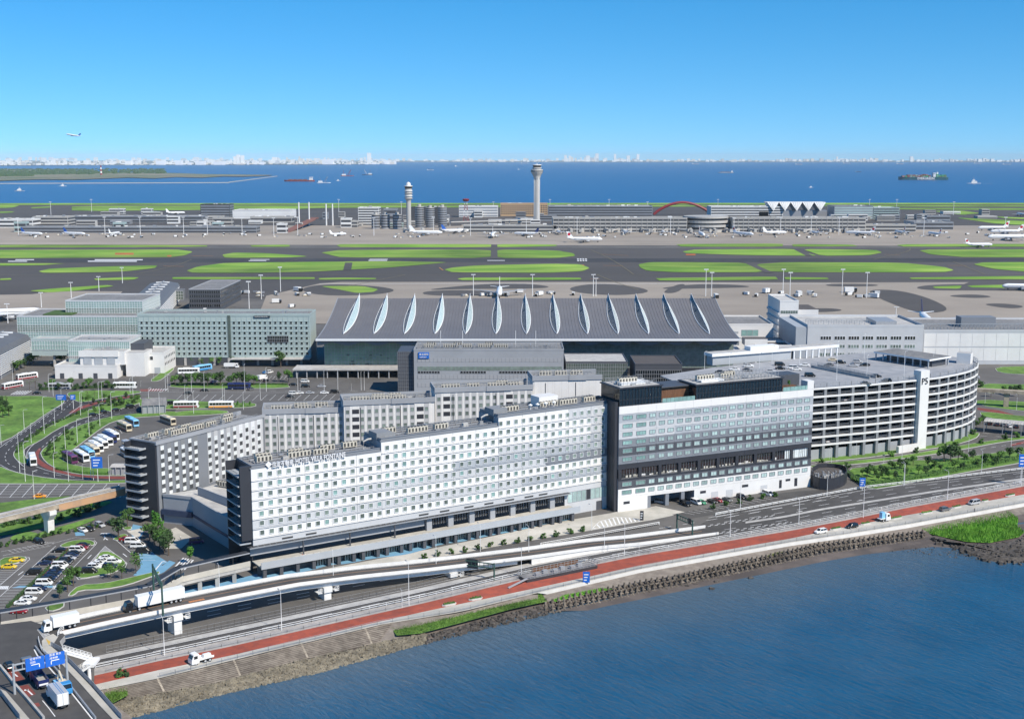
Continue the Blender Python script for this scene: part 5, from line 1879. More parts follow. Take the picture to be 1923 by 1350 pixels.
# ---------------------------------------------------------------- hotel forecourt
m = MB()
sheet(m, W([(322, 1122), (400, 1108), (474, 1096), (578, 1074), (652, 1060), (800, 1032), (922, 1007), (1010, 988), (1076, 975), (1148, 963), (1160, 960), (1232, 950), (1290, 962), (1225, 976), (1095, 998), (940, 1024), (796, 1052), (660, 1076), (474, 1106), (322, 1132)]), .016)
tag(m.obj('forecourt', 'pave_beige'), kind='structure')
m = MB()
bl = [(322, 1124), (390, 1111), (440, 1104), (474, 1091), (530, 1079), (578, 1072.5), (620, 1060), (652, 1058.5), (700, 1048), (750, 1043), (780, 1037), (830, 1021), (869, 1017), (922, 1005), (975, 996), (1030, 982), (1076, 975)]
sheet(m, chaikin(W(bl), 1, False) + W([(1060, 962), (870, 1000), (660, 1045), (480, 1078), (400, 1098), (322, 1112)]), .022)
sheet(m, W([(262, 1042), (290, 1052), (305, 1062), (318, 1052), (330, 1056), (308, 1074), (285, 1084), (250, 1080), (264, 1066)]), .023)
sheet(m, W([(250, 984), (275, 990), (262, 1012), (290, 1040), (315, 1055), (300, 1062), (262, 1042), (255, 1016), (244, 1000)]), .024)
tag(m.obj('blue_pavement', 'blue_paint'), kind='structure')
m = MB()
sheet(m, W([(238, 997), (275, 990), (258, 1012), (248, 1004)]), .028)
sheet(m, W([(305, 1000), (330, 990), (362, 1010), (340, 1030), (312, 1030)]), .02)
tag(m.obj('paved_court', 'pave_beige'), kind='structure')
m = MB()
z0 = [(1111, 993), (1126, 979), (1157, 970.5), (1186, 972), (1206, 977)]
zl = [(1111, 994), (1140, 989), (1170, 983), (1206, 978)]
for k in range(12):
    x = 1116 + k * 7.4
    a, b = P(x + 4, line_at(zl, x + 4)), P(x - 3 + k * .2, line_at(z0, x - 3))
    dash(m, [a, b], .55, .03)
dash(m, W(zl), .25, .03)
dash(m, W(z0), .25, .03)
for k in range(5): dash(m, W([(322 + k * 6, 1072 - k * .6), (345 + k * 4.5, 1047 + k)]), .55, .03)
dash(m, W([(290, 1071), (305, 1054), (312, 1055)]), .3, .032)
# parking bays before the right hotel
for k in range(15):
    f = k / 14
    a = (lerp(1282, 1440, f), lerp(962, 932, f))
    dash(m, [P(*a), P(a[0] + 22, a[1] - 11 + 17 - 2)], .15, .03)
dash(m, W([(1238, 992), (1340, 975), (1520, 944), (1600, 925)]), .2, .03, 5, 5)
dash(m, W([(1330, 972), (1480, 947), (1560, 930)]), .2, .03)
tag(m.obj('road_marking', 'paint_white'), kind='structure')
m = MB()
sheet(m, W([(1262, 966), (1282, 962), (1470, 925), (1500, 922), (1560, 918), (1580, 926), (1500, 938), (1345, 965), (1290, 975)]), .02)
tag(m.obj('hotel_car_park', 'asphalt_new'), kind='structure')
# round dark plant enclosure at the end of the right hotel
ec = P(1553, 910)
en = T('plant_enclosure', 'dark curved enclosure full of pipework at the end of the grey hotel', 'enclosure', ec)
m = MB()
poly = [(x - ec[0], y - ec[1]) for x, y in chaikin(W([(1521, 913), (1545, 921), (1572, 918), (1590, 908), (1588, 895), (1560, 890), (1528, 892)]), 1)]
for i in range(len(poly)): m.bar(poly[i], poly[(i + 1) % len(poly)], .3, 0, 4.6)
m.obj('wall', 'tone5', en)
m = MB()
m.prism(grow(poly, -.4), 0, 3.0)
m.obj('roof', 'roof_dark', en)
m = MB()
rg = random.Random(9)
for i in range(34):
    x, y = rg.uniform(-7, 7), rg.uniform(-4, 5)
    if inside((x, y), grow(poly, -1)):
        a = rg.uniform(.4, 1.2)
        m.box(x, y, 3, x + a, y + rg.uniform(.4, 1.4), 3 + rg.uniform(.8, 2.4), rg.choice((0, 1)))
for i in range(8): m.tube([(-7 + i * 1.8, -3.5, 5), (-7 + i * 1.8, 4.5, 5)], .1, 4)
m.obj('pipework', ['steel', 'roof_light'], en)
# ---------------------------------------------------------------- sign gantries
mt('gantry_green', (.035, .085, .07), .5, .1, 1)
mt('gantry_grey', (.42, .44, .46), .45, .06, 1, metal=.2)
def gantry(label, a, b, za, top_a, top_b, posts=(1, 1), mat='gantry_green', z2=None, sign=None, name='sign_gantry'):
    A, B = a, b
    t = T(name, label, 'sign gantry', (A[0], A[1], za), ang(A, B))
    L_ = dist(A, B)
    h = ZT(A[0], A[1], top_a) - za if top_a else top_b
    for i, x in enumerate((0, L_)):
        if posts[i]:
            q = MB()
            q.cyl(x, 0, [(.3, 0), (.24, h)], 8)
            q.obj('post', mat, t)
    q = MB()
    for z in (h - .3, h - 1.7): q.box(0, -.14, z - .14, L_, .14, z + .14)
    for i in range(int(L_ / 1.4)): q.box(.5 + i * 1.4, -.08, h - 1.6, .62 + i * 1.4, .08, h - .4)
    q.obj('beam', mat, t)
    if sign:
        x0, x1, z0, z1, sm = sign
        q = MB()
        q.box(x0, -.4, h + z0, x1, -.2, h + z1)
        q.obj('sign_board', sm, t)
    return t, h, L_
a = P(928, 1089)
gantry('green cantilever sign post beside the low end of the ramp', a, (a[0] - 9, a[1] + 3.5), 0, 1057, 0, (1, 0), 'gantry_green', None, (5.5, 9.3, -2.6, .4, 'steel_dark'))
gantry('green two post gantry over the road before the grey hotel', P(1271, 994), P(1300, 1007), 0, 964, 0, (1, 1), 'gantry_green', None, (7.0, 8.6, -1.6, .3, 'steel_dark'))
a, b = P(306, 1151, 8.2), P(289, 1114, 8.2)
gantry('tall green gantry spanning the ramp beside the long white trailer', a, b, 7.6, 1093, 0, (1, 1), 'gantry_green', None, None)
a, b = P(28, 1303, BZ), P(127, 1280, BZ)
t, h, L_ = gantry('grey gantry with blue direction signs over the corner bridge', a, b, BZ, 1246, 0, (1, 1), 'gantry_grey')
mt('sign_road', (.015, .13, .55), .45, .05, 1)
for x0, x1, rows_ in ((2.6, 6.7, (('空港中央', 2.55), ('羽田', 1.75))), (6.9, 11.2, (('国道 東京', 2.55), ('湾岸線', 1.75)))):
    q = MB()
    q.box(x0, -.45, h - 2.4, x1, -.3, h + .6)
    s_ = q.obj('sign_board', 'sign_road', t)
    for tx, z in rows_:
        o = link('lettering', text_mesh(tx, .62, 'sign_white', .04), s_, (x0 + .9, -.5, h - 2.3 + z - .15))
        o.rotation_euler.x = R(90)
    q = MB()
    s = 1 if x0 > 5 else -1
    xm = (x0 + x1) / 2
    q.box(xm - .9, -.52, h - 1.15, xm + .9, -.46, h - .98)
    q.box(xm - s * .9 - .09, -.52, h - 1.9, xm - s * .9 + .09, -.46, h - 1.15)
    q.obj('arrow', 'sign_white', s_)
# blue signs at the loop road, right edge and by the enclosure
def board(label, px, py0, top, wd, hgt, mat='sign_road', post='white_metal', name='road_sign'):
    x, y = P(px, py0)
    zt = ZT(x, y, top)
    t = T(name, label, 'road sign', (x, y, 0), R(rnd(-8, 8)))
    q = MB()
    q.cyl(0, .15, [(.12, 0), (.1, zt)], 6)
    q.obj('post', post, t)
    q = MB()
    q.box(-wd / 2, -.12, zt - hgt, wd / 2, .02, zt)
    s_ = q.obj('sign_board', mat, t)
    q = MB()
    for k in range(3): q.box(-wd * .35, -.16, zt - hgt * (.3 + .25 * k), wd * (.3 - .12 * k), -.13, zt - hgt * (.22 + .25 * k))
    q.obj('legend', 'sign_white', s_)
board('wide blue direction sign at the fork of the loop road', 116, 770, 741, 5.4, 2.8)
board('smaller blue direction sign right of the wide one at the loop fork', 138, 768, 741, 2.6, 2.6)
board('large blue sign standing in the bus yard', 184, 905, 858, 4.2, 4.5)
board('blue board beside the dark curved enclosure', 1619, 921, 897, 2.2, 3.4)
board('blue board at the right edge of the frame above the hedge', 1918, 912, 853, 3.2, 5.0)
board('blue notice board standing on the red path', 1101, 1093, 1073, 2.1, 3.4)
board('tall dark green sign pylon at the hotel drive', 1205, 977, 959, 1.3, 3.4, 'steel_dark', 'steel_dark')
# ---------------------------------------------------------------- monorail guideway at the left
mt('rust', (.45, .27, .15), .85, .2, .3, c2=(.36, .24, .16))
ga, gb_ = P(-60, 985, 10), P(236, 915, 10)
gd = T('guideway', 'raised concrete monorail guideway with brown girder crossing at the left', 'guideway', (ga[0], ga[1], 0), ang(ga, gb_))
L_ = dist(ga, gb_)
q = MB()
q.box(0, 0, 9.6, L_, 1.4, 10.0)
q.box(0, 3.2, 9.6, L_, 4.6, 10.0)
q.obj('track_beam', 'concrete', gd)
q = MB()
q.box(0, .1, 8.0, L_ * .55, 1.3, 9.6)
q.box(0, 3.3, 8.0, L_, 4.5, 9.6)
q.obj('girder', 'concrete_old', gd)
q = MB()
q.box(L_ * .55, .1, 7.2, L_, 1.3, 9.6)
q.obj('brown_girder', 'rust', gd)
q = MB()
for k in range(int(L_ / 2.5)): q.box(k * 2.5, 1.4, 9.5, k * 2.5 + .3, 3.2, 9.8)
rail_bars(q, [(0, -.1, 10), (L_, -.1, 10)], .5, 3, .05)
q.obj('cross_tie', 'concrete_old', gd)
for px, py in ((112, 1005), (0, 1052)):
    x, y = P(px, py)
    s_, c_ = math.sin(-gd.rotation_euler.z), math.cos(-gd.rotation_euler.z)
    dx, dy = x - ga[0], y - ga[1]
    lx = dx * c_ - dy * s_
    q = MB()
    q.raw([(lx - 1.2, 1.0, 0), (lx + 1.2, 1.0, 0), (lx + 1.2, 3.4, 0), (lx - 1.2, 3.4, 0), (lx - 1.2, .9, 4.5), (lx + 1.2, .9, 4.5), (lx + 1.2, 3.6, 4.5), (lx - 1.2, 3.6, 4.5), (lx - 1.3, -.8, 6.6), (lx + 1.3, -.8, 6.6), (lx + 1.3, 5.4, 6.6), (lx - 1.3, 5.4, 6.6), (lx - 1.3, -.8, 8.0), (lx + 1.3, -.8, 8.0), (lx + 1.3, 5.4, 8.0), (lx - 1.3, 5.4, 8.0)],
          [(i, (i + 1) % 4 + i // 4 * 4 if False else (i // 4) * 4 + (i + 1) % 4, (i // 4) * 4 + 4 + (i + 1) % 4, i + 4) for i in range(12)] + [(12, 13, 14, 15)])
    q.obj('pier', 'wall_white' if px > 50 else 'concrete_old', gd)
# second guideway far right
ga, gb_ = P(1830, 730, 9), P(2050, 742, 9)
gd = T('guideway', 'raised guideway on a pier at the far right behind the car park', 'guideway', (ga[0], ga[1], 0), ang(ga, gb_))
q = MB()
q.box(0, 0, 7.4, dist(ga, gb_), 4, 9)
q.obj('girder', 'concrete_old', gd)
q = MB()
q.box(14.5, .8, 0, 17, 3.2, 7.4)
q.obj('pier', 'concrete_old', gd)
# service structure on the red path
sx = P(1000, 1092)
ss = T('service_pit', 'dark railed service structure with pipes beside the red path', 'structure', sx, R(31))
q = MB()
q.box(-2, 0, 0, 24, 5, 1.0, 0, 1)
q.obj('slab', ['steel_dark', 'roof_gray'], ss)
q = MB()
rail_bars(q, [(-2, 0, 1), (24, 0, 1), (24, 5, 1), (-2, 5, 1)], 1.4, 1.3, .05)
for k in range(6): q.box(2 + k * 3.2, 1 + k % 2, 1, 3.6 + k * 3.2, 2.2 + k % 2, 2.0)
q.obj('railing', 'steel', ss)
q = MB()
q.box(3, 5, 1, 20, 5.3, 2.2)
q.obj('brown_wall', 'wood', ss)
q = MB()
q.bar((-2, 0), (-9.5, -1.5), .6, 1.2, 1.5, 0, .1, .4)
q.obj('gangway', 'frame_gray', ss)
# small roofed structures of the land side
def shelter(label, a, b, dp_, z0, z1, roofmat='roof_gray', walls=True, cat='shelter', name='shelter'):
    A, B = P(*a), P(*b)
    L = dist(A, B)
    t = T(name, label, cat, A, ang(A, B))
    if walls: MB().box(.6, .6, 0, L - .6, dp_ - .6, z0).obj('wall', 'wall_gray', t)
    q = MB()
    q.raw([(0, 0, z0), (L, 0, z0), (L, dp_, z0), (0, dp_, z0), (0, dp_ * .5, z1), (L, dp_ * .5, z1)], [(3, 2, 1, 0), (0, 1, 5, 4), (2, 3, 4, 5), (1, 2, 5), (3, 0, 4)])
    for i in range(int(L / 1.2)): q.bar((i * 1.2 + .6, 0), (i * 1.2 + .6, dp_ * .5), .12, z0, z0 + .15, 0, z1, z1 + .15)
    q.obj('roof', roofmat, t)
    p_ = MB().box(-.15, -.15, 0, .15, .15, z0).mesh('post', ['frame_gray'])
    for i in range(5):
        for y in (.2, dp_ - .2): link('post', p_, t, (.3 + (L - .6) * i / 4, y, 0))
shelter('grey ribbed roof utility house between the loop road and the queue of dark cars', (266, 778), (312, 776), 17, 4.2, 6.6)
shelter('flat grey shelter beside the bus yard next to the dark hotel wing', (206, 893), (250, 893), 7, 3.4, 4.0, 'roof_light')
shelter('pale canopy over the toll lanes at the far right', (1846, 812), (1990, 826), 9, 5.4, 5.9, 'roof_light', False, 'canopy', 'toll_canopy')
# ---------------------------------------------------------------- vehicles
for k, c in dict(white=(.78, .78, .77), silver=(.42, .43, .45), black=(.012, .013, .015), navy=(.015, .025, .07), red=(.25, .012, .02), yellow=(.75, .52, .02), orange=(.8, .32, .02), gray=(.13, .135, .14), blue=(.03, .22, .5), ltblue=(.22, .5, .75), beige=(.6, .52, .38), purple=(.12, .03, .10), green=(.02, .25, .12), dkblue=(.02, .03, .12)).items():
    mt('car_' + k, c, .3, .03, 1, sp=.6)
mt('car_glass', (.012, .014, .016), .08, .1, 1, sp=.8)
mt('tyre', (.012, .012, .012), .9, .1, 1)
mt('lamp_clear', (.7, .7, .68), .2, .02, 1)
mt('lamp_red', (.4, .01, .01), .3, .02, 1)
def wheel_mesh(r_, w_):
    m = MB()
    n = 12
    for (ra, mi, dy) in ((r_, 0, w_ / 2), (r_ * .58, 1, w_ / 2 + .01)):
        m.rings([[(ra * math.cos(6.2832 * i / n), sy * dy, r_ + ra * math.sin(6.2832 * i / n)) for i in range(n)] for sy in (-1, 1)], mi)
    return m.mesh('wheel', ['tyre', 'car_silver'])
WH, WHB = wheel_mesh(.33, .22), wheel_mesh(.5, .3)
def sect(L):
    rs = []
    for x, hw, z0, z1 in L:
        rs.append([(x, -hw * .92, z0), (x, -hw, z0 + (z1 - z0) * .35), (x, -hw, z1 - .12), (x, -hw * .86, z1), (x, hw * .86, z1), (x, hw, z1 - .12), (x, hw, z0 + (z1 - z0) * .35), (x, hw * .92, z0)])
    return rs
KINDS = {}
def car_kind(k, L, Wd, secs, gh, wb):
    b = MB()
    b.rings(sect(secs), 0)
    x0, x1, t0, t1, zb, zt, w0, w1_ = gh
    b.raw([(t0, -w1_, zt), (t1, -w1_, zt), (t1, w1_, zt), (t0, w1_, zt), (t0 + .05, -w1_ * .9, zt + .06), (t1 - .05, -w1_ * .9, zt + .06), (t1 - .05, w1_ * .9, zt + .06), (t0 + .05, w1_ * .9, zt + .06)],
          [(0, 1, 5, 4), (1, 2, 6, 5), (2, 3, 7, 6), (3, 0, 4, 7), (4, 5, 6, 7)], 0)
    for xa, xb in ((x0, t0), (x1, t1), ((x0 + x1) / 2, (t0 + t1) / 2)):        # pillars
        for s_ in (-1, 1): b.tube([(xa, s_ * (w0 + .01), zb), (xb, s_ * (w1_ + .01), zt)], .05, 4)
    g_ = MB()
    g_.raw([(x0, -w0, zb), (x1, -w0, zb), (x1, w0, zb), (x0, w0, zb), (t0, -w1_, zt), (t1, -w1_, zt), (t1, w1_, zt), (t0, w1_, zt)],
           [(0, 1, 5, 4), (1, 2, 6, 5), (2, 3, 7, 6), (3, 0, 4, 7)], 0)
    hl = MB()
    hl.box(L / 2 - .14, -.2, .62, L / 2 + .01, .2, .78)
    tl = MB()
    tl.box(-L / 2 - .01, -.12, .72, -L / 2 + .12, .12, .98)
    KINDS[k] = (b.mesh('body', ['car_white'], False), g_.mesh('windows', ['car_glass']), hl.mesh('headlight', ['lamp_clear']), tl.mesh('tail_light', ['lamp_red']), L, Wd, wb)
car_kind('sedan', 4.7, 1.8, [(-2.35, .75, .35, .8), (-2.25, .85, .25, .98), (-1.3, .9, .22, 1.0), (.8, .9, .22, .95), (1.9, .86, .24, .84), (2.3, .72, .3, .7)], (-1.75, 1.2, -1.0, .45, .97, 1.42, .82, .62), 1.38)
car_kind('suv', 4.6, 1.85, [(-2.3, .8, .4, .95), (-2.2, .9, .3, 1.1), (0, .92, .28, 1.1), (1.1, .92, .28, 1.06), (2.0, .88, .3, .98), (2.3, .76, .36, .82)], (-2.15, 1.2, -1.85, .5, 1.08, 1.66, .86, .7), 1.4)
car_kind('van', 4.9, 1.85, [(-2.45, .86, .35, 1.1), (-2.35, .92, .28, 1.2), (1.2, .92, .26, 1.14), (2.1, .88, .28, 1.0), (2.45, .76, .34, .8)], (-2.38, 1.95, -2.2, 1.05, 1.14, 1.86, .88, .78), 1.5)
CARS = []
NAMES = dict(sedan='sedan', suv='sport utility car', van='minivan')
def car(px, py, col, kind='sedan', rz=0, label=None, group=None, z=0, pos=None):
    x, y = pos or P(px, py, z)
    b, g_, hl, tl, L, Wd, wb = KINDS[kind]
    cname = dict(gray='dark grey', ltblue='light blue', dkblue='dark blue').get(col, col)
    t = T('parked_car' if group and 'parked' in group else 'car', label or f'{cname} {NAMES[kind]}', 'car', (x, y, z + .02), rz + rnd(-.03, .03), group)
    setmat(link('body', b, t), 'car_' + col)
    link('windows', g_, t)
    for sx in (-1, 1):
        for sy in (-1, 1): link('wheel', WH, t, (sx * wb, sy * (Wd / 2 - .12), 0))
    for sy in (-1, 1):
        link('headlight', hl, t, (0, sy * .6, 0))
        link('tail_light', tl, t, (0, sy * .68, 0))
    CARS.append(t)
    return t
def row(lst, where, group, rz, f, jit=0, z=0):
    """lst: (x, y, colour, kind); f turns crop coordinates into photograph pixels; each label counts along its row"""
    for i, q in enumerate(lst):
        px, py = f(q[0], q[1])
        cn = dict(gray='dark grey', ltblue='light blue', dkblue='dark blue').get(q[2], q[2])
        car(px, py, q[2], q[3], rz + (math.pi if jit and random.random() < jit else 0), f'{cn} {NAMES[q[3]]}, {NTH[i]} {where}', group, z)
ca_ = lambda x, y: (x / 5.83, 980 + (y + 12) / 5.83)
lane = ang(P(0, 1121), P(106, 1021))
hd = lane - R(90)
PKG = 'cars parked in the lower left car park'
row([(910, 258, 'black', 'sedan'), (890, 285, 'red', 'sedan'), (845, 312, 'white', 'van'), (812, 345, 'black', 'sedan'), (785, 374, 'navy', 'sedan'), (752, 402, 'silver', 'sedan'), (728, 428, 'black', 'suv'), (700, 452, 'black', 'sedan'),
     (660, 482, 'white', 'van'), (636, 508, 'white', 'sedan'), (618, 536, 'black', 'sedan'), (598, 562, 'navy', 'sedan'), (572, 588, 'black', 'sedan'), (548, 614, 'navy', 'sedan'), (524, 641, 'black', 'suv'), (486, 676, 'white', 'van'), (430, 738, 'navy', 'suv'), (375, 776, 'white', 'van'), (312, 846, 'white', 'sedan'), (250, 892, 'white', 'sedan')],
    'from the far end of the long row by the hedge', PKG, hd, ca_)
row([(655, 315, 'black', 'sedan'), (545, 405, 'black', 'sedan'), (490, 458, 'navy', 'sedan'), (370, 560, 'black', 'van')], 'from the far end left of the dividing hedge', PKG, hd + math.pi, ca_)
row([(185, 424, 'yellow', 'sedan'), (100, 494, 'yellow', 'sedan')], 'yellow taxi from the far end at the left island', PKG, hd, ca_)
row([(905, 92, 'white', 'sedan'), (978, 80, 'black', 'sedan'), (1095, 38, 'silver', 'suv'), (1215, 20, 'black', 'sedan')], 'from the left in the shaded upper row', PKG, R(-40), ca_)
row([(1385, 192, 'red', 'sedan'), (1450, 216, 'white', 'van'), (1512, 268, 'white', 'van'), (1572, 328, 'black', 'van')], 'from the far end beside the blue pavement', PKG, hd, ca_)
row([(1165, 395, 'white', 'sedan'), (1120, 430, 'white', 'sedan'), (1075, 462, 'white', 'sedan'), (1035, 496, 'white', 'suv'), (980, 546, 'black', 'van')], 'from the far end along the left of the island', PKG, hd, ca_)
row([(1250, 440, 'white', 'suv'), (1205, 490, 'navy', 'suv')], 'from the far end along the right of the island', PKG, hd, ca_)
car(430 / 5.83, 980 + 232 / 5.83, 'black', 'suv', R(-35), 'black sport utility car alone in the far left bays', PKG)
car(210 / 5.83, 980 + 995 / 5.83, 'red', 'sedan', hd, 'dark red sedan half hidden by the covered walkway', PKG)
car(369, 1020, 'purple', 'van', R(15), 'dark purple minivan in the shade of the service block', PKG)
cz = lambda x, y: (1123 + x / 3.751, 660 + (y + 14) / 3.751)
row([(617, 1070, 'black', 'van'), (690, 1058, 'white', 'van'), (727, 1056, 'green', 'sedan'), (803, 1050, 'black', 'sedan'), (843, 1042, 'red', 'sedan'), (910, 1038, 'gray', 'sedan'), (1010, 1020, 'black', 'suv'), (1195, 998, 'white', 'van')], 'from the left before the grey hotel', 'cars parked in front of the grey hotel', R(-62), cz)
car(1123 + 445 / 3.751, 945, 'silver', 'van', R(-30), 'silver minivan inside the garage mouth of the grey hotel')
rd = ang(P(1531, 1000), P(1923, 928))
car(1541, 1001, 'white', 'suv', rd + math.pi, 'white car standing on the promenade, nearest of the five', 'vehicles standing on the promenade')
car(1600, 991, 'black', 'suv', rd + math.pi, 'black sport utility car on the promenade behind the white one', 'vehicles standing on the promenade')
car(1774, 959, 'gray', 'suv', rd, 'dark grey car with grey roof load on the promenade', 'vehicles standing on the promenade')
car(1829, 947, 'silver', 'van', rd + math.pi, 'silver van, farthest vehicle on the promenade', 'vehicles standing on the promenade')
car(75, 934, 'orange', 'sedan', R(8), 'orange taxi beside the empty striped bays')
z45 = lambda x, y: (x / 4.5, 640 + (y + 10) / 4.5)
row([(790, 622, 'black', 'sedan'), (885, 600, 'black', 'sedan'), (985, 582, 'black', 'sedan'), (1105, 558, 'black', 'van'), (1245, 546, 'black', 'sedan'), (1445, 528, 'black', 'van')], 'from the left in the queue behind the hedge', 'dark cars queuing on the loop road', R(28), z45)
car(70, 740, 'black', 'sedan', R(15), 'black car at the far side of the loop fork')
car(101, 683, 'white', 'sedan', R(70), 'white car on the road beside the louvred concourse')
z38 = lambda x, y: (300 + x / 3.846, 660 + (y + 8) / 3.846)
row([(205, 300, 'black', 'sedan'), (325, 280, 'black', 'sedan')], 'from the left on the road below the trees', 'cars on the terminal road', 0, z38)
row([(940, 326, 'black', 'sedan'), (965, 302, 'white', 'van'), (1010, 298, 'white', 'sedan'), (1085, 297, 'silver', 'sedan'), (1190, 297, 'white', 'sedan'), (1265, 292, 'black', 'van')], 'from the left on the terminal forecourt', 'cars before the terminal canopy', 0, z38)
row([(965, 238, 'black', 'sedan'), (1055, 250, 'black', 'van'), (1170, 250, 'silver', 'sedan'), (1050, 215, 'white', 'van')], 'in the shade of the terminal canopy', 'cars under the terminal canopy', 0, z38)
row([(770, 210, 'black', 'sedan'), (795, 148, 'white', 'van'), (765, 148, 'blue', 'sedan'), (240, 145, 'blue', 'sedan'), (390, 218, 'navy', 'sedan'), (660, 270, 'gray', 'sedan')], 'among the bays before the pale green hotel', 'cars before the pale green hotel', R(60), z38)
zp = lambda x, y: P(1283 + x / 3.005, 540 + (y + 6) / 3.005, ZD)
pkc = [(290, 462, 'white', 'sedan'), (370, 443, 'white', 'suv'), (362, 466, 'black', 'sedan'), (205, 477, 'black', 'sedan'), (545, 435, 'black', 'van'), (548, 456, 'black', 'sedan'), (612, 453, 'white', 'van'), (492, 473, 'silver', 'sedan'), (640, 461, 'white', 'sedan'), (685, 438, 'white', 'sedan'),
       (845, 408, 'beige', 'sedan'), (890, 423, 'black', 'suv'), (820, 436, 'gray', 'sedan'), (960, 440, 'silver', 'sedan'), (985, 420, 'silver', 'suv'), (1025, 436, 'black', 'sedan'), (715, 497, 'black', 'van'), (1090, 500, 'black', 'sedan'), (1145, 527, 'black', 'suv'), (1030, 541, 'gray', 'sedan')]
for i, q in enumerate(pkc):
    car(0, 0, q[2], q[3], R(-8) + (math.pi if i % 3 == 0 else 0), f'{q[2]} {NAMES[q[3]]} on the car park roof, {NTH[i]} counted from the left', 'cars on the car park roof', ZD, zp(q[0], q[1]))
for k in range(16):                                                     # cars glimpsed in the open decks
    i = 14 + k * 2
    if i < len(fp) - 2:
        p = fp[i]
        lv = (k * 5) % 6
        car(0, 0, ('white', 'silver', 'black')[k % 3], 'sedan', ang(fp[i], fp[i + 1]) + R(90), f'{("white", "silver", "black")[k % 3]} car inside the {NTH[lv]} open deck from below, {NTH[k]} such car from the left', 'cars inside the open decks', 6.52 + 3.5 * lv, (p[0] + pk[4][0] + .3, p[1] + pk[4][1] + 4.2))
row([(0, 0, 'black', 'van'), (14, 2, 'black', 'sedan'), (26, 3, 'gray', 'sedan'), (38, 5, 'white', 'sedan'), (50, 6, 'black', 'sedan')], 'from the left under the small canopy at far right', 'cars at the far right car park', R(80), lambda x, y: (1858 + x, 797 + y))

# ---------------------------------------------------------------- buses
def bus_meshes():
    L, W2, H = 11.6, 1.24, 3.35
    b = MB()
    rs = []
    for x, z1, hw in ((-L / 2, 3.0, 1.1), (-L / 2 + .12, H, W2), (L / 2 - .5, H, W2), (L / 2 - .1, 2.9, W2), (L / 2, 1.2, 1.12)):
        rs.append([(x, -hw, .4), (x, -hw, z1 - .25), (x, -hw + .2, z1), (x, hw - .2, z1), (x, hw, z1 - .25), (x, hw, .4)])
    b.rings(rs)
    b.box(-3, -.8, H, .5, .8, H + .25)
    w_ = MB()
    for s_ in (-1, 1):
        for k in range(7): w_.box(-L / 2 + .5 + k * 1.45, s_ * W2 - .02 if s_ > 0 else -W2 - .03, 1.6, -L / 2 + 1.85 + k * 1.45, s_ * W2 + .03 if s_ > 0 else -W2 + .02, 2.75)
    w_.box(-L / 2 - .03, -.95, 1.9, -L / 2 + .05, .95, 2.8)
    f = MB()
    f.raw([(L / 2 + .02, -1.05, 1.3), (L / 2 + .02, 1.05, 1.3), (L / 2 - .09, 1.1, 2.8), (L / 2 - .09, -1.1, 2.8)], [(0, 1, 2, 3)])
    s = MB()
    for s_ in (-1, 1): s.box(-L / 2 + .15, s_ * (W2 + .01) - .02, .5, L / 2 - .6, s_ * (W2 + .01) + .02, 1.25)
    s.box(-L / 2 - .02, -1.0, .5, -L / 2 + .1, 1.0, 1.7)
    return b.mesh('body', ['car_white']), w_.mesh('side_window', ['car_glass']), f.mesh('windscreen', ['car_glass']), s.mesh('side_stripe', ['car_white'])
BUS = bus_meshes()
def bus(px, py, rz, body, stripe, label, group='coaches parked in the bus yard', pos=None):
    x, y = P(px, py)
    t = T('coach', label, 'bus', (x, y, .02), rz, group)
    t.scale = (1.1, 1.08, 1.08)
    setmat(link('body', BUS[0], t), 'car_' + body)
    link('side_window', BUS[1], t)
    link('windscreen', BUS[2], t)
    setmat(link('side_stripe', BUS[3], t), 'car_' + stripe)
    for sx in (-3.4, 3.6):
        for sy in (-1, 1): link('wheel', WHB, t, (sx, sy * 1.12, 0))
    return t
by_ = R(-52)
for x, y, b, s, lb in ((1115, 712, 'ltblue', 'white', 'light blue coach, farthest parked at the top of the bus yard'), (1052, 752, 'beige', 'red', 'cream coach with red flank parked apart near the top of the bus yard'),
                       (948, 825, 'white', 'orange', 'white coach, first of the long parked row'), (925, 848, 'dkblue', 'orange', 'dark blue coach with orange tail, second of the row'), (890, 872, 'white', 'dkblue', 'white coach with blue flank, third of the row'),
                       (850, 895, 'white', 'white', 'plain white coach, fourth of the row'), (812, 925, 'white', 'orange', 'white coach with orange flank, fifth of the row'), (778, 948, 'beige', 'orange', 'cream and orange coach, sixth of the row'),
                       (740, 975, 'ltblue', 'white', 'light blue coach, seventh of the row'), (690, 1005, 'white', 'gray', 'white coach with grey flank, eighth of the row'), (592, 1018, 'purple', 'purple', 'dark purple coach, nearest at the end of the row'),
                       (1085, 985, 'white', 'gray', 'white coach half hidden behind the dark hotel wing'), (1095, 920, 'silver', 'white', 'silver coach beside the dark hotel wing'), (1420, 700, 'beige', 'gray', 'cream coach behind the roof of the hotel wing')):
    bus(x / 4.5, 640 + y / 4.5, by_ + rnd(-.04, .04), b, s, lb)
G2_ = 'coaches driving on the airport roads'
bus(278 / 4.5, 640 + 1035 / 4.5, R(-66), 'white', 'blue', 'white and blue coach turning on the red lane of the loop', G2_)
bus(235, 729.5, 0, 'white', 'white', 'plain white coach on the road before the utility building', G2_)
bus(113, 731, 0, 'silver', 'navy', 'silver blue coach left of the plain white one', G2_)
bus(51, 712, R(52), 'white', 'red', 'white and red coach farther up the left road', G2_)
bus(24, 729, R(60), 'white', 'red', 'white and red coach, nearest on the left road', G2_)
bus(350, 766, R(4), 'white', 'red', 'white coach with red lower flank behind the dark wing', G2_)
bus(416, 766, R(4), 'white', 'orange', 'white coach with orange lower flank behind the dark wing', G2_)
bus(450, 731, 0, 'dkblue', 'navy', 'dark blue bus on the road below the row of trees', G2_)
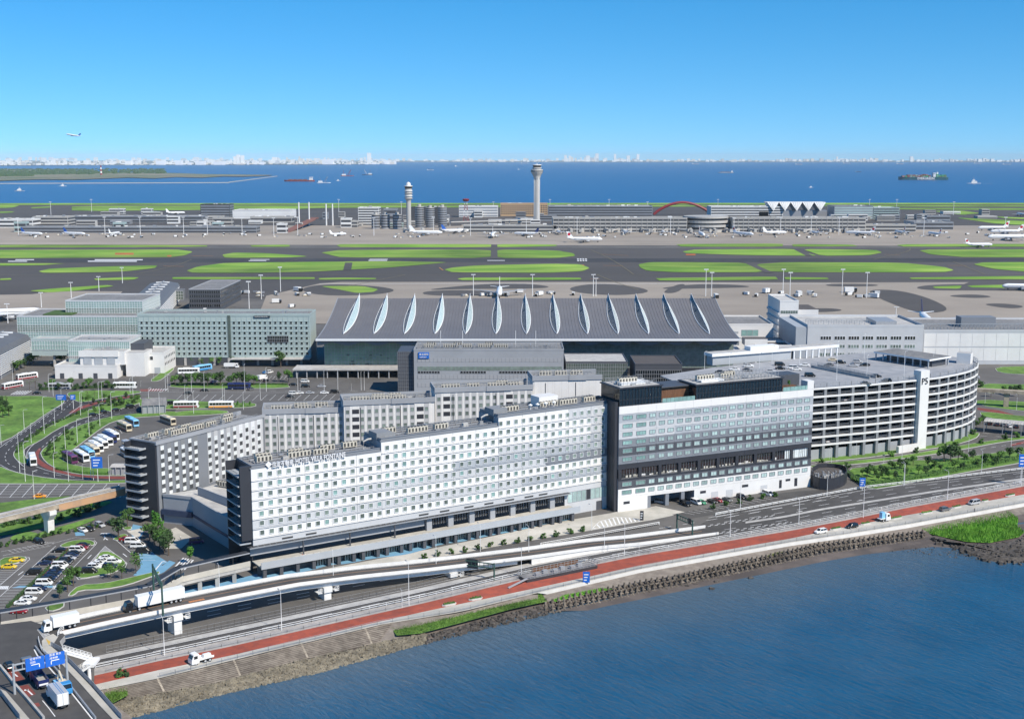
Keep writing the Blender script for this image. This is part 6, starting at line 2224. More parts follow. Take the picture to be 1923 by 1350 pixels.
bus(355, 702, R(8), 'white', 'white', 'white bus behind the row of trees', G2_)
bus(380, 696, R(50), 'ltblue', 'blue', 'light blue bus before the pale green hotel', G2_)

# ---------------------------------------------------------------- trucks
def truck(label, x, y, z, rz, cab, box=None, L=8.5, boxcol='white', H=3.6, kind='box_truck', tractor=False, roof=None):
    t = T(kind, label, 'truck', (x, y, z + .02), rz)
    b = MB()
    rs = []
    cf = L / 2
    for xx, z0, z1, hw in ((cf - 2.1, .6, 2.75, 1.15), (cf - 1.9, .5, 2.95, 1.2), (cf - .6, .5, 2.85, 1.2), (cf - .1, .5, 1.7, 1.18), (cf, .5, 1.2, 1.12)):
        rs.append([(xx, -hw, z0), (xx, -hw, z1 - .15), (xx, -hw + .15, z1), (xx, hw - .15, z1), (xx, hw, z1 - .15), (xx, hw, z0)])
    b.rings(rs)
    b.obj('cab', 'car_' + cab, t)
    g_ = MB()
    g_.raw([(cf - .07, -1.05, 1.75), (cf - .07, 1.05, 1.75), (cf - .55, 1.08, 2.72), (cf - .55, -1.08, 2.72)], [(0, 1, 2, 3)])
    for s_ in (-1, 1): g_.box(cf - 1.6, s_ * 1.2 - .02, 1.7, cf - .6, s_ * 1.2 + .02, 2.5)
    g_.obj('cab_window', 'car_glass', t)
    m = MB()
    m.box(-L / 2, -.5, .6, cf - .8, .5, .95)
    m.obj('chassis', 'steel_dark', t)
    if box:
        m = MB()
        m.box(-L / 2, -1.24, 1.05, cf - 2.4 - (1.0 if tractor else 0), 1.24, H)
        m.obj('cargo_box', 'car_' + boxcol, t)
        m = MB()
        for k in (-1.1, 0, 1.1): m.box(-L / 2 - .05, k - .04, 1.1, -L / 2, k + .04, H - .1)
        m.obj('rear_door', 'steel', t)
        if roof:
            m = MB()
            m.box(-L / 2 + .1, -1.2, H, cf - 2.5, 1.2, H + .03, 0)
            m.box(-L / 2 + .1, -.35, H + .03, cf - 2.5, -.2, H + .06, 1)
            m.box(-L / 2 + .1, .1, H + .03, cf - 2.5, .25, H + .06, 1)
            m.obj('box_roof', ['car_silver', 'car_blue'], t)
    xs_ = [cf - 1.2, -L / 2 + 1.2, -L / 2 + 2.5] + ([cf - 3.8, -L / 2 + 3.8] if tractor else [])
    for xx in xs_:
        for sy in (-1, 1): link('wheel', WHB, t, (xx, sy * 1.0, 0))
    return t
RZ = NE[4][2] - .85
a = ang(NE[2], NE[7])
q = P(283, 1136, RZ + .3)
truck('long white trailer truck with black tractor on the ramp', q[0] + .8, q[1] + .5, NE[7][2] - .86, a + math.pi, 'black', True, 16.5, 'white', 3.9, 'trailer_truck', True)
q = P(114, 1180, BZ)
truck('white box truck leaving the ramp at the bridge junction', q[0], q[1], BZ, a + math.pi, 'white', True, 9.0, 'white', 3.6)
br = ang(P(130, 1350, BZ), P(60, 1262, BZ))
q = P(108, 1318, BZ)
truck('silver container truck with blue roof stripes, nearest on the corner bridge', q[0], q[1], BZ, br, 'white', True, 9.6, 'white', 3.75, 'box_truck', False, True)
q = P(74, 1284, BZ)
t = truck('dark blue dump truck on the corner bridge', q[0], q[1], BZ, br, 'dkblue', None, 8.0, kind='dump_truck')
m = MB()
m.box(-4, -1.2, 1.1, 1.6, -1.1, 2.5)
m.box(-4, 1.1, 1.1, 1.6, 1.2, 2.5)
m.box(1.5, -1.2, 1.1, 1.6, 1.2, 2.8)
m.box(-4, -1.2, 1.1, -3.9, 1.2, 2.4)
m.box(-4, -1.2, 1.0, 1.6, 1.2, 1.25)
m.obj('tipper_body', 'car_dkblue', t)
m = MB()
m.box(-3.8, -1.05, 1.25, 1.4, 1.05, 1.7)
m.obj('load', 'pave_beige', t)
m = MB()
m.box(-4.05, -1.0, 1.2, -4.0, 1.0, 1.6)
m.obj('tail_plate', 'car_white', t)
q = P(56, 1262, BZ)
truck('dark tipper truck ahead of the blue dump truck', q[0], q[1], BZ, br, 'gray', True, 7.5, 'gray', 2.6, 'dump_truck')
car(0, 0, 'black', 'suv', br, 'black car ahead of the trucks on the corner bridge', None, BZ, P(17, 1255, BZ))
q = P(118, 1296, BZ)
t = truck('bright blue crane truck driving towards the camera on the corner bridge', q[0], q[1], BZ, br + math.pi, 'blue', None, 7.6, kind='crane_truck')
m = MB()
m.box(-3.8, -1.1, 1.0, 1.5, 1.1, 1.4)
m.obj('bed', 'car_ltblue', t)
m = MB()
m.box(-.6, -.8, 1.4, 1.1, .8, 2.5)
m.tube([(.4, 0, 2.4), (-3.6, .3, 3.3)], .28, 6)
m.tube([(-3.6, .3, 3.3), (-2.2, -.4, 1.9)], .2, 5)
m.obj('crane', 'car_beige', t)
q = P(378, 1243)
t = truck('white flatbed truck parked on the red path', q[0], q[1], 0, rd + R(12) + math.pi, 'white', None, 6.2, kind='flatbed_truck')
m = MB()
m.box(-3.1, -1.0, .95, .9, 1.0, 1.1)
for s_ in (-1, 1): m.box(-3.1, s_ * 1.0 - .04, 1.1, .9, s_ * 1.0 + .04, 1.5)
m.box(-2.5, -.6, 1.1, -.6, .5, 1.9)
m.obj('flatbed', 'car_white', t)
q = P(1659, 978)
t = truck('small white pickup truck with upright blue load on the promenade', q[0], q[1], 0, rd, 'white', None, 4.6, kind='pickup_truck')
m = MB()
m.box(-2.2, -.9, .95, .1, .9, 1.2)
m.obj('bed', 'car_white', t)
m = MB()
m.box(-1.4, -.7, 1.2, .0, .7, 3.4)
m.obj('load', 'car_ltblue', t)
q = P(435, 691)
truck('white tank truck parked before the pale green hotel', q[0], q[1], 0, 0, 'white', True, 9, 'white', 3.0, 'tank_truck')
q = P(492, 714)
truck('white box truck in the bays before the pale green hotel', q[0], q[1], 0, R(60), 'white', True, 7, 'white', 3.2)
# ---------------------------------------------------------------- people
def person(label, px, py, z, shirt, rz=0, pos=None):
    x, y = pos or P(px, py, z)
    me = PBODY[0]
    o = link('person', me, None, (x, y, z), rz)
    tag(o, label, 'person', 'people on foot')
    o.scale = (1, 1, 1)
    setmat(o, shirt, 0)
def person_body():
    vs = [(0, 0, .95), (0, 0, 1.2), (0, 0, 1.42), (0, 0, 1.52), (0, .01, 1.66), (.1, .0, .9), (.12, .12, .5), (.12, .1, .06), (.12, .24, .03), (-.1, 0, .9), (-.12, -.1, .5), (-.12, -.22, .08), (-.12, -.08, .03),
          (.2, 0, 1.4), (.26, -.05, 1.12), (.26, .1, .9), (-.2, 0, 1.4), (-.26, .08, 1.12), (-.26, .2, .92)]
    es = [(0, 1), (1, 2), (2, 3), (3, 4), (0, 5), (5, 6), (6, 7), (7, 8), (0, 9), (9, 10), (10, 11), (11, 12), (2, 13), (13, 14), (14, 15), (2, 16), (16, 17), (17, 18)]
    rr = [.15, .15, .16, .06, .11, .1, .075, .05, .045, .1, .075, .05, .045, .07, .05, .04, .07, .05, .04]
    me = bpy.data.meshes.new('person')
    me.from_pydata(vs, es, [])
    o = bpy.data.objects.new('person', me)
    COL.objects.link(o)
    md = o.modifiers.new('skin', 'SKIN')
    if not me.skin_vertices: me.attributes  # layer is made with the modifier below
    bpy.context.view_layer.objects.active = o
    if not me.skin_vertices: bpy.ops.mesh.customdata_skin_add()
    for i, r_ in enumerate(rr): me.skin_vertices[0].data[i].radius = (r_, r_ * .8)
    me.skin_vertices[0].data[0].use_root = True
    sb_ = o.modifiers.new('smooth', 'SUBSURF')
    sb_.levels = sb_.render_levels = 1
    dg = bpy.context.evaluated_depsgraph_get()
    out = bpy.data.meshes.new_from_object(o.evaluated_get(dg))
    bpy.data.objects.remove(o)
    out.materials.clear()
    for k in ('cloth_white', 'cloth_dark', 'skin'): out.materials.append(MATS[k])
    for p in out.polygons:
        z = p.center.z
        p.material_index = 1 if z < .93 else (2 if (z > 1.47 or (abs(p.center.x) > .22 and z < 1.1)) else 0)
        if z > 1.7: p.material_index = 1
    return out
mt('cloth_white', (.6, .6, .58), .8, .05, 3)
mt('cloth_red', (.4, .05, .05), .8, .05, 3)
mt('cloth_dark', (.02, .02, .025), .8, .05, 3)
mt('skin', (.45, .27, .19), .6, .05, 3)
PBODY = [person_body()]
person('person in dark clothes walking on the promenade at right', 1378 / 3.97 + 1483, 720 + 958 / 3.97, .05, 'cloth_dark', R(60))
def deckp(d): return (HA[0] + d * math.cos(HB) + 6.4 * math.sin(HB), HA[1] + d * math.sin(HB) - 6.4 * math.cos(HB))
person('person in a red top walking along the hotel deck', 0, 0, 3.66, 'cloth_red', HB, deckp(13.6))
person('person in a white top beside the one in red on the hotel deck', 0, 0, 3.66, 'cloth_white', HB + .4, deckp(14.6))
person('person in a white shirt in the shaded court by the service block', 339, 1014, .03, 'cloth_white', R(20))
# ---------------------------------------------------------------- painted lines of the land side
m = MB()
hedge0, hedge1 = P(14, 1141), P(131, 1033)
hL = dist(hedge0, hedge1)
hx, hy = math.cos(hd), math.sin(hd)
for k in range(int(hL / 2.5)):
    f = k * 2.5 / hL
    p = (lerp(hedge0[0], hedge1[0], f), lerp(hedge0[1], hedge1[1], f))
    for s_ in (-1, 1): dash(m, [(p[0] + s_ * hx * .8, p[1] + s_ * hy * .8), (p[0] + s_ * hx * 5.6, p[1] + s_ * hy * 5.6)], .13, .03)
cr = lambda L: W([(x / 5.83, 980 + y / 5.83) for x, y in L])
for L, w_ in (([(0, 815), (610, 262)], .16), ([(0, 690), (325, 410), (318, 385), (270, 378)], .16), ([(430, 875), (1045, 250), (1060, 225), (1030, 200)], .16), ([(840, 605), (1150, 265), (1390, 450), (1370, 500)], .18),
              ([(840, 605), (860, 630), (1140, 590)], .18), ([(1230, 160), (1540, 432)], .18), ([(30, 368), (350, 300), (560, 258)], .14), ([(10, 325), (600, 215)], .14), ([(570, 235), (820, 170), (1040, 180)], .14), ([(1140, 150), (1150, 175), (1180, 195)], .4), ([(1150, 175), (1135, 195)], .3),
              ([(200, 580), (255, 540)], .3), ([(960, 400), (1000, 360)], .3), ([(1345, 345), (1390, 380)], .3), ([(1690, 540), (1780, 430), (1810, 430)], .25)):
    dash(m, cr(L), w_, .03)
for k in range(6): dash(m, cr([(590 + k * 18, 700), (575 + k * 18, 735)]), .4, .03)
for k in range(6): dash(m, cr([(0 + k * 18, 700), (-15 + k * 18, 735)]), .4, .03)
for k in range(7): dash(m, cr([(1120 + k * 14, 120), (1100 + k * 14, 132)]), .4, .03)
for k in range(5): dash(m, cr([(1100 + k * 10, 318 - k * 11), (1215 - k * 12, 318 - k * 11)]), .3, .03)
for k in range(9): dash(m, cr([(90 + 55 * k - k * 3, 310 - 11 * k), (150 + 55 * k, 335 - 12 * k)]), .13, .03)
p0, p1 = P(0, 1098), P(56, 1048)
for k in range(16):
    f = k / 15
    p = (lerp(p0[0], p1[0], f), lerp(p0[1], p1[1], f))
    dash(m, [p, (p[0] - hx * 5, p[1] - hy * 5)], .13, .03)
p0, p1 = P(220, 1010), P(262, 1052)
for k in range(10):
    f = k / 9
    p = (lerp(p0[0], p1[0], f), lerp(p0[1], p1[1], f))
    dash(m, [p, (p[0] + hx * 5, p[1] + hy * 5)], .13, .03)
for y in (909.5, 912.8, 915.5, 919, 922, 925, 928, 933.5): dash(m, W([(-60, y), (238, y - 1)]), .16, .03)
for k in range(-3, 11): dash(m, W([(17 + 23 * k, 909), (-5 + 23 * k, 934)]), .2, .03)
zl_ = lambda L: W(ZL(L))
for L, on in (([(650, 470), (560, 570), (430, 670), (250, 790), (100, 890), (40, 960), (48, 1020), (110, 1065), (300, 1105), (560, 1145), (760, 1163)], 3), ([(600, 480), (500, 570), (360, 670), (180, 790), (40, 885)], 3),
              ([(640, 640), (440, 748), (270, 880), (215, 960), (262, 1045), (420, 1103), (600, 1140)], 0), ([(880, 625), (700, 685), (480, 790), (400, 860), (330, 920)], 3), ([(690, 540), (560, 640), (380, 760), (200, 850), (125, 930), (140, 1010), (200, 1060)], 0),
              ([(540, 525), (400, 625), (200, 765), (60, 855), (0, 900)], 0), ([(0, 1045), (100, 1100), (320, 1145), (560, 1172), (760, 1168)], 0), ([(1480, 600), (1100, 600), (860, 640), (620, 720), (420, 830)], 3)):
    dash(m, chaikin(zl_(L), 1, False), .2, .03, on, on * 1.3)
for k in range(16):
    f = k / 15
    a = zl_([(lerp(610, 1000, f), lerp(985, 735, f))])[0]
    dash(m, [a, (a[0] + 5.5, a[1] - 12)], .16, .03)
for L in ([(160, 600), (600, 545), (960, 490), (1300, 430), (1420, 398)], [(400, 632), (700, 592), (1000, 558), (1300, 508), (1747, 440)], [(1420, 390), (1640, 400)], [(1440, 370), (1660, 380)]):
    dash(m, chaikin(W(ZR(L)), 1, False), .2, .03, 3, 3.5)
for k in range(22): dash(m, W([(330 + 16 * k, 752), (342 + 16 * k, 741)]), .16, .03)
dash(m, W([(262, 736), (760, 738)]), .2, .03)
dash(m, W([(262, 733), (760, 734.5)]), .2, .03, 4, 5)
for k in range(7): dash(m, W([(284 + k * 5, 730), (280 + k * 5, 734)]), .5, .03)
for k in range(6): dash(m, W([(20 + k * 5, 741), (34 + k * 5, 734)]), .6, .03)
for k in range(26): dash(m, W([(365 + 7 * k, 712), (370 + 7 * k, 706)]), .14, .03)
tag(m.obj('road_marking', 'paint_white'), kind='structure')
m = MB()                                                               # red lanes of the loop
for L in ([(300, 940), (330, 905), (352, 905), (322, 965), (335, 1005), (425, 1062), (560, 1112), (740, 1142), (1130, 1146), (1130, 1170), (740, 1160), (520, 1122), (380, 1078), (296, 1022), (276, 975)],
          [(575, 605), (700, 545), (900, 497), (1180, 450), (1185, 464), (900, 512), (720, 562), (600, 618)]):
    sheet(m, chaikin(zl_(L), 1), .02)
sheet(m, W([(262, 731), (300, 730), (310, 734), (265, 735)]), .02)
sheet(m, W(ZR([(1400, 180), (1560, 200), (1747, 255), (1747, 275), (1540, 225), (1400, 195)])), .02)
sheet(m, W(ZR([(1640, 455), (1747, 430), (1747, 448), (1660, 465)])), .02)
tag(m.obj('red_lane', 'red_lane'), kind='structure')
m = MB()
for x, y in ((38, 1103.5), (86, 1103.5)):
    a = P(x, y)
    m.face([(a[0] - hx * 2.5, a[1] - hy * 2.5, .02), (a[0] + hx * 2.5, a[1] + hy * 2.5, .02), (a[0] + hx * 2.5 + 1.6, a[1] + hy * 2.5 + 2.0, .02), (a[0] - hx * 2.5 + 1.6, a[1] - hy * 2.5 + 2.0, .02)])
sheet(m, W([(140, 998), (157, 1000), (160, 1005), (142, 1006)]), .02)
tag(m.obj('blue_bay', 'blue_paint'), kind='structure')
for L in ([(850, 600), (1060, 400), (1100, 330), (1210, 325), (1380, 440), (1350, 480), (1250, 560), (1080, 585), (900, 620)], [(660, 260), (760, 215), (900, 195), (1000, 205), (1040, 235), (1010, 262), (960, 240), (860, 250), (740, 275), (680, 275)],
          [(0, 400), (200, 378), (290, 390), (270, 430), (180, 450), (60, 480), (0, 500)], [(1230, 190), (1350, 130), (1400, 150), (1370, 190), (1290, 205)], [(740, 810), (870, 690), (1130, 680), (1400, 620), (1740, 540), (1740, 570), (1620, 610), (1400, 690), (1130, 740), (870, 745), (800, 805)],
          [(490, 930), (700, 880), (690, 940), (540, 985)], [(1340, 70), (1430, 50), (1440, 80), (1380, 90)]):
    lawn([(x / 5.83, 980 + y / 5.83) for x, y in L])

# ---------------------------------------------------------------- trees and shrubs
mt('leaf_a', (.045, .105, .018), .85, .4, .9, orand=.22)
mt('leaf_b', (.065, .15, .022), .85, .4, .9, orand=.22)
mt('leaf_c', (.032, .072, .018), .85, .4, .9, orand=.2)
mt('leaf_bright', (.06, .19, .02), .85, .35, .9, orand=.15)
mt('bark', (.10, .075, .055), .95, .2, 3)
def leafy(n, rx, rz_2, zc, sz, seed, lobes=6, mat='leaf_a', dens=1):
    rg = random.Random(seed)
    m = MB()
    cs = []
    for i in range(lobes):
        a, r_ = rg.uniform(0, 6.28), rg.uniform(.2, .62)
        cs.append((math.cos(a) * r_ * rx, math.sin(a) * r_ * rx, zc + rg.uniform(-.6, .62) * rz_2, rg.uniform(.32, .55)))
    for i in range(n):
        cx_, cy_, cz_, cr_ = rg.choice(cs)
        v = Vector((rg.gauss(0, 1), rg.gauss(0, 1), rg.gauss(0, 1))).normalized() * (rg.random() ** .4)
        p = Vector((cx_ + v.x * cr_ * rx, cy_ + v.y * cr_ * rx, cz_ + v.z * cr_ * rz_2))
        nrm = (v + Vector((rg.uniform(-.8, .8), rg.uniform(-.8, .8), rg.uniform(0, .9)))).normalized()
        u = nrm.orthogonal().normalized()
        w_ = nrm.cross(u)
        s = sz * rg.uniform(.6, 1.3)
        a = rg.uniform(0, 6.28)
        u, w_ = u * math.cos(a) + w_ * math.sin(a), w_ * math.cos(a) - u * math.sin(a)
        m.face([tuple(p + u * s), tuple(p + w_ * s * .7), tuple(p - u * s), tuple(p - w_ * s * .7)])
    return m.mesh('crown', [mat])
def trunk_mesh(h, r_, seed):
    rg = random.Random(seed)
    m = MB()
    m.tube([(0, 0, -.1), (.05, .03, h * .4), (.1, 0, h * .75)], [r_, r_ * .8, r_ * .45], 6)
    for i in range(4):
        a = rg.uniform(0, 6.28)
        m.tube([(.05, .02, h * rg.uniform(.4, .6)), (math.cos(a) * h * .22, math.sin(a) * h * .22, h * .85)], [r_ * .45, r_ * .15], 4)
    return m.mesh('trunk', ['bark'])
TREES = {'round': [(leafy(620, 2.9, 2.5, 4.7, .34, s, 8, mt_), trunk_mesh(5.2, .2, s)) for s, mt_ in ((1, 'leaf_a'), (2, 'leaf_b'), (3, 'leaf_c'))],
         'loose': [(leafy(260, 2.6, 2.4, 4.4, .3, s, 9, 'leaf_b'), trunk_mesh(5.4, .13, s)) for s in (4, 5)],
         'slim': [(leafy(420, 1.5, 3.0, 4.2, .3, 6, 7, 'leaf_bright'), trunk_mesh(5.0, .14, 6))],
         'shrub': [(leafy(260, 1.5, 1.25, 1.2, .26, s, 6, mt_), trunk_mesh(1.4, .1, s)) for s, mt_ in ((7, 'leaf_a'), (8, 'leaf_c'), (9, 'leaf_b'))],
         'bare': [(leafy(40, 2.3, 2.2, 4.6, .2, 11, 9, 'leaf_b'), trunk_mesh(6.5, .14, 11))]}
NT = [0]
def tree(px, py, h, kind, label, group=None, z=0, pos=None):
    x, y = pos or P(px, py, z)
    NT[0] += 1
    v = TREES[kind]
    cr_, tr = v[NT[0] % len(v)]
    t = T('shrub' if kind == 'shrub' else 'tree', label, 'shrub' if kind == 'shrub' else 'tree', (x, y, z), rnd(0, 6.28), group)
    s = h / (2.6 if kind == 'shrub' else 7.2)
    t.scale = (s * rnd(.9, 1.15), s * rnd(.9, 1.15), s)
    link('crown', cr_, t)
    link('trunk', tr, t)
    return t
def trow(lst, f, h, kind, label, group, jit=.15):
    for i, q in enumerate(lst):
        px, py = f(*q[:2])
        tree(px, py, (q[2] if len(q) > 2 else h) * rnd(1 - jit, 1 + jit), kind, label.replace('#', NTH[i]) if '#' in label else label, group)
trow([(x, 238 + (i % 3) * 3) for i, x in enumerate((112, 158, 205, 262, 300, 345, 400, 440, 500, 555, 600, 640, 680))], z38, 7.6, 'round', 'round tree, # from the left in the row along the terminal road', 'row of trees along the terminal road')
trow([(235, 90), (300, 95), (375, 100), (435, 95), (540, 92), (630, 90), (665, 92)], z38, 6, 'loose', 'loose tree, # from the left at the foot of the pale green hotel', 'trees before the pale green hotel')
trow([(875, 105, 11)], z38, 11, 'round', 'tall tree before the right half of the pale green hotel', None)
trow([(930, 215, 8), (862, 210, 6)], z38, 7, 'round', 'tree, # from the right at the end of the terminal canopy', 'trees by the terminal canopy')
trow([(120, 262), (165, 240), (210, 222), (250, 200), (285, 180), (320, 150), (350, 130), (500, 182), (525, 178)], z45, 7, 'round', 'tree, # from the left beside the road along the louvred concourse', 'trees beside the left road')
trow([(5, 600), (25, 640), (50, 590), (75, 625), (-30, 640), (10, 560)], z45, 6.5, 'round', 'dark bushy tree, # in the clump at the left edge of the lawn', 'clump at the left edge')
trow([(60, 560, 9), (250, 400, 7), (300, 395, 7), (740, 480, 6), (800, 470, 6)], z45, 7, 'bare', 'thin almost leafless tree, # from the left by the loop road', 'leafless trees by the loop road')
trow([(340 + i * 52, 408 - (i % 3) * 8, 4 + (i * 7) % 3) for i in range(13)], z45, 4, 'round', 'small dark tree, # from the left in the belt before the utility building', 'tree belt before the utility building')
trow([(700 + i * 46, 505 - i * 2 + (i % 4) * 14, 3.2 + (i * 5) % 3) for i in range(11)], z45, 4, 'round', 'young tree, # from the left on the upper loop lawn', 'young trees on the upper loop lawn')
ct = lambda x, y: (x / 5.83, 980 + y / 5.83)
trow([(1300, 185, 7.5), (1395, 60, 6.5)], ct, 7, 'round', 'leafy tree, # from the front at the upper end of the car park', 'trees at the upper end of the car park')
trow([(1640, 200), (1690, 250), (1750, 300), (1800, 335), (1845, 365)], ct, 7.5, 'round', 'dense tree, # from the far end beside the blue pavement', 'dense trees beside the blue pavement')
trow([(1725, 170, 9.5)], ct, 9, 'slim', 'slim bright green tree among the dense ones by the blue pavement', None)
tree(357, 1058, 6.5, 'slim', 'bright green slim tree behind the covered walkway')
trow([(1490, 565, 7), (1335, 625, 6.5), (1215, 625, 5.5), (1180, 600, 5)], ct, 6, 'loose', 'airy tree, # from the right below the triangular island', 'airy trees below the island')
trow([(740, 765, 5.5), (805, 700, 6.5), (655, 835, 4.8)], ct, 5, 'round', 'bushy tree at the lower end of the car park, # of three', 'bushy trees at the lower end of the car park')
zr = lambda x, y: (1483 + x / 3.97, 720 + y / 3.97)
trow([(575, 708), (628, 700), (682, 690), (715, 690), (760, 660), (820, 645), (870, 640), (920, 610), (1030, 625), (1080, 640), (1150, 585, 7), (1200, 590, 7.5), (1255, 580, 7), (1300, 590), (1365, 575), (1450, 610), (1570, 580), (1640, 560), (1700, 560), (540, 690, 3.5), (600, 660, 3.5), (660, 730, 3.5), (740, 715, 4), (790, 720, 4), (860, 700, 4), (960, 680, 4), (1010, 690, 4.5), (1120, 660, 4), (1230, 640, 5), (1290, 650, 4), (1400, 625, 4), (1500, 590, 5), (1540, 615, 4)], zr, 5, 'round', 'tree, # from the left on the green wedge beside the coast road', 'trees on the green wedge')
trow([(178, 535), (220, 528), (270, 520), (320, 515), (400, 505), (450, 495), (520, 488), (560, 484), (610, 478), (655, 470), (720, 462), (760, 456), (800, 450), (850, 440), (880, 435)], zr, 5.2, 'shrub', 'leafy shrub, # from the left along the foot of the round car park', 'shrubs along the round car park')
trow([(1060, 440), (1110, 430), (1160, 422), (1210, 412), (1260, 402), (1310, 390), (1360, 378)], zr, 3.2, 'shrub', 'leafy shrub, # from the sign tower along the round end of the car park', 'shrubs round the car park end')
trow([(430, 638), (750, 545), (945, 518), (1150, 492), (1240, 475), (1430, 448), (1600, 418), (1690, 405), (235, 590)], zr, 3.2, 'shrub', 'small round tree, # on the narrow green median', 'small trees on the green median')
trow([(1420, 310), (1440, 300), (1395, 330), (1600, 80, 6), (1640, 90, 6), (1420, 60, 7), (1500, 100, 5), (1700, 100, 6)], zr, 4.5, 'round', 'tree, # on the lawns at the far right behind the car park', 'trees at the far right')
for i in range(13): tree(798 + (1095 - 798) * i / 12, 1049 - 51 * i / 12 + rnd(-1, 1), 2.4, 'shrub', f'small dark shrub, {NTH[i]} from the left along the forecourt edge', 'shrubs along the forecourt edge')
for i, (x, y) in enumerate(((1338, 953), (1363, 947), (1387, 943), (1410, 937), (1433, 933), (1455, 930))): tree(x, y + 3, 2.6, 'shrub', f'small shrub, {NTH[i]} from the left before the grey hotel bays', 'shrubs before the grey hotel')
lp_ = resample(zl_([(135, 950), (160, 900), (240, 835), (430, 712), (640, 625), (790, 575)]), 46)
for i, p in enumerate(lp_): tree(0, 0, rnd(1.3, 2.4), 'shrub', f'dark shrub in the hedge row of the loop road, {NTH[i]} from its near bend', 'hedge shrubs of the loop road', 0, (p[0] + rnd(-.4, .4), p[1] + rnd(-.4, .4)))
random.seed(12)
pc = ZL([(370, 930), (450, 865), (560, 775), (700, 715), (900, 660), (940, 675), (720, 830), (580, 940), (500, 1000), (400, 1010)])
n = 0
while n < 34:
    x, y = rnd(80, 210), rnd(780, 870)
    if inside((x, y), pc):
        n += 1
        tree(x, y, rnd(1.2, 3.0), 'shrub', 'leafy shrub scattered on the lawn between the loop and the bus yard', 'shrubs by the bus yard')
pm_ = ZL([(760, 560), (900, 520), (1180, 490), (1190, 540), (1000, 580), (850, 610), (760, 590)])
n = 0
while n < 16:
    x, y = rnd(165, 268), rnd(745, 778)
    if inside((x, y), pm_):
        n += 1
        tree(x, y, rnd(1.6, 3.2), 'shrub', 'dark shrub on the lawn below the grey utility roof', 'shrubs on the upper loop lawn')
for i, x in enumerate((436, 446, 457, 469)): tree(x, 764, 3.4, 'slim', f'small conical tree, {NTH[i]} from the left behind the orange striped coach', 'conical trees behind the coaches')
for i in range(13):
    x, y = 8 + i * 15 + rnd(-5, 5), 0
    y = 1000 - x * .24 + rnd(-14, 6)
    tree(x, y, rnd(2.2, 4.2), 'shrub', f'green shrub on the verge below the guideway, {NTH[i]} from the left', 'shrubs below the guideway')
for i in range(14):
    x = 2 + i * 14
    tree(x, 1028 - x * .215 + rnd(-2, 2), rnd(1.6, 2.6), 'shrub', f'dark hedge shrub along the car park fence, {NTH[i]} from the left', 'hedge shrubs along the car park fence')
tree(225, 1270, 2.6, 'shrub', 'green bush on the promenade planter at the left end of the red path')
tree(236, 1269, 2.2, 'shrub', 'smaller green bush beside the one at the left end of the red path')
tree(0, 0, 3.2, 'slim', 'small tree on the roof terrace of the grey hotel', None, GT + .4, (GA[0] + 78 * math.cos(GB) - 5 * math.sin(GB), GA[1] + 78 * math.sin(GB) + 5 * math.cos(GB)))
def hedge(label, pts, wd, h, mat='leaf_a', per=26, sz=.24, seed=0, name='hedge'):
    rg = random.Random(seed)
    m = MB()
    for i in range(len(pts) - 1):
        a, b = pts[i], pts[i + 1]
        L = dist(a, b)
        nx, ny = -(b[1] - a[1]) / L, (b[0] - a[0]) / L
        m.bar(a, b, wd * .7, 0, h * .8)
        for k in range(int(L * per * wd)):
            f, s_ = rg.random(), rg.uniform(-.5, .5) * wd
            p = Vector((lerp(a[0], b[0], f) + nx * s_, lerp(a[1], b[1], f) + ny * s_, h * rg.uniform(.35, 1.08)))
            u = Vector((rg.gauss(0, 1), rg.gauss(0, 1), rg.gauss(0, .6))).normalized() * sz
            v = u.orthogonal().normalized() * sz * .8
            m.face([tuple(p + u), tuple(p + v), tuple(p - u), tuple(p - v)])
    return tag(m.obj(name, mat), label, 'hedge')
hedge('clipped hedge dividing the two rows of parked cars', [hedge0, hedge1], 1.2, .9, 'leaf_c', 14, .2, 1)
hedge('dense hedge along the lower side of the green wedge', W(ZR([(480, 715), (580, 770), (850, 722), (1100, 680), (1300, 640), (1747, 560), (2050, 510)])), 3.6, 1.4, 'leaf_b', 5, .35, 2)
hedge('dark hedge down the left side of the green wedge', W(ZR([(420, 660), (500, 730), (575, 780)])), 2.0, 1.3, 'leaf_c', 9, .3, 3)
hedge('thick planting through the middle of the green wedge', W(ZR([(680, 690), (900, 655), (1100, 625), (1350, 590), (1560, 570)])), 2.5, 1.4, 'leaf_b', 5, .35, 4)
hedge('low hedge behind the bus yard sign at the foot of the loop', zl_([(480, 1085), (700, 1120), (900, 1130), (1100, 1125)]), 2.0, 1.0, 'leaf_b', 7, .25, 5)
hedge('flowering hedge line before the utility building', zl_([(330, 415), (600, 408), (780, 400), (960, 392)]), 2.5, 1.6, 'leaf_c', 5, .3, 6)
hedge('long hedge along the terminal road below the row of trees', W([(322, 722), (430, 722), (540, 723)]), 1.6, 1.0, 'leaf_a', 8, .25, 7)
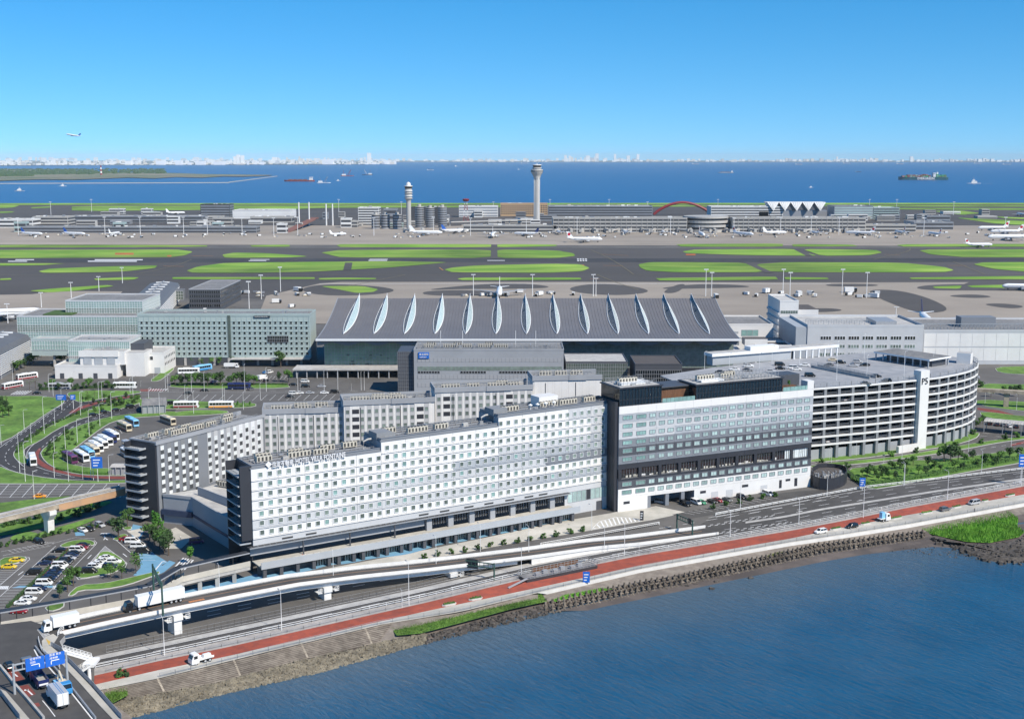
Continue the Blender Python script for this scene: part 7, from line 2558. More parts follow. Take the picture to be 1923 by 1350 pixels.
for i, (x0, x1, y) in enumerate(((1559, 1580, 994), (1616, 1634, 984.5), (1672, 1694, 974), (1729, 1751, 964), (1787, 1805, 953), (1843, 1856, 941.5), (1888, 1906, 931), (830, 857, 1136), (880, 906, 1125.5))):
    a, b = P(x0, y + (x1 - x0) * .09), P(x1, y - (x1 - x0) * .09)
    t = T('planter', f'low planter with clipped green on the {"left" if x0 < 1000 else "right"} red path, {NTH[i if x0 > 1000 else i - 7]} from the left', 'planter', a, ang(a, b), 'planters along the red path')
    L = dist(a, b)
    q = MB()
    q.prism([(0, 0), (.8, -.7), (L - .8, -.7), (L, 0), (L - .6, .5), (.6, .5)], 0, .5)
    q.obj('trough', 'concrete_light', t)
    h_ = hedge('', [(.5, 0), (L - .5, 0)], .9, .95, 'leaf_b', 26, .16, i + 20, 'greenery')
    for k in ('label', 'category'):
        if k in h_: del h_[k]
    h_.parent = t
# ---------------------------------------------------------------- reeds, rocks and wave blocks
def blades(poly_px, n, z, h, seed, name='reeds', mat='reed', wd=.1):
    rg = random.Random(seed)
    pw = W(poly_px, z)
    xs_, ys_ = [p[0] for p in pw], [p[1] for p in pw]
    m = MB()
    k = 0
    while k < n:
        x, y = rg.uniform(min(xs_), max(xs_)), rg.uniform(min(ys_), max(ys_))
        if not inside((x, y), pw): continue
        k += 1
        a, hh = rg.uniform(0, 6.28), h * rg.uniform(.5, 1.2)
        dx, dy = math.cos(a) * wd, math.sin(a) * wd
        lx, ly = rg.uniform(-.35, .35) * hh, rg.uniform(-.35, .35) * hh
        m.face([(x - dx, y - dy, z), (x + dx, y + dy, z), (x + lx, y + ly, z + hh)])
    sheet(m, pw, z + .05)
    return tag(m.obj(name, mat), kind='stuff')
blades([(1730, 996), (1764, 989), (1800, 980), (1840, 972), (1895, 963), (1912, 975), (1910, 989), (1923, 1000), (1914, 1008), (1858, 1019), (1816, 1017), (1756, 1005)], 9000, -1.9, 1.25, 1, wd=.12)
blades([(729, 1172), (760, 1166), (866, 1150), (1009, 1114), (1020, 1118), (1027, 1129), (962, 1143), (858, 1171), (790, 1189), (745, 1193)], 7000, -.85, .5, 2, 'grass_bank', 'grass', .1)
blades([(188, 1294), (215, 1289), (238, 1292), (240, 1305), (212, 1320)], 900, -.6, .7, 3, 'grass_bank', 'grass', .12)
blades([(1036, 1127), (1060, 1117), (1130, 1104), (1150, 1106), (1100, 1116), (1040, 1130)], 700, -1.3, .5, 4, 'grass_bank', 'reed')
blades([(1440, 1045), (1446, 1041), (1470, 1036), (1462, 1042)], 150, -1.5, .5, 5, 'grass_bank', 'grass_dry')
def rock(rg, s):
    ph = [rg.uniform(.7, 1.25) for _ in range(8)]
    v = []
    for i, (x, y, z) in enumerate(((-1, -1, -1), (1, -1, -1), (1, 1, -1), (-1, 1, -1), (-.7, -.7, 1), (.7, -.7, 1), (.7, .7, 1), (-.7, .7, 1))):
        v.append((x * s * ph[i], y * s * ph[i] * .9, z * s * .65 * ph[i]))
    return v
RF = [(3, 2, 1, 0), (4, 5, 6, 7), (0, 1, 5, 4), (1, 2, 6, 5), (2, 3, 7, 6), (3, 0, 4, 7)]
rg = random.Random(6)
m = MB()
for i in range(3600):
    x = rg.uniform(205, 800)
    f = rg.random()
    y = lerp(line_at(BK, x) + 1, line_at(WL, x) + 1.5, f)
    z = lerp(-1.5, -2.45, f)
    p = P(x, y, z)
    s = rg.uniform(.22, .5)
    M = Matrix.Translation((p[0], p[1], z)) @ Matrix.Rotation(rg.uniform(0, 6.28), 4, 'Z') @ Matrix.Rotation(rg.uniform(-.5, .5), 4, 'X')
    m.raw([tuple(M @ Vector(q)) for q in rock(rg, s)], RF)
tag(m.obj('revetment_rocks', 'rock'), kind='stuff')
m = MB()
for i in range(420):                                                   # stones below the grassy bank
    x = rg.uniform(800, 1035)
    f = rg.random()
    y = lerp(line_at(BK, x) + 8, line_at(WL, x) + 2, f)
    p = P(x, y, -2.2)
    M = Matrix.Translation((p[0], p[1], lerp(-1.8, -2.4, f))) @ Matrix.Rotation(rg.uniform(0, 6.28), 4, 'Z')
    m.raw([tuple(M @ Vector(q)) for q in rock(rg, rg.uniform(.2, .6))], RF)
tag(m.obj('shore_stones', 'rock_dark'), kind='stuff')
mound_px = [(1745, 1010), (1780, 1018), (1815, 1022), (1860, 1022), (1912, 1012), (1930, 1002), (2000, 995), (2060, 990), (2060, 1060), (1990, 1060), (1923, 1058), (1877, 1058), (1839, 1050), (1808, 1038), (1786, 1026), (1755, 1018)]
mw = W(mound_px, SEA)
m = MB()
inner = grow(mw, -3)
for i in range(len(mw)):
    j = (i + 1) % len(mw)
    m.face([(mw[i][0], mw[i][1], SEA - .3), (mw[j][0], mw[j][1], SEA - .3), (inner[j][0], inner[j][1], -1.3), (inner[i][0], inner[i][1], -1.3)])
sheet(m, inner, -1.3)
for i in range(900):
    x, y = rg.uniform(1745, 2060), rg.uniform(995, 1062)
    if inside((x, y), mound_px):
        p = P(x, y, -1.8)
        M = Matrix.Translation((p[0], p[1], -1.3 if inside(p, inner) else -2.0)) @ Matrix.Rotation(rg.uniform(0, 6.28), 4, 'Z')
        m.raw([tuple(M @ Vector(q)) for q in rock(rg, rg.uniform(.2, .75))], RF)
for i in range(160):                                                   # scattered along its water side and the shoals
    x = rg.uniform(1640, 1850)
    p = P(x, lerp(1030, 1048, (x - 1700) / 150 if x > 1700 else 0) + rg.uniform(-9, 6), SEA)
    M = Matrix.Translation((p[0], p[1], SEA)) @ Matrix.Rotation(rg.uniform(0, 6.28), 4, 'Z')
    m.raw([tuple(M @ Vector(q)) for q in rock(rg, rg.uniform(.12, .35))], RF)
tag(m.obj('rock_mound', 'rock_dark'), kind='stuff')
mt('block', (.10, .082, .064), .95, .25, .8, c2=(.18, .15, .118), orand=.3)
b = MB()
def leg(d, r0, r1, L):
    b.tube([(0, 0, .75), (d[0] * L, d[1] * L, .75 + d[2] * L)], [r0, r1], 6)
for d in ((0, 0, 1), (.94, 0, -.33), (-.47, .82, -.33), (-.47, -.82, -.33)): leg(d, .4, .28, .95)
BLK = b.mesh('concrete_block', ['block'])
TU = [(1027, 1131), (1040, 1130), (1200, 1095), (1280, 1083), (1538, 1024), (1726, 1001)]
TL = [(1027, 1149), (1040, 1150), (1200, 1115), (1280, 1099), (1538, 1043), (1734, 1012)]
spots = []
for r_ in range(4):
    L = [(x, lerp(line_at(TU, x), line_at(TL, x), (r_ + .5) / 4)) for x in range(1024, 1740, 12)]
    pts = [P(x, y, -1.9) for x, y in L]
    n = int(sum(dist(pts[i], pts[i + 1]) for i in range(len(pts) - 1)) / 2.0)
    for p in resample(pts, n):
        spots.append((p[0] + rnd(-.12, .12), p[1] + rnd(-.12, .12), lerp(-2.0, -2.75, r_ / 3) + rnd(-.1, .1), .3 + (r_ % 2) * 1.05 + rnd(-.2, .2)))
spots.sort(key=lambda q: q[0] ** 2 + q[1] ** 2)
for q in spots[:300]:
    o = link('concrete_block', BLK, None, q[:3], q[3])
    tag(o, 'four legged concrete wave block in the band along the shore', 'wave block', 'wave blocks along the shore')
    o.rotation_euler.x = rnd(-.12, .12)
q_ = T('tmp', 'x', 'x')
pieces(q_, 'concrete_block', BLK, spots[300:], 0)
for o in KID[q_.name]: o.parent = None
bpy.data.objects.remove(q_)
for i, (x, y) in enumerate(((1289, 1101), (1304, 1098), (1336, 1106), (1345, 1093), (1409, 1086))):
    m = MB()
    m.raw(rock(rg, .7 if i != 1 else .5), RF)
    m.raw([(a + .8, c + .3, d) for a, c, d in rock(rg, .45)], RF)
    o = m.obj('boulder', 'rock_dark')
    o.location = P(x, y, SEA) + (SEA + .05,)
    tag(o, f'dark boulder lying in the shallows below the wave blocks, {NTH[i]} from the left', 'boulder', 'boulders in the shallows')
# ---------------------------------------------------------------- lamps
lm = MB()
lm.tube([(0, 0, 0), (0, 0, 5), (0, 0, 9.4)], [.11, .085, .06], 6)
lm = lm.mesh('pole', ['white_metal'])
la = MB()
la.tube([(0, 0, 9.4), (.3, 0, 9.9), (1.6, 0, 10)], .05, 4)
la = la.mesh('arm', ['white_metal'])
lh = MB()
lh.box(1.3, -.14, 9.9, 2.1, .14, 10.1)
lh = lh.mesh('lamp_head', ['frame_gray'])
def lamp(px, py, top, label, group, rz=0, z=0, dark=False):
    x, y = P(px, py, z)
    h = ZT(x, y, top) - z
    if h < 2: return
    t = T('street_lamp', label, 'street lamp', (x, y, z), rz, group)
    t.scale = (h / 10 if h < 10 else 1, h / 10 if h < 10 else 1, h / 10)
    link('pole', lm, t)
    link('arm', la, t)
    link('lamp_head', lh, t)
for i, (px, py, tp, z) in enumerate(((309, 1231, 1160, 0), (412.6, 1107, 1060, 7), (529, 1183, 1109, 0), (626, 1080, 1032, 6), (768, 1136, 1055, 0), (755, 1141, 1107, 0), (819, 1060, 1007, 3.5), (902, 1035, 983, 0), (979, 1081, 1030, 0), (993, 1036, 987, 2.5), (1111, 996, 948, 0), (1135, 1037, 991, 0), (1172.6, 1043, 983, 0), (1200, 1044, 1022, 0), (1371, 1010, 957, 0), (1390, 957, 899, 0), (1500, 985, 936, 0), (1553, 931, 891, 0), (1621, 972, 908, 0), (1697, 912, 870, 0), (1779, 938, 884, 0), (1916, 910, 852, 0), (1558, 862, 842, 0))):
    lamp(px, py, tp, f'slender lamp post along the coast road and ramp, {NTH[i % 22] if i < 22 else "last"} from the left', 'lamp posts along the coast road', R(120), z)
for i, (x, y, tp) in enumerate(sorted(((290, 1340, 1100), (215, 1190, 850), (168, 1110, 775), (460, 1155, 950), (580, 1190, 925), (700, 1170, 1040), (205, 750, 580), (265, 865, 695), (375, 785, 470), (465, 720, 565), (555, 935, 720), (655, 860, 660), (755, 800, 580), (845, 720, 530), (462, 960, 800), (945, 660, 430), (865, 520, 345), (835, 490, 345), (415, 430, 280), (682, 630, 430), (692, 570, 430),
        (1260, 575, 400), (1350, 620, 430), (1125, 470, 300), (1100, 440, 310), (1400, 420, 280), (1420, 430, 290), (110, 350, 180), (15, 325, 220), (10, 880, 710), (925, 1190, 960), (1060, 1170, 1040), (770, 1170, 960), (790, 1175, 970), (450, 465, 330), (520, 520, 400), (610, 380, 260), (970, 380, 310), (1300, 330, 270), (1190, 390, 340)))):
    px, py = x / 4.5, 640 + y / 4.5
    lamp(px, py, 640 + tp / 4.5, f'white lamp post by the loop road and bus yard, {NTH[i]} from the left', 'lamp posts round the loop road', R(20 * (i % 4)))
for i, (x, y, tp) in enumerate(sorted(((230, 290, 170), (245, 450, 290), (183, 360, 245), (455, 360, 240), (470, 360, 265), (605, 420, 295), (615, 290, 95), (322, 290, 150), (727, 350, 230), (770, 290, 120), (998, 290, 160), (1188, 290, 140), (1287, 280, 140), (1455, 280, 150), (1478, 280, 150), (1385, 280, 230), (1018, 280, 230), (950, 345, 285), (200, 365, 265)))):
    lamp(300 + x / 3.846, 660 + y / 3.846, 660 + tp / 3.846, f'thin white lamp post on the terminal road, {NTH[i]} from the left', 'lamp posts on the terminal road', R(90))
for i, (x, y, tp) in enumerate(sorted(((310, 590, 480), (495, 540, 425), (835, 580, 390), (855, 755, 590), (1175, 440, 335), (1430, 660, 500), (1330, 540, 400), (1650, 470, 300), (1710, 610, 500), (1455, 150, 35), (1690, 200, 80), (700, 600, 510)))):
    lamp(1483 + x / 3.97, 720 + y / 3.97, 720 + tp / 3.97, f'thin lamp post on the green ground right of the hotels, {NTH[i]} from the left', 'lamp posts at the right', R(100))
for i, (x, y, tp) in enumerate(sorted(((120, 460, 360), (260, 455, 370), (430, 470, 370), (500, 435, 330), (655, 440, 330), (815, 400, 320), (865, 525, 300), (1020, 400, 260), (1035, 510, 380), (1245, 500, 360), (1410, 440, 370)))):
    lamp(1283 + x / 3.005, 540 + y / 3.005, 540 + tp / 3.005, f'dark slender lamp on the car park roof, {NTH[i]} from the left', 'lamps on the car park roof', R(45), ZD)
hm = MB()
hm.tube([(0, 0, 0), (0, 0, 9.5)], [.16, .1], 6)
hm = hm.mesh('mast', ['white_metal'])
hh = MB()
hh.box(-.9, -.12, 9.5, .9, .12, 9.75)
for k in range(5): hh.box(-.85 + k * .38, -.25, 9.5, -.62 + k * .38, .1, 9.9)
hh = hh.mesh('floodlight_bar', ['frame_white'])
APL = [(134, 560, 530), (78, 578, 549), (186, 547, 519), (230, 532, 502), (15, 607, 570), (468, 580, 528), (491, 562, 516), (527, 548, 501), (889, 556, 515), (1000, 557, 515), (1114, 557, 515), (1119, 557, 522), (1325, 557, 505), (1336, 557, 511), (1470, 554, 505), (1483, 560, 511), (1581, 554, 505), (1627, 560, 511), (1485, 582, 574), (1682, 603, 576)]
for i, (px, py, tp) in enumerate(sorted(APL)):
    x, y = P(px, py)
    h = ZT(x, y, tp)
    t = T('floodlight_mast', f'tall floodlight mast on the near apron, {NTH[i]} from the left', 'floodlight mast', (x, y, 0), 0, 'floodlight masts on the apron')
    t.scale = (2.2, 2.2, h / 9.9)
    link('mast', hm, t)
    link('floodlight_bar', hh, t)
# ---------------------------------------------------------------- domestic terminals beyond the runway
mt('t1_wall', (.40, .39, .37), .7, .08, .02)
mt('t1_dark', (.06, .06, .065), .4, .1, .02)
mt('t1_white', (.68, .68, .67), .6, .06, .02)
mt('t1_brown', (.50, .34, .20), .8, .08, .02)
mt('t1_green', (.36, .46, .45), .5, .08, .02)
mt('t1_metal', (.30, .31, .33), .45, .1, .02, metal=.3)
mt('red_steel', (.25, .025, .03), .5, .1, .02)
mt('tower_concrete', (.48, .465, .44), .7, .06, .05)
def far(name, label, cat, x0, x1, yb, yt, depth, wall='t1_wall', roof='roof_gray', floors=3, glass='t1_dark', bay=0, group=None, frac=.5, par=True):
    """a building beyond the runway: wall, roof parapet and one recessed window band per storey"""
    A, B = P(x0, yb), P(x1, yb)
    h = ZT(A[0], A[1], yt)
    t = T(name, label, cat, A, 0, group)
    L = dist(A, B)
    m = MB()
    m.box(0, 0, 0, L, depth, h, 0, 1)
    m.obj('wall', [wall, roof], t)
    if par:
        m = MB()
        parapet(m, -.3, L + .3, -.3, depth, h, h + 1.2, .6)
        m.obj('parapet', wall, t)
    fh = h / max(1, floors)
    for f in range(floors):
        m = MB()
        m.box(.8, -.25, fh * (f + .25), L - .8, .1, fh * (f + .25 + frac))
        if bay:
            for i in range(int(L / bay)): m.box(bay * i + .5, -.5, fh * f, bay * i + 1.1, -.2, fh * (f + 1), 1)
        m.obj('window_band', [glass, wall], t)
        m = MB()
        m.box(L - .1, .8, fh * (f + .25), L + .25, depth - .8, fh * (f + .25 + frac))
        m.obj('side_window_band', glass, t)
    rg = random.Random(int(x0 + yb))
    m = MB()
    for i in range(max(2, int(L / 12))):
        x, y, a = rg.uniform(1, max(2, L - 9)), rg.uniform(2, max(3, depth * .7)), rg.uniform(2, 8)
        m.box(x, y, h, x + a, y + rg.uniform(2, 6), h + rg.uniform(1, 3.2), rg.choice((0, 1, 2)))
    m.obj('roof_plant', ['t1_metal', 't1_white', 't1_wall'], t)
    return t, L, h
far('terminal_building', 'long beige domestic terminal with horizontal window bands right of the tall control tower', 'terminal', 1038, 1290, 437, 410, 45, 't1_wall', 'roof_gray', 4, 't1_dark', 9)
far('terminal_building', 'right half of the beige domestic terminal beyond its round centre', 'terminal', 1375, 1625, 437, 410, 45, 't1_wall', 'roof_gray', 4, 't1_dark', 9)
cx0, cy0 = P(1331, 437)
ct_ = T('terminal_building', 'round fronted centre of the beige domestic terminal with dark rings', 'terminal', (cx0, cy0 + 36, 0))
m = MB()
for z0, z1, r_, mi in ((0, 5, 41, 0), (5, 9, 39, 1), (9, 13, 41, 0), (13, 16, 38, 1), (16, 20, 41, 0), (20, 24, 36, 1), (24, 27, 39, 0)):
    m.cyl(0, 0, [(r_, z0), (r_, z1)], 40, mi)
m.obj('ringed_storeys', ['t1_wall', 't1_dark', 't1_white'], ct_)
far('terminal_building', 'lower concourse joining the control tower base to the domestic terminal', 'terminal', 870, 1045, 437, 424, 26, 't1_wall', 'roof_light', 2)
far('terminal_building', 'low concourse right of the domestic terminal', 'terminal', 1625, 1720, 436, 423, 30, 't1_wall', 'roof_gray', 2)
far('terminal_building', 'dark low pier with gates at the far right of the domestic terminal', 'terminal', 1716, 1790, 432, 418, 60, 't1_metal', 'roof_gray', 2)
far('terminal_building', 'long deck of parking storeys behind the domestic terminal', 'terminal', 1030, 1225, 412, 388, 60, 't1_metal', 'roof_light', 5, 't1_dark')
far('terminal_building', 'long white decks behind the red arch', 'terminal', 1335, 1470, 408, 389, 60, 't1_white', 'roof_light', 4, 't1_dark')
far('office_building', 'pale green block with bands right of the white folded roof', 'building', 1640, 1688, 412, 391, 50, 't1_green', 'roof_light', 5)
far('office_building', 'dark grey green block beside the pale green one', 'building', 1566, 1639, 412, 388, 60, 't1_metal', 'roof_gray', 5, 't1_green')
far('hotel_building', 'long brown orange hotel with rows of square windows behind the tall tower', 'hotel', 940, 1028, 406, 383, 30, 't1_brown', 'roof_gray', 0)
A = P(940, 406)
hb = [o for o in COL.objects if o.get('label', '').startswith('long brown orange')][0]
q = MB()
q.box(-1.4, -.35, 0, 1.4, .1, 2.6)
q = q.mesh('window', ['t1_dark'])
Lb = dist(A, P(1028, 406))
hb_h = ZT(A[0], A[1], 383)
pieces(hb, 'window', q, [(3 + (Lb - 6) * i / 20, 0, hb_h * (.14 + .165 * r_)) for r_ in range(5) for i in range(21)])
far('office_building', 'white office block with ribbon windows left of the brown hotel', 'building', 862, 935, 408, 388, 34, 't1_white', 'roof_light', 4, 't1_metal')
far('office_building', 'grey white striped office block beside the short round towers', 'building', 673, 712, 424, 391, 36, 't1_white', 'roof_light', 7, 't1_dark')
far('office_building', 'grey block between the round towers', 'building', 721, 746, 424, 393, 20, 't1_metal', 'roof_gray', 3)
far('office_building', 'dark block behind the tall round towers', 'building', 772, 838, 420, 390, 26, 't1_dark', 'roof_gray', 3)
far('office_building', 'dark glass office block at the left behind the long terminal', 'building', 377, 432, 409, 385, 40, 't1_dark', 'roof_gray', 5, 't1_metal')
far('hangar', 'white maintenance shed with flat roof at the left', 'hangar', 437, 546, 411, 396, 70, 't1_white', 'roof_light', 1, 't1_white')
far('hangar', 'lower grey shed before the white maintenance shed', 'hangar', 470, 548, 418, 408, 30, 't1_wall', 'roof_light', 1)
far('terminal_building', 'long low grey terminal with flat metal roof at the left', 'terminal', 40, 482, 438, 427, 30, 't1_metal', 'roof_light', 2)
far('terminal_building', 'rear low terminal roof running behind the left terminal', 'terminal', 128, 380, 418, 407, 45, 't1_metal', 'roof_light', 2)
far('terminal_building', 'far left low terminal block', 'terminal', -60, 62, 428, 413, 40, 't1_white', 'roof_light', 2)
far('office_building', 'beige stepped block among the left terminals', 'building', 62, 128, 425, 408, 40, 't1_wall', 'roof_light', 3)
for i, (x0, x1, yb, yt, c) in enumerate(((27, 50, 436, 418, 't1_green'), (213, 234, 437, 419, 't1_green'), (399, 418, 436, 419, 't1_green'), (281, 297, 407, 399, 't1_green'), (205, 233, 402, 393, 't1_white'), (265, 285, 402, 393, 't1_white'), (520, 538, 438, 421, 't1_white'), (640, 660, 428, 411, 't1_white'), (722, 757, 428, 420, 't1_green'), (1425, 1443, 408, 398, 't1_wall'), (1704, 1740, 412, 405, 't1_white'), (1740, 1784, 420, 406, 't1_metal'), (1560, 1590, 412, 404, 't1_white'), (370, 400, 426, 416, 't1_wall'), (400, 436, 424, 410, 't1_wall'), (660, 672, 428, 416, 't1_wall'))):
    far('service_building', f'small {dict(t1_green="green glass", t1_white="white", t1_wall="beige", t1_metal="grey")[c]} service building among the far terminals, {NTH[i]} of the scattered ones', 'building', x0, x1, yb, yt, 14, c, 'roof_light', 2, group='scattered service buildings')
rg = random.Random(17)
xs_ = sorted(rg.uniform(-10, 1010) if rg.random() < .62 else rg.uniform(1560, 1860) for _ in range(46))
for i, px in enumerate(xs_):
    yb = rg.uniform(407, 433) if px < 1010 else rg.uniform(402, 416)
    A, B = P(px, yb), P(px + rg.uniform(9, 38), yb)
    hgt, L = rg.uniform(5, 15), dist(A, B)
    t = T('service_building', f'low service building in the clutter round the far terminals, {NTH[i]} from the left', 'building', A, 0, 'low clutter of service buildings')
    c = rg.choice(('t1_wall', 't1_white', 't1_metal', 't1_wall'))
    MB().box(0, 0, 0, L, rg.uniform(10, 24), hgt, 0, 1).obj('wall', [c, rg.choice(('roof_gray', 'roof_light'))], t)
    for f in (.25, .65)[:2 if hgt > 9 else 1]: MB().box(.6, -.25, hgt * f, L - .6, .1, hgt * (f + .22)).obj('window_band', 't1_dark', t)
# boarding piers and jet bridges
rg = random.Random(3)
jb = MB()
jb.tube([(0, 0, 5.5), (0, -24, 5)], 1.7, 6)
jb.box(-2.2, -28, 2.5, 2.2, -23, 7.5)
jb.cyl(0, -25, [(.5, 0), (.5, 3)], 6)
jb.cyl(0, 0, [(3.2, 0), (3.2, 8)], 10)
jb = jb.mesh('jet_bridge', ['t1_wall'])
for i in range(30):
    px = 1048 + i * 22.5 if i < 26 else 760 + (i - 26) * 34
    x, y = P(px, 437)
    tag(link('jet_bridge', jb, None, (x, y - .5, 0), rg.uniform(-.6, .6)), f'jet bridge reaching out from the far terminal, {NTH[i % 22]} of the {"left" if i >= 22 else "right"} run', 'jet bridge', 'jet bridges of the far terminals')
# control towers
def tower(label, px, yb, yt, prof, name='control_tower'):
    x, y = P(px, yb)
    h = ZT(x, y, yt)
    t = T(name, label, 'control tower', (x, y, 0))
    for nm, mat, pr, n in prof: 
        m = MB()
        m.cyl(0, 0, [(r_, z * h) for r_, z in pr], n)
        m.obj(nm, mat, t)
    return t, h
t, h = tower('tall pale control tower with flared head rising above the horizon', 1008, 420, 308, [('shaft', 'tower_concrete', [(6.2, 0), (5.8, .5), (5.6, .78)], 8), ('flare', 'tower_concrete', [(5.6, .74), (7.5, .80), (11.5, .86), (11.8, .905), (11.2, .907)], 20),
    ('dark_band', 't1_dark', [(11.3, .87), (11.95, .872), (11.95, .885), (11.3, .887)], 20), ('balcony', 'tower_concrete', [(8.2, .905), (8.2, .925), (9.4, .926), (9.4, .94), (8, .941)], 20), ('cab', 'glass_dark', [(6.8, .938), (8.2, .965), (8.4, .975)], 16), ('cab_roof', 't1_white', [(9.0, .975), (9.0, .985), (6, .99), (.6, .992), (.3, 1.02)], 16)])
for k in range(4):
    m = MB()
    a = k * math.pi / 2 + .5
    m.box(-.5, -6.6, 0, .5, -5.5, h * .8)
    o = m.obj('rib', 't1_white', t)
    o.rotation_euler.z = a
t, h = tower('older control tower with stacked balconies beside the round towers', 768, 432, 346, [('shaft', 't1_wall', [(4.2, 0), (4.2, .74)], 12), ('neck', 't1_wall', [(4.2, .62), (6, .70), (6, .9)], 14), ('cab', 'glass_dark', [(6.0, .90), (7.2, .95)], 14), ('cab_roof', 't1_white', [(7.6, .95), (7.6, .965), (4, .97), (4.2, .99), (3.5, 1.02), (1, 1.045)], 14)])
for k in range(4):
    m = MB()
    m.cyl(0, 0, [(6.2, h * (.68 + .055 * k)), (7.4, h * (.685 + .055 * k)), (7.4, h * (.70 + .055 * k)), (6.2, h * (.705 + .055 * k))], 14)
    m.obj('balcony', 't1_white' if k % 2 else 't1_wall', t)
def drum(px, yb, yt, r_, label, tall):
    x, y = P(px, yb)
    h = ZT(x, y, yt)
    t = T('round_building', label, 'round building', (x, y, 0), 0, 'round parking towers')
    nf = 9 if tall else 5
    for k in range(nf):
        m = MB()
        z = h * k / nf
        m.cyl(0, 0, [(r_, z), (r_, z + h / nf * .55)], 22)
        m.obj('parapet_ring', 't1_metal', t)
        m = MB()
        m.cyl(0, 0, [(r_ * .93, z + h / nf * .55), (r_ * .93, z + h / nf)], 22)
        m.obj('open_storey', 't1_dark', t)
    m = MB()
    m.cyl(0, 0, [(r_, h), (r_, h + 1), (r_ * .4, h + 1.1), (r_ * .4, h + 5), (r_ * .35, h + 5.2)], 18)
    m.obj('roof', 't1_wall', t)
for i, (px, yb, yt, tall) in enumerate(((706, 430, 404, 0), (724, 430, 404, 0), (746, 430, 404, 0), (788, 428, 389, 1), (808, 428, 391, 1), (831, 428, 390, 1))):
    drum(px, yb, yt, 8.2, f'{"tall" if tall else "short"} grey round parking tower, {NTH[i % 3]} from the left of its three', tall)
# red radar tower, red arch, white folded roof, white masts, brown ramp
x, y = P(875, 416)
h = ZT(x, y, 374)
t = T('radar_tower', 'red and white lattice radar tower with flat red head', 'radar tower', (x, y, 0))
for mi, (f0, f1) in enumerate(((0, .25), (.25, .5), (.5, .75), (.75, .92))):
    m = MB()
    for sx in (-1, 1):
        for sy in (-1, 1):
            w0, w1_ = 5 - 3 * f0, 5 - 3 * f1
            m.tube([(sx * w0, sy * w0, f0 * h), (sx * w1_, sy * w1_, f1 * h)], .4, 4)
            m.tube([(sx * w0, sy * w0, f0 * h), (-sx * w1_, sy * w1_, f1 * h)], .25, 3)
    m.obj('lattice', 'red_steel' if mi % 2 == 0 else 't1_white', t)
m = MB()
m.cyl(0, 0, [(5, h * .9), (7, h * .97), (7, h), (2, h * 1.02)], 12)
m.obj('head', 'red_steel', t)
a, b = P(1228, 404), P(1336, 404)
t = T('arch', 'dark red steel arch spanning over the round terminal centre', 'arch', a)
L = dist(a, b)
for oy in (0, 8):
    m = MB()
    m.tube([(L * f / 20, oy, 1 + 27 * math.sin(math.pi * f / 20) ** .8) for f in range(21)], 2.7, 8)
    m.obj('arch_rib', 'red_steel', t)
x, y = P(1440, 408)
t = T('folded_roof', 'row of white folded triangular roof shells behind the domestic terminal', 'roof', (x, y, 0))
m = MB()
Lr = dist(P(1440, 408), P(1550, 408))
zt_, zb = ZT(x, y, 380), ZT(x, y, 396)
q = MB()
wd = Lr / 5
q.raw([(0, 0, zt_), (wd, 0, zt_), (wd / 2, -6, zb), (0, 40, zt_), (wd, 40, zt_), (wd / 2, 46, zb)], [(0, 2, 1), (3, 4, 5), (0, 3, 5, 2), (1, 2, 5, 4), (0, 1, 4, 3)])
for s_ in range(5): q.tube([(wd * s_ / 5, -.3, zt_ + .2), (wd / 2, -6.3, zb)], .35, 4)
q = q.mesh('shell', ['t1_white'])
for i in range(5): link('shell', q, t, (wd * i, 0, 0))
m = MB()
m.box(-10, 4, 0, Lr + 8, 40, zb)
m.obj('hall', 't1_metal', t)
for i, px in enumerate((562, 581, 613, 625)):
    x, y = P(px, 424)
    m = MB()
    m.cyl(0, 0, [(1.5, 0), (1.3, ZT(x, y, 380 + 3 * (i > 1)))], 10)
    o = m.obj('vent_mast', 't1_white')
    o.location = (x, y, 0)
    tag(o, f'slim white mast by the brown ramp, {NTH[i]} from the left of four', 'mast', 'white masts by the ramp')
a, b = P(535, 437), P(592, 422)
m = MB()
m.bar((0, 0), (b[0] - a[0], b[1] - a[1]), 14, -1, .6, 0, 12, 14)
o = m.obj('road_ramp', mt('ramp_red', (.2, .09, .07), .9, .15, .05))
o.location = (a[0], a[1], 0)
tag(o, 'reddish brown road ramp rising at the end of the left terminal', 'ramp')
a, b = P(845, 425), P(1000, 420)
m = MB()
m.bar((0, 0), (b[0] - a[0], b[1] - a[1]), 10, 7, 8.6)
for k in range(8): m.box((b[0] - a[0]) * k / 7 - 1, (b[1] - a[1]) * k / 7 - 1, 0, (b[0] - a[0]) * k / 7 + 1, (b[1] - a[1]) * k / 7 + 1, 7)
o = m.obj('viaduct', 't1_wall')
o.location = (a[0], a[1], 0)
tag(o, 'pale road viaduct between the round towers and the tall tower', 'viaduct')
gl = 'far floodlight masts'
for i in range(34):
    px = -20 + i * 59 + rg.uniform(-20, 20)
    yb = rg.choice((398, 404, 441, 441, 443))
    x, y = P(px, yb)
    t = T('floodlight_mast', f'far thin floodlight mast among the domestic terminals, {NTH[i]} from the left', 'floodlight mast', (x, y, 0), 0, gl)
    t.scale = (3, 3, 3.0)
    link('mast', hm, t)
    link('floodlight_bar', hh, t)
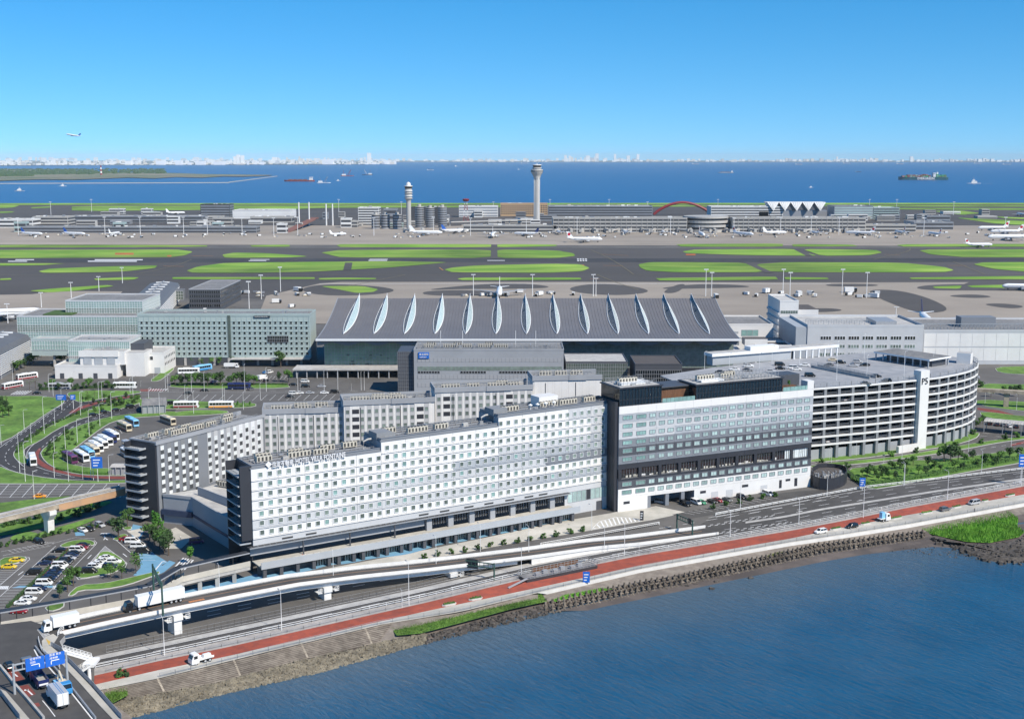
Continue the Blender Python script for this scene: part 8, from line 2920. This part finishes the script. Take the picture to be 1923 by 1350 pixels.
# service vehicles on the aprons
sv = MB()
sv.box(-3.2, -1.2, .5, 1.6, 1.2, 2.9, 0)
sv.box(1.7, -1.15, .5, 3.2, 1.15, 2.3, 1)
sv.box(-2.8, -1.25, 0, 2.8, 1.25, .5, 2)
sv = sv.mesh('service_vehicle', ['t1_white', 'car_glass', 'tyre'])
sv2 = MB()
sv2.box(-2, -1, .3, 2, 1, 1.1, 0)
sv2.box(-1.2, -.9, 1.1, .9, .9, 1.9, 1)
sv2.box(-5.8, -1, .5, -2.6, 1, 2.2, 2)
sv2 = sv2.mesh('baggage_tug', ['car_beige', 't1_white', 't1_metal'])
for i in range(190):
    if i < 150:
        px, py, w_ = rg.uniform(0, 1923), rg.uniform(438, 448), 'before the far terminals'
    else:
        px, py, w_ = rg.choice((rg.uniform(860, 1130), rg.uniform(1400, 1660), rg.uniform(440, 600))), rg.uniform(551, 560), 'on the apron behind the great terminal'
    x, y = P(px, py)
    tug = rg.random() < .35
    o = link('baggage_tug' if tug else 'service_vehicle', sv2 if tug else sv, None, (x, y, .35), rg.uniform(0, 6.28))
    tag(o, f'{"small baggage tug with cart" if tug else "small white service truck"} {w_}', 'service vehicle', 'apron vehicles ' + w_)
for i, (x, y, s) in enumerate(((1597, 550, 1.8), (1440, 551, 1.6), (1500, 556, 1.6), (1640, 560, 1.5), (975, 551, 1.2), (1012, 556, 1.4), (1345, 560, 1.3), (560, 548, 1.5), (520, 570, 1.3), (548, 578, 1.0), (385, 586, 1.0), (340, 588, 1.0))):
    p = P(x, y)
    o = link('service_vehicle', sv, None, (p[0], p[1], .35), i * .8)
    o.scale = (s, s, s)
    tag(o, f'white loading vehicle standing on the near apron, {NTH[i]} noted', 'service vehicle', 'large vehicles on the near apron')
# ---------------------------------------------------------------- aircraft
mt('plane_white', (.78, .79, .8), .35, .03, .2)
mt('plane_grey', (.35, .36, .38), .4, .03, .2)
mt('tail_red', (.45, .015, .03), .4, .05, .2)
mt('tail_navy', (.012, .025, .12), .4, .05, .2)
mt('tail_blue', (.02, .10, .40), .4, .05, .2)
def plane_meshes():
    L, r_ = 54.0, 2.9
    f = MB()
    prof = [(27, .1, -.5), (26, 1.3, -.3), (24, 2.2, -.1), (20, 2.9, 0), (0, 2.9, 0), (-12, 2.9, 0), (-20, 2.0, .8), (-25.5, .8, 1.8), (-27, .25, 2.2)]
    f.rings([[(x, rr * math.cos(6.2832 * i / 14), 5 + dz + rr * math.sin(6.2832 * i / 14)) for i in range(14)] for x, rr, dz in prof])
    wm = MB()
    wm.raw([(7, 2, 3.6), (-3, 2, 3.6), (-9.5, 26, 5.6), (-6.8, 26, 5.6), (7, 2, 4.5), (-3, 2, 4.0), (-9.5, 26, 5.85), (-6.8, 26, 5.9)], [(0, 1, 2, 3), (4, 7, 6, 5), (0, 3, 7, 4), (1, 5, 6, 2), (3, 2, 6, 7)])
    sm = MB()
    sm.raw([(-21, .8, 6.6), (-25, .8, 6.6), (-27.5, 9.5, 7.3), (-25.6, 9.5, 7.3), (-21, .8, 7.0), (-25, .8, 6.9), (-27.5, 9.5, 7.45), (-25.6, 9.5, 7.45)], [(0, 1, 2, 3), (4, 7, 6, 5), (0, 3, 7, 4), (1, 5, 6, 2), (3, 2, 6, 7)])
    tf = MB()
    tf.raw([(-17, -.2, 7.2), (-25.5, -.2, 7.2), (-28.5, -.15, 16.5), (-24.6, -.15, 16.5), (-17, .2, 7.2), (-25.5, .2, 7.2), (-28.5, .15, 16.5), (-24.6, .15, 16.5)], [(0, 3, 2, 1), (4, 5, 6, 7), (0, 4, 7, 3), (1, 2, 6, 5), (3, 7, 6, 2)])
    en_ = MB()
    n = 12
    en_.rings([[(x, 8.5 + rr * math.cos(6.2832 * i / n), 2.4 + rr * math.sin(6.2832 * i / n)) for i in range(n)] for x, rr in ((6.5, 1.2), (6.2, 1.5), (3, 1.5), (.5, .9))])
    gr = MB()
    for x, y in ((20, 0), (-2, 3.2), (-2, -3.2)):
        gr.box(x - .2, y - .2, .5, x + .2, y + .2, 3.2)
        gr.box(x - .9, y - .6, 0, x + .9, y + .6, 1.2)
    cw = MB()
    cw.raw([(25.6, -1.1, 5.5), (25.6, 1.1, 5.5), (24.6, 1.3, 6.6), (24.6, -1.3, 6.6)], [(0, 1, 2, 3)])
    for s_ in (-1, 1): cw.box(-17, s_ * 2.9 - .02, 5.5, 21, s_ * 2.9 + .02, 5.9)
    def mirror(mb):
        q = MB()
        q.v = [(x, -y, z) for x, y, z in mb.v]
        q.f = [tuple(reversed(k)) for k in mb.f]
        q.m = list(mb.m)
        return q
    return dict(f=f.mesh('fuselage', ['plane_white'], True), w=[wm.mesh('wing', ['plane_grey']), mirror(wm).mesh('wing', ['plane_grey'])], s=[sm.mesh('tailplane', ['plane_white']), mirror(sm).mesh('tailplane', ['plane_white'])],
                t=tf.mesh('tail_fin', ['plane_white']), e=[en_.mesh('engine', ['plane_grey'], True), mirror(en_).mesh('engine', ['plane_grey'], True)], g=gr.mesh('landing_gear', ['steel_dark']), c=cw.mesh('window_row', ['car_glass']))
PM = plane_meshes()
crest = MB()
for s_ in (-1, 1): crest.rings([[(-24 + 2.3 * math.cos(6.2832 * i / 16) - .0, s_ * (.22 + .04 * k), 12.2 + 2.3 * math.sin(6.2832 * i / 16)) for i in range(16)] for k in (0, 1)])
crest = crest.mesh('tail_emblem', ['tail_red'])
def plane(px, py, rz, s, tail, label, z=.4, pos=None, pitch=0, group='airliners on the ground', gear=True):
    x, y = pos or P(px, py, z)
    t = T('airliner', label, 'airliner', (x, y, z), rz, group)
    t.scale = (s, s, s)
    t.rotation_euler.y = pitch
    link('fuselage', PM['f'], t)
    for i in (0, 1):
        link('wing', PM['w'][i], t)
        link('tailplane', PM['s'][i], t)
        link('engine', PM['e'][i], t)
    o = link('tail_fin', PM['t'], t)
    if tail in ('tail_navy', 'tail_blue'): setmat(o, tail)
    if tail == 'crest': link('tail_emblem', crest, t)
    if gear: link('landing_gear', PM['g'], t)
    link('window_row', PM['c'], t)
    return t
plane(938, 556, R(-90), .95, 'plain', 'white airliner facing the camera behind the ridge of the great terminal')
plane(1098, 455, R(2), 1.0, 'crest', 'white airliner with red tail emblem taxiing before the domestic terminal')
plane(1838, 464, R(3), .74, 'crest', 'smaller white airliner taxiing at the far right')
plane(1895, 452, R(180), 1.25, 'crest', 'large white airliner with red tail emblem, nearest of the group at the right edge', group='airliners at the right edge')
plane(1890, 440, R(176), 1.0, 'crest', 'white airliner, middle of the group at the right edge', group='airliners at the right edge')
plane(1865, 433, R(178), 1.0, 'crest', 'white airliner, farthest of the group at the right edge', group='airliners at the right edge')
for i, (px, py, a, s, tl) in enumerate(((800, 442, 0, 1.0, 'plain'), (855, 438, 20, .9, 'tail_blue'), (925, 446, -90, 1.0, 'plain'), (988, 443, 160, .8, 'tail_navy'), (1050, 440, 95, .8, 'crest'), (1175, 440, 95, .8, 'crest'), (1245, 440, 85, .8, 'crest'), (1317, 445, -90, 1.0, 'crest'), (1395, 444, -60, .95, 'crest'), (1455, 441, 15, .8, 'plain'),
                                          (1530, 441, 95, .8, 'crest'), (1615, 442, 150, .9, 'crest'), (1690, 440, 95, .8, 'crest'), (60, 443, -20, .8, 'tail_blue'), (140, 443, -20, .8, 'tail_blue'), (330, 403, 30, .8, 'plain'), (635, 443, 40, .6, 'plain'), (215, 442, 80, .7, 'plain'), (1755, 443, 100, .8, 'crest'))):
    plane(px, py, R(a), s, tl, f'parked airliner at the far terminals, {NTH[i]} noted along the gates', group='airliners at the far gates')
plane(1738, 611, R(-100), 1.05, 'tail_navy', 'airliner with dark blue tail fin half hidden behind the white cargo shed')
plane(10, 600, R(20), 1.1, 'plain', 'white airliner cut by the left frame edge on the near apron')
plane(1925, 545, R(170), .8, 'tail_navy', 'dark tailed airliner cut by the right frame edge', group='airliners at the right edge')
plane(1918, 406, R(90), .9, 'tail_navy', 'dark airliner far off at the right edge of the airfield', group='airliners at the right edge')
plane(0, 0, R(176), 1.0, 'tail_blue', 'airliner climbing in the sky at upper left', 205, ((150 - CX) * 4700 / F, 4700), R(-9), 'airliner in the air', False)
# ---------------------------------------------------------------- spit of land, far shore and city
mt('spit', (.20, .17, .13), .95, .2, .004, c2=(.10, .14, .06), thr=(.45, .55), st=(.5, 1, 1))
mt('far_land', (.13, .15, .14), .95, .2, .002)
m = MB()
sheet(m, W([(-400, 317), (60, 317.5), (150, 321), (200, 323.5), (270, 325), (330, 325.5), (380, 327.5), (512, 329), (505, 330.5), (455, 332), (420, 331.5), (380, 334), (330, 333), (290, 335.5), (240, 334), (190, 336), (140, 338), (70, 337.5), (0, 340), (-400, 342)]), 1.2)
tag(m.obj('spit', 'spit'), kind='structure')
m = MB()
m.bar(P(-200, 345.5), P(430, 343), 9, SEA, 1.5)
m.bar(P(430, 342.5), P(520, 331), 9, SEA, 1.5)
tag(m.obj('breakwater', 't1_wall'), 'long pale breakwater wall edging the spit at far left', 'breakwater')
m = MB()
rg = random.Random(5)
for i in range(900):
    x = rg.uniform(-60, 175) if rg.random() < .75 else rg.uniform(175, 310)
    p = P(x, rg.uniform(318, 332 if x < 60 else 328 if x < 175 else 326.5), 1)
    r_, hh_ = rg.uniform(10, 30), rg.uniform(6, 15)
    m.cyl(p[0], p[1], [(r_, 1), (r_ * .9, hh_ * .6), (r_ * .4, hh_)], 6)
tag(m.obj('spit_woodland', 'leaf_c'), kind='stuff')
x, y = P(190, 329)
h = ZT(x, y, 311)
t = T('lattice_tower', 'red and white banded tower on the spit at far left', 'tower', (x, y, 0))
for k in range(5):
    m = MB()
    m.cyl(0, 0, [(9 - k, h * k / 5), (8 - k, h * (k + 1) / 5)], 8)
    m.obj('band', 'red_steel' if k % 2 == 0 else 't1_white', t)
m = MB()
sheet(m, [(-26000, 19700), P(0, 311.5), P(330, 310), P(700, 309), P(742, 306.2), P(745, 304.6), P(1000, 304.8), P(2300, 304.8), (60000, 36000), (60000, 60000), (-60000, 60000)], 3)
tag(m.obj('far_shore', 'far_land'), kind='structure')
CMATS = ['city_white', 'city_grey', 'city_beige']
for k, c in zip(CMATS, ((.80, .80, .80), (.5, .52, .55), (.7, .64, .56))): mt(k, c, .8, .08, .002)
city = []
for i in range(980):
    r_ = rg.random()
    if r_ < .62:
        px = rg.uniform(-20, 742)
        sh = 311.0 - (px / 742) * 2
        py = rg.uniform(300.5, sh) if rg.random() < .75 else sh - rg.uniform(0, 2)
        hp = rg.choice((1.5, 2, 2.5, 3.5, 5)) * rg.uniform(.8, 1.3)
    else:
        px = rg.uniform(742, 1960)
        py = rg.uniform(302.3, 304.4)
        hp = rg.choice((1.5, 2, 3, 4)) * rg.uniform(.8, 1.3)
        if 1050 < px < 1210: hp *= 1.7
    wp = rg.uniform(2, 7)
    city.append((px, py, wp, hp, rg.choice((0, 0, 0, 1, 2))))
for px, py, wp, hp in ((447, 309, 6, 17), (455, 309, 6, 16), (441, 309, 5, 14), (693, 307, 7, 19), (248, 309, 3, 8), (515, 307, 8, 11), (335, 310, 12, 8), (300, 310, 14, 7), (375, 310, 16, 7), (410, 310, 18, 6), (615, 309, 20, 9), (240, 310, 10, 7), (1062, 304, 5, 12), (1070, 304, 4, 11), (1104, 304, 8, 11), (1121, 304, 6, 15), (1155, 304, 4, 14), (1180, 304, 6, 11), (1198, 304, 5, 14), (1572, 304, 3, 9), (1635, 304, 3, 7), (1712, 304, 5, 9)):
    city.append((px, py, wp, hp, 0))
city.sort(key=lambda q: -q[2] * q[3])
unit = [MB().box(-.5, 0, 0, .5, .8, 1).mesh('city_block', [k]) for k in CMATS]
stuff = MB()
for i, (px, py, wp, hp, c) in enumerate(city):
    x, y = P(px, py, 3)
    d = math.hypot(x, y)
    w_, h_ = wp * d / F, hp * d / F
    if i < 300:
        o = link('city_block', unit[c], None, (x, y, 3))
        o.scale = (w_, w_ * 1.2, h_)
        sd_ = 'left' if px < 742 else 'right'
        tag(o, f'{"white" if c == 0 else "grey" if c == 1 else "beige"} city block in the hazy skyline on the {sd_} part of the far shore', 'city block', 'city blocks on the far shore')
    else: stuff.box(x - w_ / 2, y, 3, x + w_ / 2, y + w_, 3 + h_, c)
tag(stuff.obj('far_city', CMATS), kind='stuff')
# ---------------------------------------------------------------- ships
mt('hull_green', (.02, .11, .13), .6, .1, .01)
mt('hull_dark', (.03, .03, .04), .6, .1, .01)
mt('hull_red', (.3, .05, .04), .6, .1, .01)
mt('wake', (.6, .68, .75), .8, .1, .05)
for k, c in (('box_green', (.03, .30, .12)), ('box_red', (.3, .05, .04)), ('box_grey', (.4, .4, .42)), ('box_brown', (.2, .09, .06))): mt(k, c, .7, .1, .01)
def hull(L, B, h, mat, t, bow=1):
    m = MB()
    sec = []
    for f, w_, zk in ((-.5, .8, 0), (-.46, 1, 0), (.3, 1, 0), (.42, .7, .05), (.5, .04, .12)):
        x = f * L * bow
        sec.append([(x, -B / 2 * w_, h * (1 + zk)), (x, -B / 2 * w_ * .85, -1), (x, B / 2 * w_ * .85, -1), (x, B / 2 * w_, h * (1 + zk))])
    m.rings(sec)
    return m.obj('hull', mat, t)
x, y = P(1733, 338, SEA)
t = T('container_ship', 'large container ship with green hull and stacked coloured boxes', 'ship', (x, y, SEA), R(177))
Ls = 86 / F * math.hypot(x, y) * 1.0
hull(Ls, 40, 17, 'hull_green', t)
rg = random.Random(8)
for k in range(17):
    f = -.46 + .9 * k / 17
    if 3 < k < 6: continue
    m = MB()
    nst = rg.choice((4, 5, 5, 6)) if k < 15 else 3
    for tier in range(nst):
        for s_ in range(3):
            m.box(f * Ls + .5, -18 + s_ * 12.2, 17 + tier * 2.7, f * Ls + Ls * .047, -18 + s_ * 12.2 + 12, 17 + tier * 2.7 + 2.6, 0 if k < 4 and rg.random() < .8 else rg.randrange(4))
    m.obj('container_stack', ['box_green', 'box_red', 'box_grey', 'box_brown'], t)
m = MB()
m.box(-.24 * Ls, -19, 17, -.19 * Ls, 19, 42)
m.box(-.235 * Ls, -21, 38, -.2 * Ls, 21, 41)
m.box(-.3 * Ls, -6, 17, -.27 * Ls, 6, 46)
m.obj('bridge', 't1_white', t)
q = link('lettering', text_mesh('EVERGREEN', 19, 'sign_white', 1.0, .2), t, (38, 20.6, 2.0))
q.rotation_euler = (R(90), 0, R(180))
m = MB()
m.box(-68, 20.1, 1, 40, 20.5, 1.5)
m.obj('waterline', 'hull_red', t)
def ship(label, px, py, wpx, kind, bow=1, mat='hull_dark', wake=0):
    x, y = P(px, py, SEA)
    L = wpx / F * math.hypot(x, y)
    t = T('ship' if kind != 'boat' else 'boat', label, 'ship' if kind != 'boat' else 'boat', (x, y, SEA), R(rnd(-6, 6)) + (0 if bow > 0 else math.pi), 'ships on the bay')
    B, h = L * .16, L * .045
    hull(L, B, h, mat, t)
    m = MB()
    if kind == 'cargo':
        m.box(-.44 * L, -B * .4, h, -.34 * L, B * .4, h + L * .1)
        m.box(-.45 * L, -B * .45, h + L * .08, -.35 * L, B * .45, h + L * .1)
        m.obj('bridge', 't1_white', t)
        m = MB()
        for k in range(4): m.box((-.25 + .16 * k) * L, -B * .35, h, (-.13 + .16 * k) * L, B * .35, h + L * .025)
        m.obj('hatch', 'box_brown', t)
    elif kind == 'crane':
        m.box(-.4 * L, -B * .4, h, -.1 * L, B * .4, h + L * .12)
        m.obj('deckhouse', 't1_white', t)
        m = MB()
        m.tube([(0, 0, h), (.3 * L, 0, h + L * .45)], L * .012, 4)
        m.tube([(.12 * L, 0, h), (.3 * L, 0, h + L * .45)], L * .012, 4)
        m.tube([(-.2 * L, 0, h), (-.3 * L, 0, h + L * .4)], L * .014, 4)
        m.obj('derrick', 'red_steel' if mat == 'hull_red' else 't1_metal', t)
    else:
        m.box(-.25 * L, -B * .35, h, .15 * L, B * .35, h + L * .14)
        m.box(-.1 * L, -B * .25, h + L * .14, .08 * L, B * .25, h + L * .24)
        m.tube([(-.02 * L, 0, h + L * .2), (-.02 * L, 0, h + L * .42)], L * .012, 4)
        m.obj('cabin', 't1_white', t)
    if wake:
        m = MB()
        m.face([(-.4 * L, -B * .3, .35), (-.4 * L, B * .3, .35), (-.5 * L - wake * L, B * .9, .35), (-.5 * L - wake * L, -B * .9, .35)])
        m.obj('wake', 'wake', t)
ship('pale cargo ship right of centre on the bay', 1363, 325, 28, 'cargo', -1, 't1_wall')
ship('small dark cargo ship left of the container ship', 1612, 323.5, 11, 'cargo', 1)
ship('white speed boat with wake right of the container ship', 1828, 345, 24, 'boat', -1, 't1_white', .8)
ship('tiny white boat trailing a long wake below the pale cargo ship', 1523, 352.5, 9, 'boat', 1, 't1_white', 20)
ship('small white ship left of the tall tower', 808, 320, 13, 'cargo', 1, 't1_white')
ship('small white boat near the horizon left of the tall tower', 856, 313, 7, 'boat', 1, 't1_white')
ship('tiny white boat beside the tall tower head', 974, 319, 5, 'boat', 1, 't1_white')
ship('white tug in the channel at far left', 118, 350, 13, 'boat', 1, 't1_white', .3)
ship('dark grey work boat at the far left', 37, 359, 17, 'boat', 1, 'box_grey')
ship('long red hulled dredger at the end of the spit', 562, 341, 56, 'cargo', -1, 'hull_red')
ship('white crane barge right of the red dredger', 608, 344, 25, 'crane', 1, 't1_white')
ship('red crane barge near the breakwater light', 652, 331, 24, 'crane', 1, 'hull_red')
ship('grey crane barge right of the red one', 690, 329, 20, 'crane', -1, 'hull_dark')
ship('white work boat below the crane barges', 635, 340, 9, 'boat', 1, 't1_white')
for i, x in enumerate((985, 1306, 1500, 1590, 1690, 1890, 1835)):
    ship(f'tiny distant freighter on the horizon line, {NTH[i]} noted', x, 307.5 + (i % 3), 14, 'cargo', 1, 'box_grey')
# ---------------------------------------------------------------- the air between
hz_m = bpy.data.materials.new('haze_air')
hz_m.use_nodes = True
n_ = hz_m.node_tree.nodes
n_.remove(n_['Principled BSDF'])
pv_ = n_.new('ShaderNodeVolumePrincipled')
pv_.inputs['Color'].default_value = (.74, .89, 1.0, 1)
pv_.inputs['Density'].default_value = 1.4e-5
pv_.inputs['Anisotropy'].default_value = -.25
hz_m.node_tree.links.new(pv_.outputs[0], n_['Material Output'].inputs['Volume'])
m = MB()
m.raw([(x, y, z) for z in (-4.5, 300) for x, y in ((-70000, -2000), (70000, -2000), (70000, 66000), (-70000, 66000))], [(3, 2, 1, 0), (4, 5, 6, 7), (0, 1, 5, 4), (1, 2, 6, 5), (2, 3, 7, 6), (3, 0, 4, 7)])
MATS['haze_air'] = hz_m
tag(m.obj('haze', 'haze_air'), kind='stuff')
